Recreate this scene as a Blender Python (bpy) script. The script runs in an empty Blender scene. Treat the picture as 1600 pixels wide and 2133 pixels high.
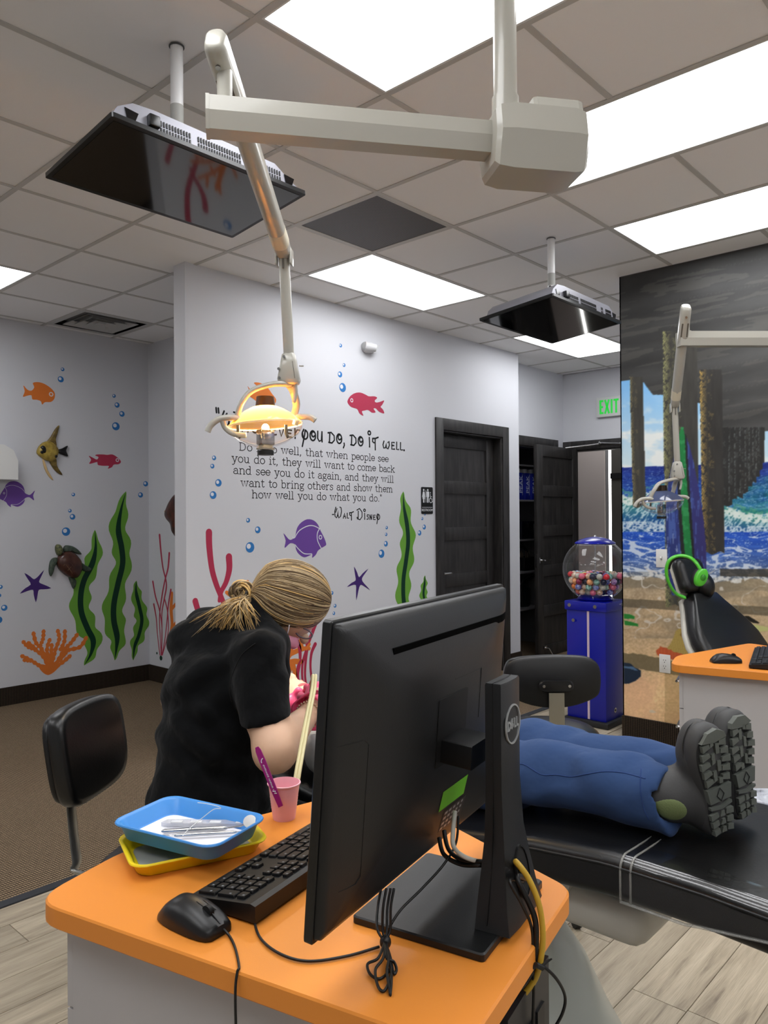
import bpy, bmesh, math, random
import numpy as np
from math import pi, sin, cos
from mathutils import Vector, Matrix
random.seed(7); rng = np.random.default_rng(7)
SC = bpy.context.scene
COL = SC.collection

# ------------------------------------------------------------------ camera
H = 3.048                                    # ceiling height
CAM = np.array([-1.5213, -3.1480, 1.4656])
RM = np.array([[0.675053, -0.737737, -0.006808],      # camera right
               [0.000254, 0.009460, -0.999955],       # camera down
               [0.737769, 0.675022, 0.006573]])       # camera forward
FPX = 1598.97
cam = bpy.data.cameras.new('camera'); camo = bpy.data.objects.new('camera', cam); COL.objects.link(camo)
cam.sensor_fit = 'HORIZONTAL'; cam.sensor_width = 36; cam.lens = FPX/1600*36; cam.clip_start = .02
_r, _d, _f = [Vector(v).normalized() for v in RM]
_r = (-_d).cross(-_f).normalized(); _u = (-_f).cross(_r)
camo.matrix_world = Matrix(((_r.x, _u.x, -_f.x, CAM[0]), (_r.y, _u.y, -_f.y, CAM[1]), (_r.z, _u.z, -_f.z, CAM[2]), (0, 0, 0, 1)))
SC.camera = camo
# ------------------------------------------------------------------ world, exposure
w = bpy.data.worlds.new('world'); SC.world = w; w.use_nodes = True
w.node_tree.nodes['Background'].inputs[0].default_value = (.75, .78, .85, 1)
w.node_tree.nodes['Background'].inputs[1].default_value = .3
SC.view_settings.view_transform = 'Standard'; SC.view_settings.look = 'None'
SC.view_settings.gamma = 1; SC.view_settings.use_curve_mapping = False
SC.view_settings.exposure = 0.74
PANEL_POWER = 5.2                             # radiance of the ceiling panels

# ------------------------------------------------------------------ where a line of sight meets a real surface
def ray(x, y): return RM.T @ np.array([(x-800)/FPX, (y-1066.5)/FPX, 1.0])
def on_z(x, y, z): d = ray(x, y); return CAM + d*(z-CAM[2])/d[2]
def on_x(x, y, X): d = ray(x, y); return CAM + d*(X-CAM[0])/d[0]
def on_y(x, y, Y): d = ray(x, y); return CAM + d*(Y-CAM[1])/d[1]
def at(x, y, D): return CAM + ray(x, y)*D

# ------------------------------------------------------------------ materials
def lin(c):
    if isinstance(c, str): c = tuple(int(c[i:i+2], 16)/255 for i in (0, 2, 4))
    return tuple(((x/12.92) if x <= .04045 else ((x+.055)/1.055)**2.4) for x in c[:3]) + (1.0,)
MATS = {}
def mat(name, c, rough=.5, metal=0, bump=None, var=None, emit=None, trans=0, ior=1.45, alpha=1, coat=0, spec=.5, sheen=0, sub=0, attr=None):
    if name in MATS: return MATS[name]
    m = bpy.data.materials.new(name); m.use_nodes = True; MATS[name] = m
    nt = m.node_tree; b = nt.nodes['Principled BSDF']; I = b.inputs
    I['Base Color'].default_value = lin(c); I['Roughness'].default_value = rough; I['Metallic'].default_value = metal
    I['Specular IOR Level'].default_value = spec; I['IOR'].default_value = ior
    if trans: I['Transmission Weight'].default_value = trans
    if alpha < 1: I['Alpha'].default_value = alpha
    if coat: I['Coat Weight'].default_value = coat; I['Coat Roughness'].default_value = .08
    if sheen: I['Sheen Weight'].default_value = sheen
    if sub: I['Subsurface Weight'].default_value = sub; I['Subsurface Radius'].default_value = (.012, .006, .003)
    if emit: I['Emission Color'].default_value = lin(emit[0]); I['Emission Strength'].default_value = emit[1]
    tc = None
    def coord():
        nonlocal tc
        if tc is None: tc = nt.nodes.new('ShaderNodeTexCoord')
        return tc.outputs['Object']
    if attr:
        a = nt.nodes.new('ShaderNodeAttribute'); a.attribute_name = attr; nt.links.new(a.outputs['Color'], I['Base Color'])
    if var:   # (scale, second colour, (sx,sy,sz))
        n = nt.nodes.new('ShaderNodeTexNoise'); n.inputs['Scale'].default_value = var[0]; n.inputs['Detail'].default_value = 5
        mp = nt.nodes.new('ShaderNodeMapping'); nt.links.new(coord(), mp.inputs[0]); nt.links.new(mp.outputs[0], n.inputs['Vector'])
        if len(var) > 2: mp.inputs['Scale'].default_value = var[2]
        r = nt.nodes.new('ShaderNodeValToRGB'); r.color_ramp.elements[0].color = lin(c); r.color_ramp.elements[1].color = lin(var[1])
        r.color_ramp.elements[0].position = .35; r.color_ramp.elements[1].position = .65
        nt.links.new(n.outputs['Fac'], r.inputs[0]); nt.links.new(r.outputs[0], I['Base Color'])
    if bump:  # (scale, strength, (sx,sy,sz), distance)
        n = nt.nodes.new('ShaderNodeTexNoise'); n.inputs['Scale'].default_value = bump[0]; n.inputs['Detail'].default_value = 3
        mp = nt.nodes.new('ShaderNodeMapping'); nt.links.new(coord(), mp.inputs[0]); nt.links.new(mp.outputs[0], n.inputs['Vector'])
        if len(bump) > 2 and bump[2]: mp.inputs['Scale'].default_value = bump[2]
        bp = nt.nodes.new('ShaderNodeBump'); bp.inputs['Strength'].default_value = bump[1]
        bp.inputs['Distance'].default_value = bump[3] if len(bump) > 3 else .002
        nt.links.new(n.outputs['Fac'], bp.inputs['Height']); nt.links.new(bp.outputs[0], I['Normal'])
    return m

# ------------------------------------------------------------------ objects
def wm(o):
    m = o.matrix_basis.copy()
    while o.parent: o = o.parent; m = o.matrix_basis @ m
    return m
def tag(o, label=None, cat=None, group=None, kind=None):
    if label: o['label'] = label
    if cat: o['category'] = cat
    if group: o['group'] = group
    if kind: o['kind'] = kind
    return o
def thing(name, label, cat, loc=(0, 0, 0), rz=0, group=None, kind=None):
    o = bpy.data.objects.new(name, None); COL.objects.link(o); o.empty_display_size = .05
    o.location = loc; o.rotation_euler = (0, 0, rz)
    return tag(o, label, cat, group, kind)
def put(name, me, m, parent=None, world=False, smooth=40):
    if world and parent is not None: me.transform(wm(parent).inverted())
    if m is not None:
        for k in (m if isinstance(m, (list, tuple)) else [m]): me.materials.append(k)
    if smooth:
        me.polygons.foreach_set('use_smooth', [True]*len(me.polygons))
        if smooth < 180: me.set_sharp_from_angle(angle=math.radians(smooth))
    o = bpy.data.objects.new(name, me); COL.objects.link(o)
    if parent is not None: o.parent = parent
    return o
def copy_tree(o, parent=None):
    c = o.copy(); COL.objects.link(c)
    if parent is not None: c.parent = parent
    for ch in list(o.children): copy_tree(ch, c)
    return c
def rotm(axis, a):
    return np.array(Matrix.Rotation(a, 3, axis))
def frame(p0, p1, up=(0, 0, 1)):
    z = np.array(p1, float)-np.array(p0, float); L = np.linalg.norm(z); z /= (L or 1)
    up = np.array(up, float)
    if abs(z@up) > .98: up = np.array([1., 0, 0])
    x = np.cross(up, z); x /= np.linalg.norm(x); y = np.cross(z, x)
    return x, y, z, L
def spline(pts, n=8, closed=False):
    P = [np.array(p, float) for p in pts]; N = len(P); out = []
    rngs = range(N) if closed else range(N-1)
    for i in rngs:
        if closed: a, b, c, d = P[i-1], P[i], P[(i+1) % N], P[(i+2) % N]
        else: a, b, c, d = P[max(i-1, 0)], P[i], P[i+1], P[min(i+2, N-1)]
        for k in range(n):
            t = k/n
            out.append(.5*((2*b)+(-a+c)*t+(2*a-5*b+4*c-d)*t*t+(-a+3*b-3*c+d)*t**3))
    if not closed: out.append(P[-1])
    return out
class MB:
    def __init__(s): s.v = []; s.f = []; s.mi = []; s.cur = 0
    def add(s, V, F):
        n = len(s.v); s.v += [tuple(map(float, p)) for p in V]; s.f += [tuple(i+n for i in f) for f in F]; s.mi += [s.cur]*len(F); return s
    def box(s, c, d, R=None, bev=0):
        c = np.array(c, float); d = np.array(d, float)/2
        if bev > 0:
            bm = bmesh.new(); bmesh.ops.create_cube(bm, size=1)
            for v in bm.verts: v.co = Vector(np.array(v.co)*d*2)
            bmesh.ops.bevel(bm, geom=list(bm.edges), offset=bev, segments=2, affect='EDGES', profile=.5)
            bm.verts.index_update()
            V = np.array([v.co for v in bm.verts]); F = [[v.index for v in f.verts] for f in bm.faces]; bm.free()
        else:
            V = np.array([[x, y, z] for x in (-1, 1) for y in (-1, 1) for z in (-1, 1)])*d
            F = [(0, 1, 3, 2), (4, 6, 7, 5), (0, 4, 5, 1), (2, 3, 7, 6), (0, 2, 6, 4), (1, 5, 7, 3)]
        if R is not None: V = V @ np.array(R).T
        return s.add(V+c, F)
    def span(s, a, b, bev=0):
        a = np.array(a, float); b = np.array(b, float); return s.box((a+b)/2, abs(b-a), bev=bev)
    def cyl(s, p0, p1, r0, r1=None, n=20, cap=True, ry=None):
        r1 = r0 if r1 is None else r1; x, y, z, L = frame(p0, p1); q = 1 if ry is None else ry
        A = [2*pi*i/n for i in range(n)]
        V = [np.array(p0)+r0*(cos(a)*x+sin(a)*y*q) for a in A]+[np.array(p1)+r1*(cos(a)*x+sin(a)*y*q) for a in A]
        F = [(i, (i+1) % n, n+(i+1) % n, n+i) for i in range(n)]
        if cap: F += [tuple(range(n-1, -1, -1)), tuple(range(n, 2*n))]
        return s.add(V, F)
    def tube(s, pts, r, n=10, closed=False, ry=None, up=(0, 0, 1)):
        P = [np.array(p, float) for p in pts]; N = len(P); V = []; F = []
        rr = r if hasattr(r, '__len__') else [r]*N
        px = None
        for i in range(N):
            a = P[i-1] if (i > 0 or closed) else P[i]; b = P[(i+1) % N] if (i < N-1 or closed) else P[i]
            z = b-a; z /= (np.linalg.norm(z)+1e-12)
            if px is None:
                u = np.array(up, float); u = u if abs(z@u) < .95 else np.array([1., .1, 0]); x = np.cross(u, z)
            else: x = px-z*(px@z)
            x /= np.linalg.norm(x)+1e-12; y = np.cross(z, x); px = x
            q = 1 if ry is None else ry
            V += [P[i]+rr[i]*(cos(2*pi*k/n)*x+q*sin(2*pi*k/n)*y) for k in range(n)]
        for i in range(N if closed else N-1):
            j = (i+1) % N
            F += [(i*n+k, i*n+(k+1) % n, j*n+(k+1) % n, j*n+k) for k in range(n)]
        if not closed: F += [tuple(range(n-1, -1, -1)), tuple((N-1)*n+k for k in range(n))]
        return s.add(V, F)
    def loft(s, rings, cap=True, closed=False):
        n = len(rings[0]); V = [p for r in rings for p in r]; F = []; N = len(rings)
        for i in range(N if closed else N-1):
            j = (i+1) % N
            F += [(i*n+k, i*n+(k+1) % n, j*n+(k+1) % n, j*n+k) for k in range(n)]
        if cap and not closed: F += [tuple(range(n-1, -1, -1)), tuple((N-1)*n+k for k in range(n))]
        return s.add(V, F)
    def lathe(s, prof, o=(0, 0, 0), n=28, R=None, cap=True):
        o = np.array(o, float)
        def ring(r, z):
            V = np.array([[r*cos(2*pi*k/n), r*sin(2*pi*k/n), z] for k in range(n)])
            if R is not None: V = V @ np.array(R).T
            return list(V+o)
        return s.loft([ring(max(r, 1e-5), z) for r, z in prof], cap=cap)
    def sphere(s, c, r, n=12, m=8, R=None):
        r = np.array(r if hasattr(r, '__len__') else (r, r, r), float); V = []
        for j in range(m+1):
            t = pi*j/m
            for i in range(n): V.append([sin(t)*cos(2*pi*i/n)*r[0], sin(t)*sin(2*pi*i/n)*r[1], cos(t)*r[2]])
        V = np.array(V)
        if R is not None: V = V @ np.array(R).T
        F = [(j*n+i, (j+1)*n+i, (j+1)*n+(i+1) % n, j*n+(i+1) % n) for j in range(m) for i in range(n)]
        return s.add(V+np.array(c, float), F)
    def prism(s, poly, z0, z1, T=None):
        """2-D outline extruded from z0 to z1; T maps (x,y,z) to space"""
        a = 0
        for i in range(len(poly)): x0, y0 = poly[i-1][:2]; x1, y1 = poly[i][:2]; a += x0*y1-x1*y0
        if a < 0: poly = poly[::-1]
        n = len(poly); V = [(p[0], p[1], z0) for p in poly]+[(p[0], p[1], z1) for p in poly]
        if T is not None: V = [T(*p) for p in V]
        F = [tuple(range(n-1, -1, -1)), tuple(range(n, 2*n))]+[(i, (i+1) % n, n+(i+1) % n, n+i) for i in range(n)]
        return s.add(V, F)
    def mesh(s, name='m', fix=True):
        me = bpy.data.meshes.new(name); me.from_pydata(s.v, [], s.f)
        if fix:
            bm = bmesh.new(); bm.from_mesh(me); bmesh.ops.remove_doubles(bm, verts=bm.verts, dist=1e-6)
            if len(bm.faces) == len(s.mi):
                for f, k in zip(bm.faces, s.mi): f.material_index = k
            bmesh.ops.recalc_face_normals(bm, faces=bm.faces); bm.to_mesh(me); bm.free()
        elif any(s.mi): me.polygons.foreach_set('material_index', s.mi)
        me.update(); return me
    def build(s, name, m, parent=None, world=False, smooth=40, fix=True):
        return put(name, s.mesh(name, fix), m, parent, world, smooth)
def rpoly(w, h, r, n=5):
    out = []
    for cx, cy, a0 in ((w/2-r, h/2-r, 0), (-w/2+r, h/2-r, pi/2), (-w/2+r, -h/2+r, pi), (w/2-r, -h/2+r, 3*pi/2)):
        for k in range(n+1): a = a0+pi/2*k/n; out.append((cx+r*cos(a), cy+r*sin(a)))
    return out
def round_poly(poly, rad, n=5):
    out = []; N = len(poly); rad = rad if hasattr(rad, '__len__') else [rad]*N
    for i in range(N):
        a, b, c = [np.array(poly[k % N], float) for k in (i-1, i, i+1)]; r = rad[i]
        u = (a-b)/np.linalg.norm(a-b); w_ = (c-b)/np.linalg.norm(c-b)
        for k in range(n+1):
            t = k/n; p = (b+u*r)*(1-t)**2+b*2*t*(1-t)+(b+w_*r)*t*t; out.append(tuple(p))
    return out

# ------------------------------------------------------------------ signed distance shapes -> one continuous surface
def cap_(p0, p1, r0, r1=None): return ('c', np.array(p0, float), np.array(p1, float), r0, r0 if r1 is None else r1)
def ell(c, r, R=None): return ('e', np.array(c, float), np.array(r, float), None if R is None else np.array(R, float))
def rbx(c, h, r, R=None): return ('b', np.array(c, float), np.array(h, float), r, None if R is None else np.array(R, float))
def sdf_eval(prims, X, k):
    D = None
    for q in prims:
        neg = False
        if q[0] == '-': neg = True; q = q[1]
        if q[0] == 'c':
            _, a, b, r0, r1 = q; ab = b-a; t = np.clip(((X-a)@ab)/(ab@ab+1e-12), 0, 1)
            d = np.linalg.norm(X-a-t[..., None]*ab, axis=-1)-(r0+(r1-r0)*t)
        elif q[0] == 'e':
            P = X-q[1]
            if q[3] is not None: P = P @ q[3]
            n = np.linalg.norm(P/q[2], axis=-1); g = np.linalg.norm(P/q[2]**2, axis=-1)+1e-9; d = n*(n-1)/g
        elif q[0] == 'b':
            P = X-q[1]
            if q[4] is not None: P = P @ q[4]
            Q = np.abs(P)-(q[2]-q[3]); d = np.linalg.norm(np.maximum(Q, 0), axis=-1)+np.minimum(Q.max(-1), 0)-q[3]
        if D is None: D = d; continue
        kk = k
        if neg:
            h = np.clip(.5-.5*(D+d)/kk, 0, 1); D = D*(1-h)+(-d)*h+kk*h*(1-h)
        else:
            h = np.clip(.5+.5*(D-d)/kk, 0, 1); D = D*(1-h)+d*h-kk*h*(1-h)
    return D
def sdf_mesh(prims, lo, hi, h, k=.02, disp=None):
    lo = np.array(lo, float); hi = np.array(hi, float); n = np.ceil((hi-lo)/h).astype(int)+1
    ax = [lo[i]+h*np.arange(n[i]) for i in range(3)]
    D = np.empty(tuple(n), np.float32); step = max(1, int(400000/(n[1]*n[2])))
    YZ = np.stack(np.meshgrid(ax[1], ax[2], indexing='ij'), -1)
    for i0 in range(0, n[0], step):
        xs = ax[0][i0:i0+step]; X = np.empty((len(xs), n[1], n[2], 3)); X[..., 0] = xs[:, None, None]; X[..., 1:] = YZ[None]
        d = sdf_eval(prims, X, k)
        if disp is not None: d = d-disp(X)
        D[i0:i0+step] = d
    D[0] = D[-1] = 1; D[:, 0] = D[:, -1] = 1; D[:, :, 0] = D[:, :, -1] = 1
    D = np.where(D == 0, 1e-7, D); S = D < 0
    c = tuple(n-1); acc = np.zeros(c+(3,), np.float32); cnt = np.zeros(c, np.float32)
    for a in range(3):
        o = [i for i in range(3) if i != a]
        for u in (0, 1):
            for v in (0, 1):
                s0 = [slice(0, c[i]) for i in range(3)]; s0[o[0]] = slice(u, c[o[0]]+u); s0[o[1]] = slice(v, c[o[1]]+v)
                s1 = list(s0); s1[a] = slice(1, c[a]+1)
                d0 = D[tuple(s0)]; d1 = D[tuple(s1)]; cr = (d0 < 0) != (d1 < 0)
                t = np.where(cr, d0/(d0-d1+1e-20), 0)
                acc[..., a] += t; acc[..., o[0]] += cr*u; acc[..., o[1]] += cr*v; cnt += cr
    m = cnt > 0; idx = -np.ones(c, int); idx[m] = np.arange(m.sum())
    V = (np.argwhere(m)+acc[m]/cnt[m][:, None])*h+lo
    F = []
    for a in range(3):
        o = [(a+1) % 3, (a+2) % 3]
        sl0 = [slice(None)]*3; sl0[a] = slice(0, n[a]-1); sl1 = [slice(None)]*3; sl1[a] = slice(1, n[a])
        s0 = S[tuple(sl0)]; s1 = S[tuple(sl1)]
        for sgn in (0, 1):
            E = np.argwhere((s0 & ~s1) if sgn == 0 else (~s0 & s1))
            if len(E) == 0: continue
            q = []
            for du, dv in ((-1, -1), (0, -1), (0, 0), (-1, 0)):
                e = E.copy(); e[:, o[0]] += du; e[:, o[1]] += dv; q.append(idx[e[:, 0], e[:, 1], e[:, 2]])
            q = np.stack(q, 1); F.append(q if sgn == 0 else q[:, ::-1])
    F = np.concatenate(F)
    me = bpy.data.meshes.new('sdf'); me.vertices.add(len(V)); me.vertices.foreach_set('co', V.astype(np.float32).ravel())
    me.loops.add(F.size); me.loops.foreach_set('vertex_index', F.astype(np.int32).ravel())
    me.polygons.add(len(F)); me.polygons.foreach_set('loop_start', np.arange(0, F.size, 4, dtype=np.int32))
    me.polygons.foreach_set('loop_total', np.full(len(F), 4, np.int32)); me.update(calc_edges=True); me.validate()
    return me
def bounds(prims, pad=.03):
    lo = np.full(3, 1e9); hi = -lo
    for q in prims:
        if q[0] == '-': continue
        if q[0] == 'c':
            for p, r in ((q[1], q[3]), (q[2], q[4])): lo = np.minimum(lo, p-r); hi = np.maximum(hi, p+r)
        else:
            r = q[2] if q[-1] is None else np.full(3, np.linalg.norm(q[2])); lo = np.minimum(lo, q[1]-r); hi = np.maximum(hi, q[1]+r)
    return lo-pad, hi+pad
def blob(name, prims, m, parent=None, h=.01, k=.02, disp=None, pad=.03, world=True, lo=None, hi=None):
    a, b = bounds(prims, pad)
    if lo is not None: a = np.maximum(a, lo)
    if hi is not None: b = np.minimum(b, hi)
    return put(name, sdf_mesh(prims, a, b, h, k, disp), m, parent, world, 180)
def mesh_smooth(o, it=2, f=.5):
    me = o.data; n = len(me.vertices); co = np.empty(n*3); me.vertices.foreach_get('co', co); co = co.reshape(-1, 3)
    e = np.empty(len(me.edges)*2, int); me.edges.foreach_get('vertices', e); e = e.reshape(-1, 2); deg = np.bincount(e.ravel(), minlength=n)[:, None]
    for _ in range(it):
        s = np.zeros_like(co); np.add.at(s, e[:, 0], co[e[:, 1]]); np.add.at(s, e[:, 1], co[e[:, 0]])
        co = co*(1-f)+f*s/np.maximum(deg, 1)
    me.vertices.foreach_set('co', co.ravel()); me.update()
def text_mesh(txt, size, depth=.001, align='CENTER', sx=1):
    cu = bpy.data.curves.new('t', 'FONT'); cu.body = txt; cu.size = size; cu.extrude = depth/2; cu.align_x = align; cu.align_y = 'CENTER'
    o = bpy.data.objects.new('t', cu); COL.objects.link(o); bpy.context.view_layer.update()
    dg = bpy.context.evaluated_depsgraph_get(); me = bpy.data.meshes.new_from_object(o.evaluated_get(dg))
    bpy.data.objects.remove(o); bpy.data.curves.remove(cu)
    if sx != 1: me.transform(Matrix.Diagonal((sx, 1, 1, 1)))
    return me
def text_on(name, txt, size, origin, xdir, ydir, m, parent=None, depth=.001, align='CENTER', sx=1):
    me = text_mesh(txt, size, depth, align, sx); x = Vector(xdir).normalized(); y = Vector(ydir).normalized(); z = x.cross(y)
    me.transform(Matrix(((x.x, y.x, z.x, origin[0]), (x.y, y.y, z.y, origin[1]), (x.z, y.z, z.z, origin[2]), (0, 0, 0, 1))))
    return put(name, me, m, parent, parent is not None, 0)

# ================================================================== THE SETTING
T = .6096
M_wall = mat('wall_paint', (.81, .815, .835), .55, spec=.4, bump=(220, .08, None, .001))
M_white = mat('white_paint', (.86, .86, .85), .4)
M_tile = mat('ceiling_tile', (.93, .925, .92), .9, bump=(90, .3, None, .001))
M_grid = mat('ceiling_grid_metal', (.74, .73, .71), .45)
M_dark = mat('dark_stained_wood', (.125, .12, .12), .42, var=(9, (.20, .19, .185), (3, 3, .5)), bump=(40, .15, (3, 3, .3), .001))
M_black = mat('black_plastic', (.045, .045, .05), .45)
M_chrome = mat('chrome', (.78, .78, .78), .18, 1)
M_beige = mat('vestibule_wall', (.74, .70, .68), .6)
M_shade = mat('roller_shade', (.30, .29, .27), .8, bump=(300, .3))

def wave_mat(name, c1, c2, scale, axis, rough=.9, noise=1.2, cross=None, lo=.25, hi=.75):
    m = mat(name, c1, rough, spec=.2); nt = m.node_tree; N = nt.nodes; L = nt.links
    tc = N.new('ShaderNodeTexCoord'); wv = N.new('ShaderNodeTexWave'); wv.wave_type = 'BANDS'; wv.bands_direction = axis
    wv.inputs['Scale'].default_value = scale; wv.inputs['Distortion'].default_value = noise; wv.inputs['Detail'].default_value = 1
    wv.inputs['Detail Scale'].default_value = 6
    L.new(tc.outputs['Object'], wv.inputs['Vector']); src = wv.outputs['Fac']
    if cross:
        w2 = N.new('ShaderNodeTexWave'); w2.bands_direction = cross[0]; w2.inputs['Scale'].default_value = cross[1]; w2.inputs['Distortion'].default_value = 1
        L.new(tc.outputs['Object'], w2.inputs['Vector']); mu = N.new('ShaderNodeMath'); mu.operation = 'MULTIPLY'
        L.new(src, mu.inputs[0]); L.new(w2.outputs['Fac'], mu.inputs[1])
        ad = N.new('ShaderNodeMath'); ad.operation = 'MULTIPLY_ADD'; L.new(mu.outputs[0], ad.inputs[0]); ad.inputs[1].default_value = .6
        m2 = N.new('ShaderNodeMath'); m2.operation = 'MULTIPLY'; L.new(src, m2.inputs[0]); m2.inputs[1].default_value = .5; L.new(m2.outputs[0], ad.inputs[2]); src = ad.outputs[0]
    nz = N.new('ShaderNodeTexNoise'); nz.inputs['Scale'].default_value = 260; L.new(tc.outputs['Object'], nz.inputs['Vector'])
    a2 = N.new('ShaderNodeMath'); a2.operation = 'MULTIPLY_ADD'; L.new(nz.outputs['Fac'], a2.inputs[0]); a2.inputs[1].default_value = .5; a2.inputs[2].default_value = -.25
    a3 = N.new('ShaderNodeMath'); L.new(src, a3.inputs[0]); L.new(a2.outputs[0], a3.inputs[1]); src = a3.outputs[0]
    r = N.new('ShaderNodeValToRGB'); r.color_ramp.elements[0].color = lin(c1); r.color_ramp.elements[1].color = lin(c2)
    r.color_ramp.elements[0].position = lo; r.color_ramp.elements[1].position = hi
    L.new(src, r.inputs[0]); L.new(r.outputs[0], N['Principled BSDF'].inputs['Base Color'])
    b = N.new('ShaderNodeBump'); b.inputs['Strength'].default_value = .6; b.inputs['Distance'].default_value = .003
    L.new(src, b.inputs['Height']); L.new(b.outputs[0], N['Principled BSDF'].inputs['Normal'])
    return m
M_carpet = wave_mat('ribbed_carpet', (.27, .225, .175), (.60, .52, .42), 18, 'Y', noise=.8, cross=('X', 30))
M_base = wave_mat('carpet_base_lengthwise', (.10, .08, .065), (.27, .225, .18), 26, 'X', noise=.5, cross=('Z', 30))
M_base_y = wave_mat('carpet_base_crosswise', (.10, .08, .065), (.27, .225, .18), 26, 'Y', noise=.5, cross=('Z', 30))

def plank_mat():
    m = mat('vinyl_plank', (.7, .65, .57), .42, spec=.35); nt = m.node_tree; N = nt.nodes; L = nt.links
    tc = N.new('ShaderNodeTexCoord'); oi = N.new('ShaderNodeObjectInfo'); mp = N.new('ShaderNodeMapping'); mp.inputs['Scale'].default_value = (.75, 10, 1)
    mul = N.new('ShaderNodeVectorMath'); mul.operation = 'SCALE'; cx = N.new('ShaderNodeCombineXYZ')
    for i in range(3): L.new(oi.outputs['Random'], cx.inputs[i])
    L.new(cx.outputs[0], mul.inputs[0]); mul.inputs['Scale'].default_value = 40
    L.new(tc.outputs['Object'], mp.inputs['Vector']); ad = N.new('ShaderNodeVectorMath'); L.new(mp.outputs[0], ad.inputs[0]); L.new(mul.outputs[0], ad.inputs[1])
    n1 = N.new('ShaderNodeTexNoise'); n1.inputs['Scale'].default_value = 2.2; n1.inputs['Detail'].default_value = 8; n1.inputs['Roughness'].default_value = .62; n1.inputs['Distortion'].default_value = .55
    L.new(ad.outputs[0], n1.inputs['Vector'])
    r = N.new('ShaderNodeValToRGB'); e = r.color_ramp.elements
    e[0].position = .28; e[0].color = lin((.50, .455, .40)); e[1].position = .70; e[1].color = lin((.80, .75, .66))
    k = r.color_ramp.elements.new(.46); k.color = lin((.70, .65, .565))
    L.new(n1.outputs['Fac'], r.inputs[0])
    n2 = N.new('ShaderNodeTexNoise'); n2.inputs['Scale'].default_value = 14; n2.inputs['Detail'].default_value = 4
    mp2 = N.new('ShaderNodeMapping'); mp2.inputs['Scale'].default_value = (1, 6, 1); L.new(ad.outputs[0], mp2.inputs[0]); L.new(mp2.outputs[0], n2.inputs['Vector'])
    mx = N.new('ShaderNodeMix'); mx.data_type = 'RGBA'; mx.blend_type = 'MULTIPLY'; mx.inputs[0].default_value = .5
    r2 = N.new('ShaderNodeValToRGB'); r2.color_ramp.elements[0].position = .3; r2.color_ramp.elements[0].color = (.45, .43, .4, 1); r2.color_ramp.elements[1].position = .55; r2.color_ramp.elements[1].color = (1, 1, 1, 1)
    L.new(n2.outputs['Fac'], r2.inputs[0]); L.new(r.outputs[0], mx.inputs[6]); L.new(r2.outputs[0], mx.inputs[7])
    hs = N.new('ShaderNodeHueSaturation'); L.new(mx.outputs[2], hs.inputs['Color'])
    mr = N.new('ShaderNodeMapRange'); mr.inputs['To Min'].default_value = .68; mr.inputs['To Max'].default_value = 1.05; L.new(oi.outputs['Random'], mr.inputs[0]); L.new(mr.outputs[0], hs.inputs['Value'])
    L.new(hs.outputs[0], N['Principled BSDF'].inputs['Base Color'])
    return m
M_plank = plank_mat()

def struct(name, mb, m, parent=None, smooth=0):
    o = mb.build(name, m, parent, False, smooth)
    if parent is None: o['kind'] = 'structure'
    return o
# floor: slab, single planks, ribbed carpet, transition strip
floor = struct('floor', MB().span((-4.7, -6.3, -.06), (8.0, 3.3, -.006)), M_plank)
YC = -.09
struct('carpet', MB().span((-4.6, YC+.02, -.006), (6.3, 3.14, .004)), M_carpet, floor)
struct('transition_strip', MB().span((-4.6, YC-.03, -.006), (6.22, YC+.02, .007), .003), mat('rubber_strip', (.16, .17, .19), .5), floor)
PW = .1672; PL = 1.22
pm = MB().box((0, 0, -.002), (PL-.002, PW-.0022, .006), bev=.0012).mesh('floor_plank')
k = 0
for row in range(-3, 24):
    y1 = -.425-row*PW+PW; y0 = y1-PW
    if y1 > YC: 
        if y0 > YC-.03: continue
    off = {0: -.387, 9: .946-1.22, 10: .2, 11: .75}.get(row-1+1, (row*.47) % PL)
    x = -3.0+((off+3.0) % PL)-PL
    while x < (6.2 if row < 3 else 3.29):
        x1 = min(x+PL, 6.22 if row < 3 else 3.295)
        full = (x1-x > PL-1e-3) and y1 <= YC-.03+1e-6
        if full:
            me = pm
        else:
            yy1 = min(y1, YC-.03); 
            if yy1-y0 < .01 or x1-x < .02: x += PL; continue
            me = MB().box(((x+x1)/2-(x+PL/2), (y0+yy1)/2-(y0+y1)/2, -.002), (x1-x-.002, yy1-y0-.0022, .006)).mesh('floor_plank')
        if not me.materials: me.materials.append(M_plank)
        o = bpy.data.objects.new('floor_plank', me); COL.objects.link(o); o.location = (x+PL/2, (y0+y1)/2, 0); o.parent = floor; k += 1
        x += PL

# walls
def wall(name, spans, m=None):
    mb = MB()
    for a, b in spans: mb.span(a, b if b[2] < H else (b[0], b[1], H+.055))
    return struct(name, mb, m or M_wall)
YW = .945; YL = 3.14; XA = 2.183; XM = 3.295; YM = -.883; XE = 6.22; YCL = 1.19
wall('wall_left', [((-4.6, YL, 0), (XA, YL+.1, H))])
wall('wall_alcove', [((XA, YW+.125, 0), (XA+.1, YL+.1, H))])
wl_center = wall('wall_center', [((1.145, YW, 0), (3.70, YW+.125, H)), ((4.615, YW, 0), (4.915, YW+.125, H)), ((3.70, YW, 2.22), (4.615, YW+.125, H)), ((4.80, YW+.125, 0), (4.915, YCL+.1, H))])
wall('wall_closet', [((4.915, YCL, 0), (5.02, YCL+.1, H)), ((5.98, YCL, 0), (XE, YCL+.1, H)), ((5.02, YCL, 2.21), (5.98, YCL+.1, H))])
wall('wall_closet_back', [((4.8, 1.95, 0), (6.3, 2.03, H)), ((4.8, YCL+.1, 0), (4.86, 1.95, H)), ((6.22, YCL+.1, 0), (6.3, 1.95, H))], mat('closet_wall', (.45, .45, .46), .7))
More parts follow.
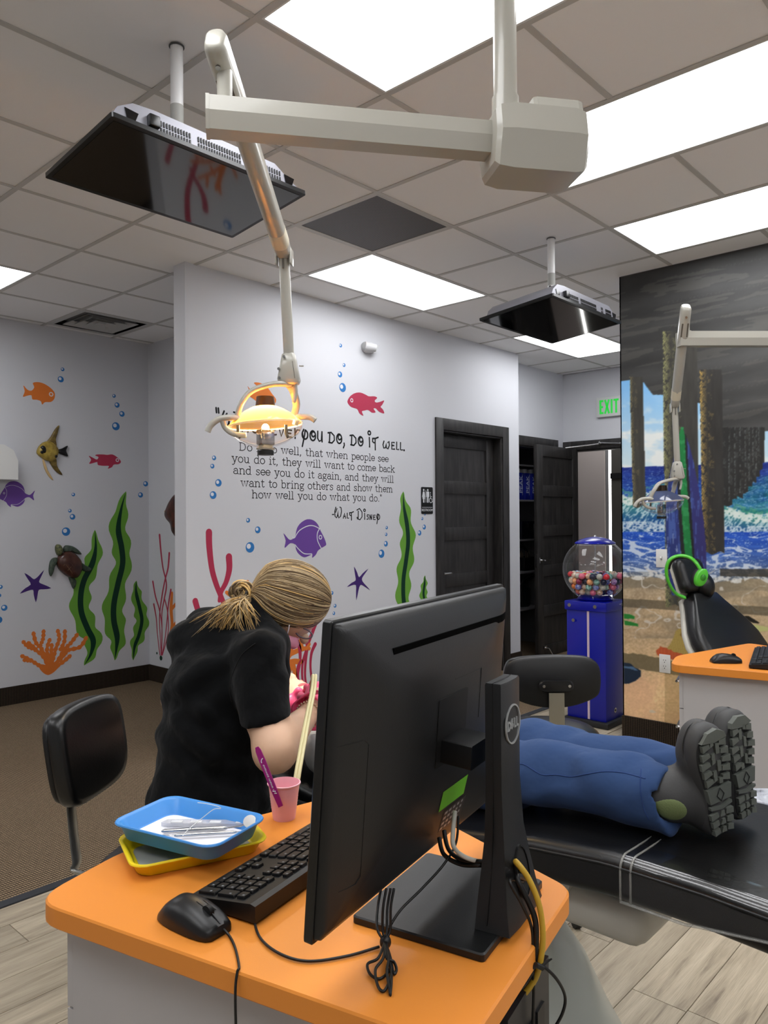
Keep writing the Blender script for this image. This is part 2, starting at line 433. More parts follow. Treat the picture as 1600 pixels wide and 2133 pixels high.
wall('wall_exit', [((XE, 1.09, 0), (XE+.12, YCL+.1, H)), ((XE, -1.4, 0), (XE+.12, .18, H)), ((XE, .18, 2.20), (XE+.12, 1.09, H))])
wall_right = wall('wall_right', [((XM, -6.3, 0), (XM+.125, YM, H))])
wall('wall_hall', [((XM+.125, -1.4, 0), (XE, -1.3, H))])
wall('wall_back', [((-4.7, -6.3, 0), (-4.6, 3.3, H))])
wall('wall_near', [((-4.7, -6.4, 0), (3.4, -6.3, H))])
wall('wall_vestibule', [((XE+.12, 2.5, 0), (8.0, 2.6, H)), ((7.6, 1.38, 0), (7.7, 2.5, H)), ((XE+.12, -1.2, 0), (8.0, -1.1, H))], M_beige)
# baseboards
def base(name, a, b, m): struct(name, MB().span(a, b), m)
base('baseboard_left', (-4.6, YL-.012, 0), (XA, YL, .145), M_base)
base('baseboard_alcove', (XA-.012, YW+.125, 0), (XA, YL-.012, .145), M_base_y)
base('baseboard_center', (1.145, YW-.012, 0), (3.60, YW, .145), M_base)
base('baseboard_center_end', (4.72, YW-.012, 0), (4.927, YW, .145), M_base)
base('baseboard_corner', (4.915, YW, 0), (4.927, YCL, .145), M_base_y)
base('baseboard_right', (XM-.012, -6.3, 0), (XM, YM, .145), M_base_y)
base('baseboard_hall', (XM-.012, YM, 0), (XM+.125, YM+.012, .145), M_base)

# ceiling: deck, lay-in tiles, grid bars
ceiling = struct('ceiling', MB().span((-4.7, -6.4, H+.05), (8.0, 3.3, H+.12)), mat('ceiling_deck', (.5, .5, .5), .9))
LIGHTS = []                               # (n0, n1, L0, L1) cells, X = n*T, Y = -L*T
for n0 in (-4, -2, 0, 2, 4): LIGHTS.append((n0, n0+1, 2, 4))
for n0 in (-4, -2, 0, 2, 4): LIGHTS.append((n0, n0+1, 6, 8))
for n0, L0 in ((3, -1), (7, -1), (-1, -4), (-5, -4), (-5, -1)): LIGHTS.append((n0, n0+2, L0, L0+1))
LIGHTS += [(8, 9, 1, 2)]  # unseen panel added behind the mural wall to brighten the hall
cells = {}
for q in LIGHTS:
    for n in range(q[0], q[1]):
        for l in range(q[2], q[3]): cells[(n, l)] = 'light'
cells[(2, 0)] = 'vent'; cells[(2, -5)] = 'diffuser'
tm = MB().box((0, 0, .008), (T-.010, T-.010, .016), bev=.004).mesh('ceiling_tile'); tm.materials.append(M_tile)
nt_ = 0
for n in range(-8, 11):
    for l in range(-6, 11):
        if (n, l) in cells: continue
        x0, x1 = max(n*T, -4.6), min((n+1)*T, XE); y1, y0 = min(-l*T, YL), max(-(l+1)*T, -6.3)
        if x1-x0 < .02 or y1-y0 < .02: continue
        if x0 > XM and y1 < -1.4: continue
        if x0 > XA and y0 > 2.1: continue
        if x1-x0 > T-.001 and y1-y0 > T-.001: me = tm
        else:
            me = MB().box(((x0+x1)/2-(n+.5)*T, (y0+y1)/2+(l+.5)*T, .008), (x1-x0-.006, y1-y0-.006, .016)).mesh('ceiling_tile'); me.materials.append(M_tile)
        o = bpy.data.objects.new('ceiling_tile', me); COL.objects.link(o); o.location = ((n+.5)*T, -(l+.5)*T, H+.0045); o.parent = ceiling; nt_ += 1
print('planks', k, 'tiles', nt_)
def inside(n, l, along_x):
    """is the grid edge inside one light panel"""
    for q in LIGHTS:
        if along_x and q[0] <= n < q[1] and q[2] < l < q[3]: return True
        if not along_x and q[2] <= l < q[3] and q[0] < n < q[1]: return True
    return False
for n in range(-7, 11):
    st = None
    for l in range(-6, 12):
        ok = l < 11 and not inside(n, l, False)
        if ok and st is None: st = l
        if not ok and st is not None:
            struct('grid_bar', MB().span((n*T-.012, max(-l*T, -6.3), H), (n*T+.012, min(-st*T, 3.14), H+.004)), M_grid, ceiling); st = None
for l in range(-5, 11):
    st = None
    for n in range(-8, 12):
        ok = n < 11 and not inside(n, l, True)
        if ok and st is None: st = n
        if not ok and st is not None:
            struct('grid_bar', MB().span((max(st*T, -4.6), -l*T-.012, H+.0006), (min(n*T, XE), -l*T+.012, H+.0042)), M_grid, ceiling); st = None
# ceiling lights
M_panel = mat('light_panel', (1, 1, 1), .5, emit=((.985, .99, 1), PANEL_POWER))
def light_lbl(q):
    return {(0, 1, 2, 4): 'large ceiling light panel directly above the angular lamp arm housing, nearest of all panels',
            (2, 3, 2, 4): 'long ceiling light panel running to the right edge behind the arm housing',
            (4, 5, 2, 4): 'ceiling light panel just in front of the dark top of the pier mural',
            (3, 5, -1, 0): 'ceiling light panel right of the hanging lamp tube, above the quotation wall',
            (7, 9, -1, 0): 'ceiling light panel behind the farther ceiling television',
            (-1, 1, -4, -3): 'ceiling light panel at the left edge above the alcove carpet',
            (8, 9, 1, 2): 'unseen square light panel added to brighten the hall, behind the mural wall'}.get(q, None)
for q in LIGHTS:
    x0, x1 = q[0]*T+.012, q[1]*T-.012; y1, y0 = -q[2]*T-.012, -q[3]*T+.012
    lb = light_lbl(q); cx, cy = (x0+x1)/2, (y0+y1)/2
    t = thing('ceiling_light', lb or 'flush white ceiling light panel out of view behind the camera', 'ceiling light', (cx, cy, H), 0, 'ceiling light panels')
    b = .008; hx, hy = (x1-x0)/2, (y1-y0)/2; mb = MB()
    for a_, c_ in (((-hx, -hy, .001), (hx, -hy+b, .03)), ((-hx, hy-b, .001), (hx, hy, .03)), ((-hx, -hy+b, .001), (-hx+b, hy-b, .03)), ((hx-b, -hy+b, .001), (hx, hy-b, .03))): mb.span(a_, c_)
    mb.build('frame', M_white, t, smooth=0)
    MB().span((-hx+b, -hy+b, .008), (hx-b, hy-b, .02)).build('diffuser', M_panel, t, smooth=0)
# return air grille (dark, perforated)
def perforated():
    m = mat('perforated_metal', (.30, .29, .28), .5, .2); nt = m.node_tree; N = nt.nodes; L = nt.links
    tc = N.new('ShaderNodeTexCoord'); vo = N.new('ShaderNodeTexVoronoi'); vo.inputs['Scale'].default_value = 95; vo.inputs['Randomness'].default_value = 0
    L.new(tc.outputs['Object'], vo.inputs['Vector']); r = N.new('ShaderNodeValToRGB'); r.color_ramp.elements[0].position = .33; r.color_ramp.elements[1].position = .42
    r.color_ramp.elements[0].color = lin((.07, .07, .07)); r.color_ramp.elements[1].color = lin((.38, .36, .345))
    L.new(vo.outputs['Distance'], r.inputs[0]); L.new(r.outputs[0], N['Principled BSDF'].inputs['Base Color']); return m
t = thing('return_air_grille', 'dark perforated square air grille in the ceiling between the two televisions', 'air vent', (2.5*T, -.5*T, H))
MB().span((-T/2+.022, -T/2+.022, .002), (T/2-.022, T/2-.022, .010)).build('perforated_plate', perforated(), t, smooth=0)
mb = MB(); h2 = T/2-.012
for a_, c_ in (((-h2, -h2, .0), (h2, -h2+.012, .012)), ((-h2, h2-.012, .0), (h2, h2, .012)), ((-h2, -h2+.012, .0), (-h2+.012, h2-.012, .012)), ((h2-.012, -h2+.012, .0), (h2, h2-.012, .012))): mb.span(a_, c_)
mb.build('frame', M_grid, t, smooth=0)
# supply diffuser with stepped louvres
t = thing('air_diffuser', 'white square stepped ceiling air diffuser near the alcove wall', 'air vent', (2.5*T, 4.5*T, H))
M_dif = mat('diffuser_white', (.72, .72, .71), .45)
def sqr(nm, r0, z0, r1, z1, m, th=.002):
    mb = MB()
    for k_ in range(4):
        R_ = rotm('Z', k_*pi/2); P = [(-r0, -r0, z0), (r0, -r0, z0), (r1, -r1, z1), (-r1, -r1, z1)]; P = [tuple(R_@np.array(p)) for p in P]; Q_ = [(a, b, c+th) for a, b, c in P]
        mb.add(P+Q_, [(3, 2, 1, 0), (4, 5, 6, 7), (0, 1, 5, 4), (1, 2, 6, 5), (2, 3, 7, 6), (3, 0, 4, 7)])
    return mb.build(nm, m, t, smooth=0, fix=False)
sqr('frame', .292, .0, .262, .0, M_dif); MB().span((-.262, -.262, .046), (.262, .262, .049)).build('backing', mat('vent_dark', (.46, .46, .46), .8), t, smooth=0); sqr('plenum_wall', .262, 0, .262, .046, mat('vent_dark', (.46, .46, .46), .8))
for r0 in (.215, .150, .085): sqr('louvre', r0, -.004, r0-.038, .030, M_dif)
MB().span((-.03, -.03, -.002), (.03, .03, .004)).build('centre_plate', M_dif, t, smooth=0)

# ------------------------------------------------------------------ restroom door in the centre wall
def panel_door(mb, w_, h_, th, face):
    """five-panel slab, x 0..w, z 0..h, thickness towards +y; panels recessed"""
    st = .115; rails = 6; rh = .115; ph = (h_-rails*rh)/5
    mb.span((0, 0, 0), (st, th, h_), .002); mb.span((w_-st, 0, 0), (w_, th, h_), .002)
    for i in range(6): z = i*(ph+rh); mb.span((st, 0, z), (w_-st, th, z+rh), .002)
    for i in range(5): z = rh+i*(ph+rh); mb.span((st, .014, z), (w_-st, th-.014, z+ph))
def door_parts(t, w_, h_, th, m):
    st = .115; rh = .115; ph = (h_-6*rh)/5
    MB().span((0, 0, 0), (st, th, h_), .002).build('stile', m, t); MB().span((w_-st, 0, 0), (w_, th, h_), .002).build('stile', m, t)
    for i in range(6): z = i*(ph+rh); MB().span((st, 0.001, z), (w_-st, th-.001, z+rh), .002).build('rail', m, t)
    for i in range(5): z = rh+i*(ph+rh); MB().span((st-.005, .014, z-.005), (w_-st+.005, th-.014, z+ph+.005)).build('panel', m, t)
d1 = thing('door_1', 'closed dark five-panel restroom door in the quotation wall, right of the sign', 'door', (3.715, YW+.085, .008), kind='structure')
door_parts(d1, .885, 2.19, .04, M_dark)
mb = MB(); mb.cyl((.06, 0, .96), (.06, -.045, .96), .011); mb.box((.105, -.048, .96), (.12, .014, .018), bev=.006); mb.cyl((.06, 0, .96), (.06, -.006, .96), .027); mb.build('lever_handle', M_chrome, d1)
# casings: separate trims
def casing(name, o, ux, n, w_, h_, cw=.10, th=.018, depth=.125):
    """o bottom-left opening corner on the wall face; ux along wall; n outward normal"""
    o = np.array(o, float); ux = np.array(ux, float); n = np.array(n, float)
    def seg(u0, u1, z0, z1, d0, d1):
        a = o+ux*u0+n*d0; b = o+ux*u1+n*d1; a[2] = z0; b[2] = z1; return MB().span(np.minimum(a, b), np.maximum(a, b), .002)
    r = thing(name, 'x', 'x', (0, 0, 0)); del r['label']; del r['category']; r['kind'] = 'structure'
    for nm, mb in (('casing_side', seg(-cw, .001, 0, h_+cw, 0, th)), ('casing_side', seg(w_-.001, w_+cw, 0, h_+cw, 0, th)), ('casing_head', seg(0, w_, h_, h_+cw, 0.0005, th+.0005)),
                   ('jamb', seg(0, .015, 0, h_, -depth, 0)), ('jamb', seg(w_-.015, w_, 0, h_, -depth, 0)), ('jamb', seg(.015, w_-.015, h_-.015, h_, -depth, 0))):
        mb.build(nm, M_dark, r)
casing('trim_1', (3.70, YW, 0), (1, 0, 0), (0, -1, 0), .915, 2.215)
casing('trim_2', (5.02, YCL, 0), (1, 0, 0), (0, -1, 0), .96, 2.205)
casing('trim_3', (XE, 1.09, 0), (0, -1, 0), (-1, 0, 0), .91, 2.195, cw=.097, depth=.12)
# exit door, swung open against the closet front
d2 = thing('door_2', 'open dark five-panel door with chrome lever standing before the supply closet', 'door', (5.32, .985, .01), math.radians(1.5), kind='structure')
door_parts(d2, .89, 2.19, .042, M_dark)
mb = MB(); mb.box((.055, -.004, 1.0), (.06, .008, .06), bev=.002); mb.cyl((.055, 0, 1.0), (.055, -.05, 1.0), .01); mb.box((.105, -.052, 1.0), (.13, .014, .016), bev=.005); mb.build('lever_handle', M_chrome, d2)
MB().span((-.002, .01, .93), (.001, .032, 1.07)).build('latch_plate', M_chrome, d2)
mb = MB(); mb.tube([(.12, -.01, .10), (.12, -.05, .095), (.15, -.075, .03), (.165, -.08, -.005)], .006, 8); mb.box((.12, -.008, .10), (.05, .012, .03)); mb.build('door_stop', M_chrome, d2)
# closer
dc = thing('door_closer', 'slim chrome door closer arm on the dark frame head of the exit doorway', 'door closer', (6.19, .7, 2.25))
MB().cyl((0, .02, .0), (0, -.20, -.02), .012).build('cylinder', M_chrome, dc); MB().cyl((0, -.20, -.02), (0, -.26, -.022), .018).build('end_knuckle', M_chrome, dc)
MB().cyl((0, .02, 0), (0, .035, .0), .024).build('pivot', M_chrome, dc); MB().cyl((0, .02, -.005), (-.25, .31, -.05), .007).build('arm', M_chrome, dc)
# closet shelves and contents
for i, z in enumerate((2.02, 1.63, 1.19, .83, .42)):
    struct('trim_%d' % (i+10), MB().span((4.87, 1.45, z), (6.21, 1.94, z+.018)), mat('shelf_board', (.62, .62, .63), .5))
M_bluebag = mat('blue_pouch', (.06, .12, .55), .4); M_cap = mat('white_cap', (.8, .8, .8), .4); M_print = mat('pale_print', (.75, .78, .85), .5)
for i, q in enumerate((1082, 1096, 1109)):
    p = on_y(q, 1000, 1.50); t = thing('supply_pouch', ('leftmost', 'middle', 'rightmost')[i]+' tall blue supply pouch with white lid on the closet shelf', 'supply pouch', (p[0], 1.53, 1.648), 0, 'blue pouches on the closet shelf')
    MB().prism(rpoly(.105, .10, .02), 0, .30).build('body', M_bluebag, t); MB().prism(rpoly(.075, .075, .03), .30, .345).build('lid', M_cap, t)
    me = text_mesh('PEAK', .085, .0006); me.transform(Matrix(((0, -1, 0, .005), (0, 0, -1, -.0505), (1, 0, 0, .17), (0, 0, 0, 1)))); put('lettering', me, M_print, t, False, 0)
    MB().tube([(.03, -.051, .05), (.034, -.051, .27), (.045, -.051, .285)], .0015, 6).build('printed_line', M_print, t)
p = on_y(1092, 1075, 1.55); t = thing('supply_case', 'dark navy latched case on the third closet shelf', 'case', (p[0], 1.6, 1.208)); MB().prism(rpoly(.26, .2, .02), 0, .17).build('body', mat('navy_case', (.05, .06, .12), .35), t); MB().prism(rpoly(.27, .21, .02), .17, .20).build('lid', mat('navy_case2', (.06, .07, .14), .3), t); MB().box((0, -.107, .16), (.04, .01, .05), bev=.003).build('latch', M_chrome, t)
p = on_y(1100, 1150, 1.55); t = thing('storage_bin', 'black storage bin of small parts on the fourth closet shelf', 'bin', (p[0], 1.62, .848))
mb = MB(); mb.loft([[(x*s, y*s, z) for x, y in rpoly(.28, .22, .02)] for s, z in ((.9, 0), (1, .15), (.96, .15), (.87, .006))]); mb.build('bin_shell', M_black, t)
for i in range(6): MB().cyl((-.1+.04*i, -.02, .01), (-.11+.045*i, -.03+.01*(i % 3), .2+.02*(i % 2)), .006, n=8).build('tool', mat('tool_tan', (.55, .5, .42), .5), t)
for i in range(3): MB().tube(spline([(-.12+.03*i, .02, .1), (-.05, .05, .26+.03*i), (.07+.02*i, .0, .22), (.12, -.03, .08)], 6), .004, 6).build('cable', M_black, t)
t = thing('vacuum_canister', 'dark canister with a looped hose on the closet floor shelf', 'canister', (on_y(1090, 1230, 1.6)[0], 1.65, .438)); MB().lathe([(.0, 0), (.11, 0), (.12, .02), (.12, .2), (.09, .25), (.0, .26)]).build('body', mat('dark_teal', (.07, .12, .14), .4), t); MB().tube(spline([(.05, -.02, .25), (.12, -.1, .33), (.02, -.15, .36), (-.1, -.1, .28), (-.11, -.11, .02)], 8), .014, 8).build('hose', M_black, t)
# beyond the exit doorway: window slit beside a roller shade
wv = thing('window_1', 'x', 'x', (7.62, 0, 0)); del wv['label']; del wv['category']; wv['kind'] = 'structure'
MB().span((0, 1.335, 0), (.05, 1.385, 2.9)).build('window_frame', mat('aluminium', (.6, .6, .6), .35, .6), wv)
MB().span((.0, 1.285, 0), (.04, 1.335, 2.9)).build('lit_gap', mat('daylight_gap', (1, 1, 1), .5, emit=((1, 1, .98), 3.5)), wv)
MB().span((-.03, -1.1, 0), (-.01, 1.285, 1.93)).build('roller_shade', M_shade, wv); MB().span((-.03, -1.1, 2.0), (-.01, 1.285, 2.9)).build('roller_shade', M_shade, wv)
MB().span((-.05, -1.1, 1.93), (.03, 1.29, 2.0)).build('mullion', M_black, wv)
t = thing('ceiling_light', 'unseen light panel added to brighten the small lobby past the exit doorway', 'ceiling light', (7.0, 1.2, H-.01)); MB().box((0, 0, .02), (.62, .62, .03)).build('frame', M_white, t); MB().box((0, 0, .003), (.58, .58, .01)).build('diffuser', M_panel, t)  # panel out of sight, added to light the lobby walls
struct('ceiling_lobby', MB().span((XE, -1.2, H+.001), (8.0, 2.6, H+.05)), M_tile)
# window light behind the camera: real windows in the back wall

# ================================================================== WALL DECALS (thin vinyl) and 3-D wall ornaments
def c3(x, y): return (x/2.37, 550+y/2.37)
def c4(x, y): return (380+x/3.077, 650+y/3.077)
def c5(x, y): return (280+x/3.3333, 1120+y/3.3333)
def cT(x, y): return (x/7.11, 940+y/7.11)
# each wall: picture point -> (u, z) on the wall, and (u, z, lift) -> space
WALLS = {'left': (lambda x, y: (lambda p: (p[0], p[2]))(on_y(x, y, YL)), lambda u, z, d: (u, YL-d, z)),
         'center': (lambda x, y: (lambda p: (p[0], p[2]))(on_y(x, y, YW)), lambda u, z, d: (u, YW-d, z)),
         'alcove': (lambda x, y: (lambda p: (p[1], p[2]))(on_x(x, y, XA)), lambda u, z, d: (XA-d, u, z))}
def flat(c): return mat('vinyl_'+''.join('%02x' % int(v*255) for v in c), c, .45, spec=.3)
V_OR = flat((.86, .47, .20)); V_RD = flat((.68, .20, .31)); V_PU = flat((.42, .28, .60)); V_DP = flat((.26, .16, .43)); V_GR = flat((.41, .63, .23)); V_DG = flat((.02, .20, .13))
V_BL = flat((.19, .46, .72)); V_WH = flat((.86, .87, .9)); V_BK = flat((.04, .045, .05)); V_LB = flat((.62, .78, .93))
def shape(wall, cf, pts, smooth=5, mb=None, d0=0, d1=.0012, closed=True):
    f, g = WALLS[wall]; P = [f(*cf(*p)) for p in pts]
    if smooth: P = [tuple(p) for p in spline(P, smooth, True)]
    mb = mb or MB(); mb.prism(P, d0, d1, lambda u, z, d: g(u, z, d)); return mb
def ribbon(P, W, g, mb, d0=0, d1=.0012, caps=True):
    """2-D path with half widths -> flat strip with round ends"""
    P = [np.array(p, float) for p in P]; N = len(P); L = []; R = []
    for i in range(N):
        t = P[min(i+1, N-1)]-P[max(i-1, 0)]; t /= np.linalg.norm(t)+1e-12; n = np.array([-t[1], t[0]]); L.append(P[i]+n*W[i]); R.append(P[i]-n*W[i])
    out = list(L)
    def cap(c, a, b, w):
        va = (a-c)/(w+1e-12); vb = np.array([-va[1], va[0]]); r = []
        for k in range(1, 6): an = pi*k/6; r.append(c+w*(cos(an)*va+s_*sin(an)*vb))
        return r
    t = P[-1]-P[-2]; t /= np.linalg.norm(t)+1e-12; out += [P[-1]+W[-1]*(cos(a)*np.array([-t[1], t[0]])+sin(a)*t) for a in [pi*k/6 for k in range(1, 6)]] if caps else []
    out += R[::-1]
    t = P[1]-P[0]; t /= np.linalg.norm(t)+1e-12; out += [P[0]+W[0]*(-cos(a)*np.array([-t[1], t[0]])-sin(a)*t) for a in [pi*k/6 for k in range(1, 6)]] if caps else []
    out = [tuple(p) for p in out]; n = len(out)
    V = [g(p[0], p[1], d1) for p in out]+[g(p[0], p[1], d0) for p in out]
    F = []                               # quads across the strip keep concave paths clean
    top = list(range(n)); Nc = 5 if caps else 0
    Rst = N+Nc
    for i in range(N-1): F.append((i, i+1, Rst+N-2-i, Rst+N-1-i))
    if caps: F.append(tuple([N-1]+list(range(N, N+5))+[Rst])); F.append(tuple([Rst+N-1]+list(range(Rst+N, Rst+N+5))+[0]))
    F += [(i, (i+1) % n, n+(i+1) % n, n+i) for i in range(n)]
    mb.add(V, F); return mb
def rib(wall, cf, pts, ws, mb=None, n=8, **kw):
    f, g = WALLS[wall]; P = [f(*cf(*p)) for p in pts]
    s = np.linalg.norm(np.array(f(*cf(pts[0][0]+10, pts[0][1])))-np.array(P[0]))/10 if wall != 'alcove' else np.linalg.norm(np.array(f(*cf(pts[0][0], pts[0][1]+10)))-np.array(P[0]))/10
    Q = spline(P, n); ws = ws if hasattr(ws, '__len__') else [ws]*len(pts); W = np.interp(np.arange(len(Q))/n, np.arange(len(ws)), ws)*s
    return ribbon(Q, W, g, mb or MB(), **kw)
def decal(name, label, cat, parts, group=None):
    """parts: list of (part name, MB, material); first one is the body"""
    t = thing(name, label, cat, (0, 0, 0), 0, group)
    c = np.mean([v for v in parts[0][1].v], axis=0); t.location = c
    bpy.context.view_layer.update()
    for nm, mb, m in parts: mb.build(nm, m, t, True, 0)
    return t
def disc(wall, cf, c, r, mb=None, d0=0, d1=.0012, ring=None):
    f, g = WALLS[wall]; u, z = f(*cf(*c)); s = abs(f(*cf(c[0], c[1]+r))[1]-z); mb = mb or MB()
    P = [(u+s*cos(a), z+s*sin(a)) for a in [2*pi*k/20 for k in range(20)]]
    if ring:
        Q = [(u+s*ring*cos(a), z+s*ring*sin(a)) for a in [2*pi*k/20 for k in range(20)]]
        V = [g(*p, d1) for p in P]+[g(*p, d1) for p in Q]; mb.add(V, [(i, (i+1) % 20, 20+(i+1) % 20, 20+i) for i in range(20)])
    else: mb.prism(P, d0, d1, lambda u, z, d: g(u, z, d))
    return mb
def eye(wall, cf, c, r, lift=.0016): return ('eye', disc(wall, cf, c, r, None, 0, lift, .6), V_WH)

decal('fish_decal', 'orange fish decal high on the alcove wall, nearest the ceiling light', 'wall decal', [('body', shape('left', c3, [(271, 650), (268, 632), (250, 612), (220, 592), (190, 583), (162, 587), (169, 608), (155, 625), (135, 620), (115, 599), (122, 628), (113, 655), (135, 650), (155, 648), (160, 668), (182, 670), (202, 678), (208, 694), (222, 682), (250, 681), (266, 668)], 3), V_OR), eye('left', c3, (252, 643), 11)])
decal('fish_decal', 'crimson fish decal on the alcove wall above the tall kelp', 'wall decal', [('body', shape('left', c3, [(597, 975), (580, 955), (555, 940), (530, 942), (510, 940), (480, 940), (470, 945), (486, 953), (478, 965), (460, 957), (438, 947), (450, 966), (440, 986), (465, 981), (480, 978), (484, 992), (510, 996), (538, 997), (532, 1010), (552, 1003), (562, 990), (586, 988)], 3), V_RD), eye('left', c3, (579, 968), 9)])
def tang(wall, cf, label, T_):
    """purple surgeonfish; T_ maps template (nose at +x) to crop coordinates"""
    X = lambda pts: [T_(*p) for p in pts]
    body = X([(920, 1480), (905, 1440), (884, 1400), (868, 1362), (840, 1335), (800, 1328), (760, 1350), (735, 1385), (722, 1437), (700, 1458), (680, 1455), (648, 1418), (662, 1465), (655, 1512), (690, 1482), (722, 1490), (728, 1520), (745, 1550), (780, 1572), (815, 1560), (833, 1552), (832, 1575), (855, 1555), (868, 1530), (892, 1512), (918, 1496)])
    f, g = WALLS[wall]
    ln = MB()
    for pts in ([(722, 1440), (750, 1400), (800, 1372), (840, 1370), (878, 1388)], [(878, 1388), (864, 1420), (866, 1465), (888, 1512)], [(722, 1492), (745, 1520), (780, 1548), (828, 1550)], [(700, 1440), (712, 1449), (724, 1440)]):
        rib(wall, cf, X(pts), 2.2, ln, n=6, d1=.0017)
    decal('fish_decal', label, 'wall decal', [('body', shape(wall, cf, body, 3), V_PU), ('white_outline', ln, V_WH), eye(wall, cf, T_(884, 1443), 15)])
tang('center', c4, 'purple surgeonfish decal under the quotation signature', lambda x, y: (x, y))
tang('left', cT, 'purple surgeonfish decal at the left edge of the alcove wall', lambda x, y: (-20+(925-x)*1.94, 650+(y-1462)*1.56))
decal('fish_decal', 'orange fish decal partly hidden by the glowing dental lamp', 'wall decal', [('body', shape('center', c4, [(418, 475), (440, 500), (470, 495), (478, 475), (458, 453), (490, 452), (520, 465), (550, 490), (575, 525), (600, 560), (590, 590), (555, 605), (520, 600), (500, 615), (490, 590), (460, 560), (425, 535), (428, 505)], 3), V_OR)])
decal('fish_decal', 'crimson fish decal beside the white motion sensor', 'wall decal', [('body', shape('center', c4, [(1058, 570), (1075, 540), (1105, 520), (1140, 516), (1175, 530), (1195, 540), (1230, 540), (1248, 550), (1232, 568), (1242, 580), (1268, 575), (1293, 567), (1280, 595), (1270, 608), (1285, 625), (1293, 650), (1262, 640), (1240, 618), (1225, 620), (1238, 642), (1215, 645), (1190, 628), (1165, 632), (1150, 638), (1160, 665), (1135, 650), (1120, 622), (1085, 610), (1065, 592)], 3), V_RD), eye('center', c4, (1085, 566), 13)])
decal('starfish_decal', 'purple starfish decal on the alcove wall, left of the sea turtle', 'wall decal', [('body', shape('left', c3, [(218, 1510), (196, 1558), (194, 1572), (210, 1580), (253, 1600), (215, 1606), (192, 1608), (186, 1630), (177, 1670), (166, 1630), (163, 1608), (135, 1614), (98, 1627), (125, 1600), (152, 1582), (140, 1560), (120, 1525), (150, 1543), (168, 1556), (190, 1540)], 2), V_DP)])
decal('starfish_decal', 'purple starfish decal on the quotation wall between hygienist head and kelp', 'wall decal', [('body', shape('center', c4, [(1192, 1645), (1160, 1690), (1150, 1715), (1165, 1740), (1203, 1782), (1160, 1755), (1140, 1750), (1128, 1785), (1115, 1846), (1113, 1790), (1112, 1750), (1085, 1752), (1055, 1762), (1085, 1735), (1110, 1720), (1108, 1690), (1100, 1632), (1120, 1670), (1132, 1700), (1155, 1675)], 2), V_DP)])
# kelp: wavy leaf with dark midrib
def kelp(wall, cf, label, line, hw, waves, amp, stripe):
    f, g = WALLS[wall]; N = 60; C = np.array(spline(line, 12)); S = np.linspace(0, len(C)-1, N); C = np.stack([np.interp(S, np.arange(len(C)), C[:, i]) for i in (0, 1)], 1)
    W = np.interp(np.linspace(0, 1, N), np.linspace(0, 1, len(hw)), hw); L = []; R = []
    for i in range(N):
        t = C[min(i+1, N-1)]-C[max(i-1, 0)]; t /= np.linalg.norm(t); n = np.array([-t[1], t[0]]); e = min(1, W[i]/max(hw)*1.6)
        L.append(C[i]+n*(W[i]+amp*e*sin(2*pi*waves*i/N))); R.append(C[i]-n*(W[i]+amp*e*sin(2*pi*waves*i/N+2.4)))
    P = [f(*cf(*p)) for p in L+R[::-1]]; n = len(P); mb = MB()
    V = [g(*p, .0012) for p in P]+[g(*p, 0) for p in P]
    mb.add(V, [(i, i+1, n-2-i, n-1-i) for i in range(N-1)]+[(i, (i+1) % n, n+(i+1) % n, n+i) for i in range(n)])
    Q = C[1:-1]; ws = stripe*np.minimum(1, 5*np.minimum(np.linspace(0, 1, len(Q)), 1-np.linspace(0, 1, len(Q))))+.3
    sm = rib(wall, cf, Q, ws, n=1, d1=.0017)
    decal('kelp_decal', label, 'wall decal', [('leaf', mb, V_GR), ('midrib', sm, V_DG)])
kelp('left', c3, 'green kelp decal rising behind the sea turtle', [(468, 1312), (472, 1400), (455, 1480), (415, 1560), (398, 1640), (402, 1720), (432, 1800), (460, 1860), (448, 1925), (415, 1982)], [0, 26, 36, 38, 44, 48, 50, 46, 38, 22, 0], 6.5, 9, 13)
kelp('left', c3, 'tallest green kelp decal near the alcove corner', [(622, 1122), (598, 1210), (584, 1310), (600, 1400), (605, 1480), (582, 1580), (562, 1680), (562, 1760), (578, 1840), (574, 1900), (566, 1957)], [0, 30, 42, 44, 40, 42, 50, 52, 44, 24, 0], 7, 8, 13)
kelp('left', c3, 'small green kelp decal at the foot of the alcove corner', [(673, 1563), (672, 1620), (690, 1700), (700, 1760), (686, 1830), (664, 1890), (658, 1957)], [0, 22, 30, 32, 30, 20, 0], 5.5, 6, 8)
kelp('center', c4, 'tall green kelp decal left of the restroom door', [(1415, 1150), (1420, 1250), (1440, 1370), (1446, 1480), (1432, 1600), (1416, 1720), (1418, 1850), (1440, 1960), (1432, 2060)], [0, 30, 38, 42, 42, 42, 42, 38, 0], 6, 10, 12)
kelp('center', c4, 'short green kelp decal touching the restroom door frame', [(1555, 1688), (1552, 1740), (1545, 1800), (1552, 1860), (1560, 1930), (1552, 2000)], [0, 16, 22, 24, 20, 0], 5, 5, 6)
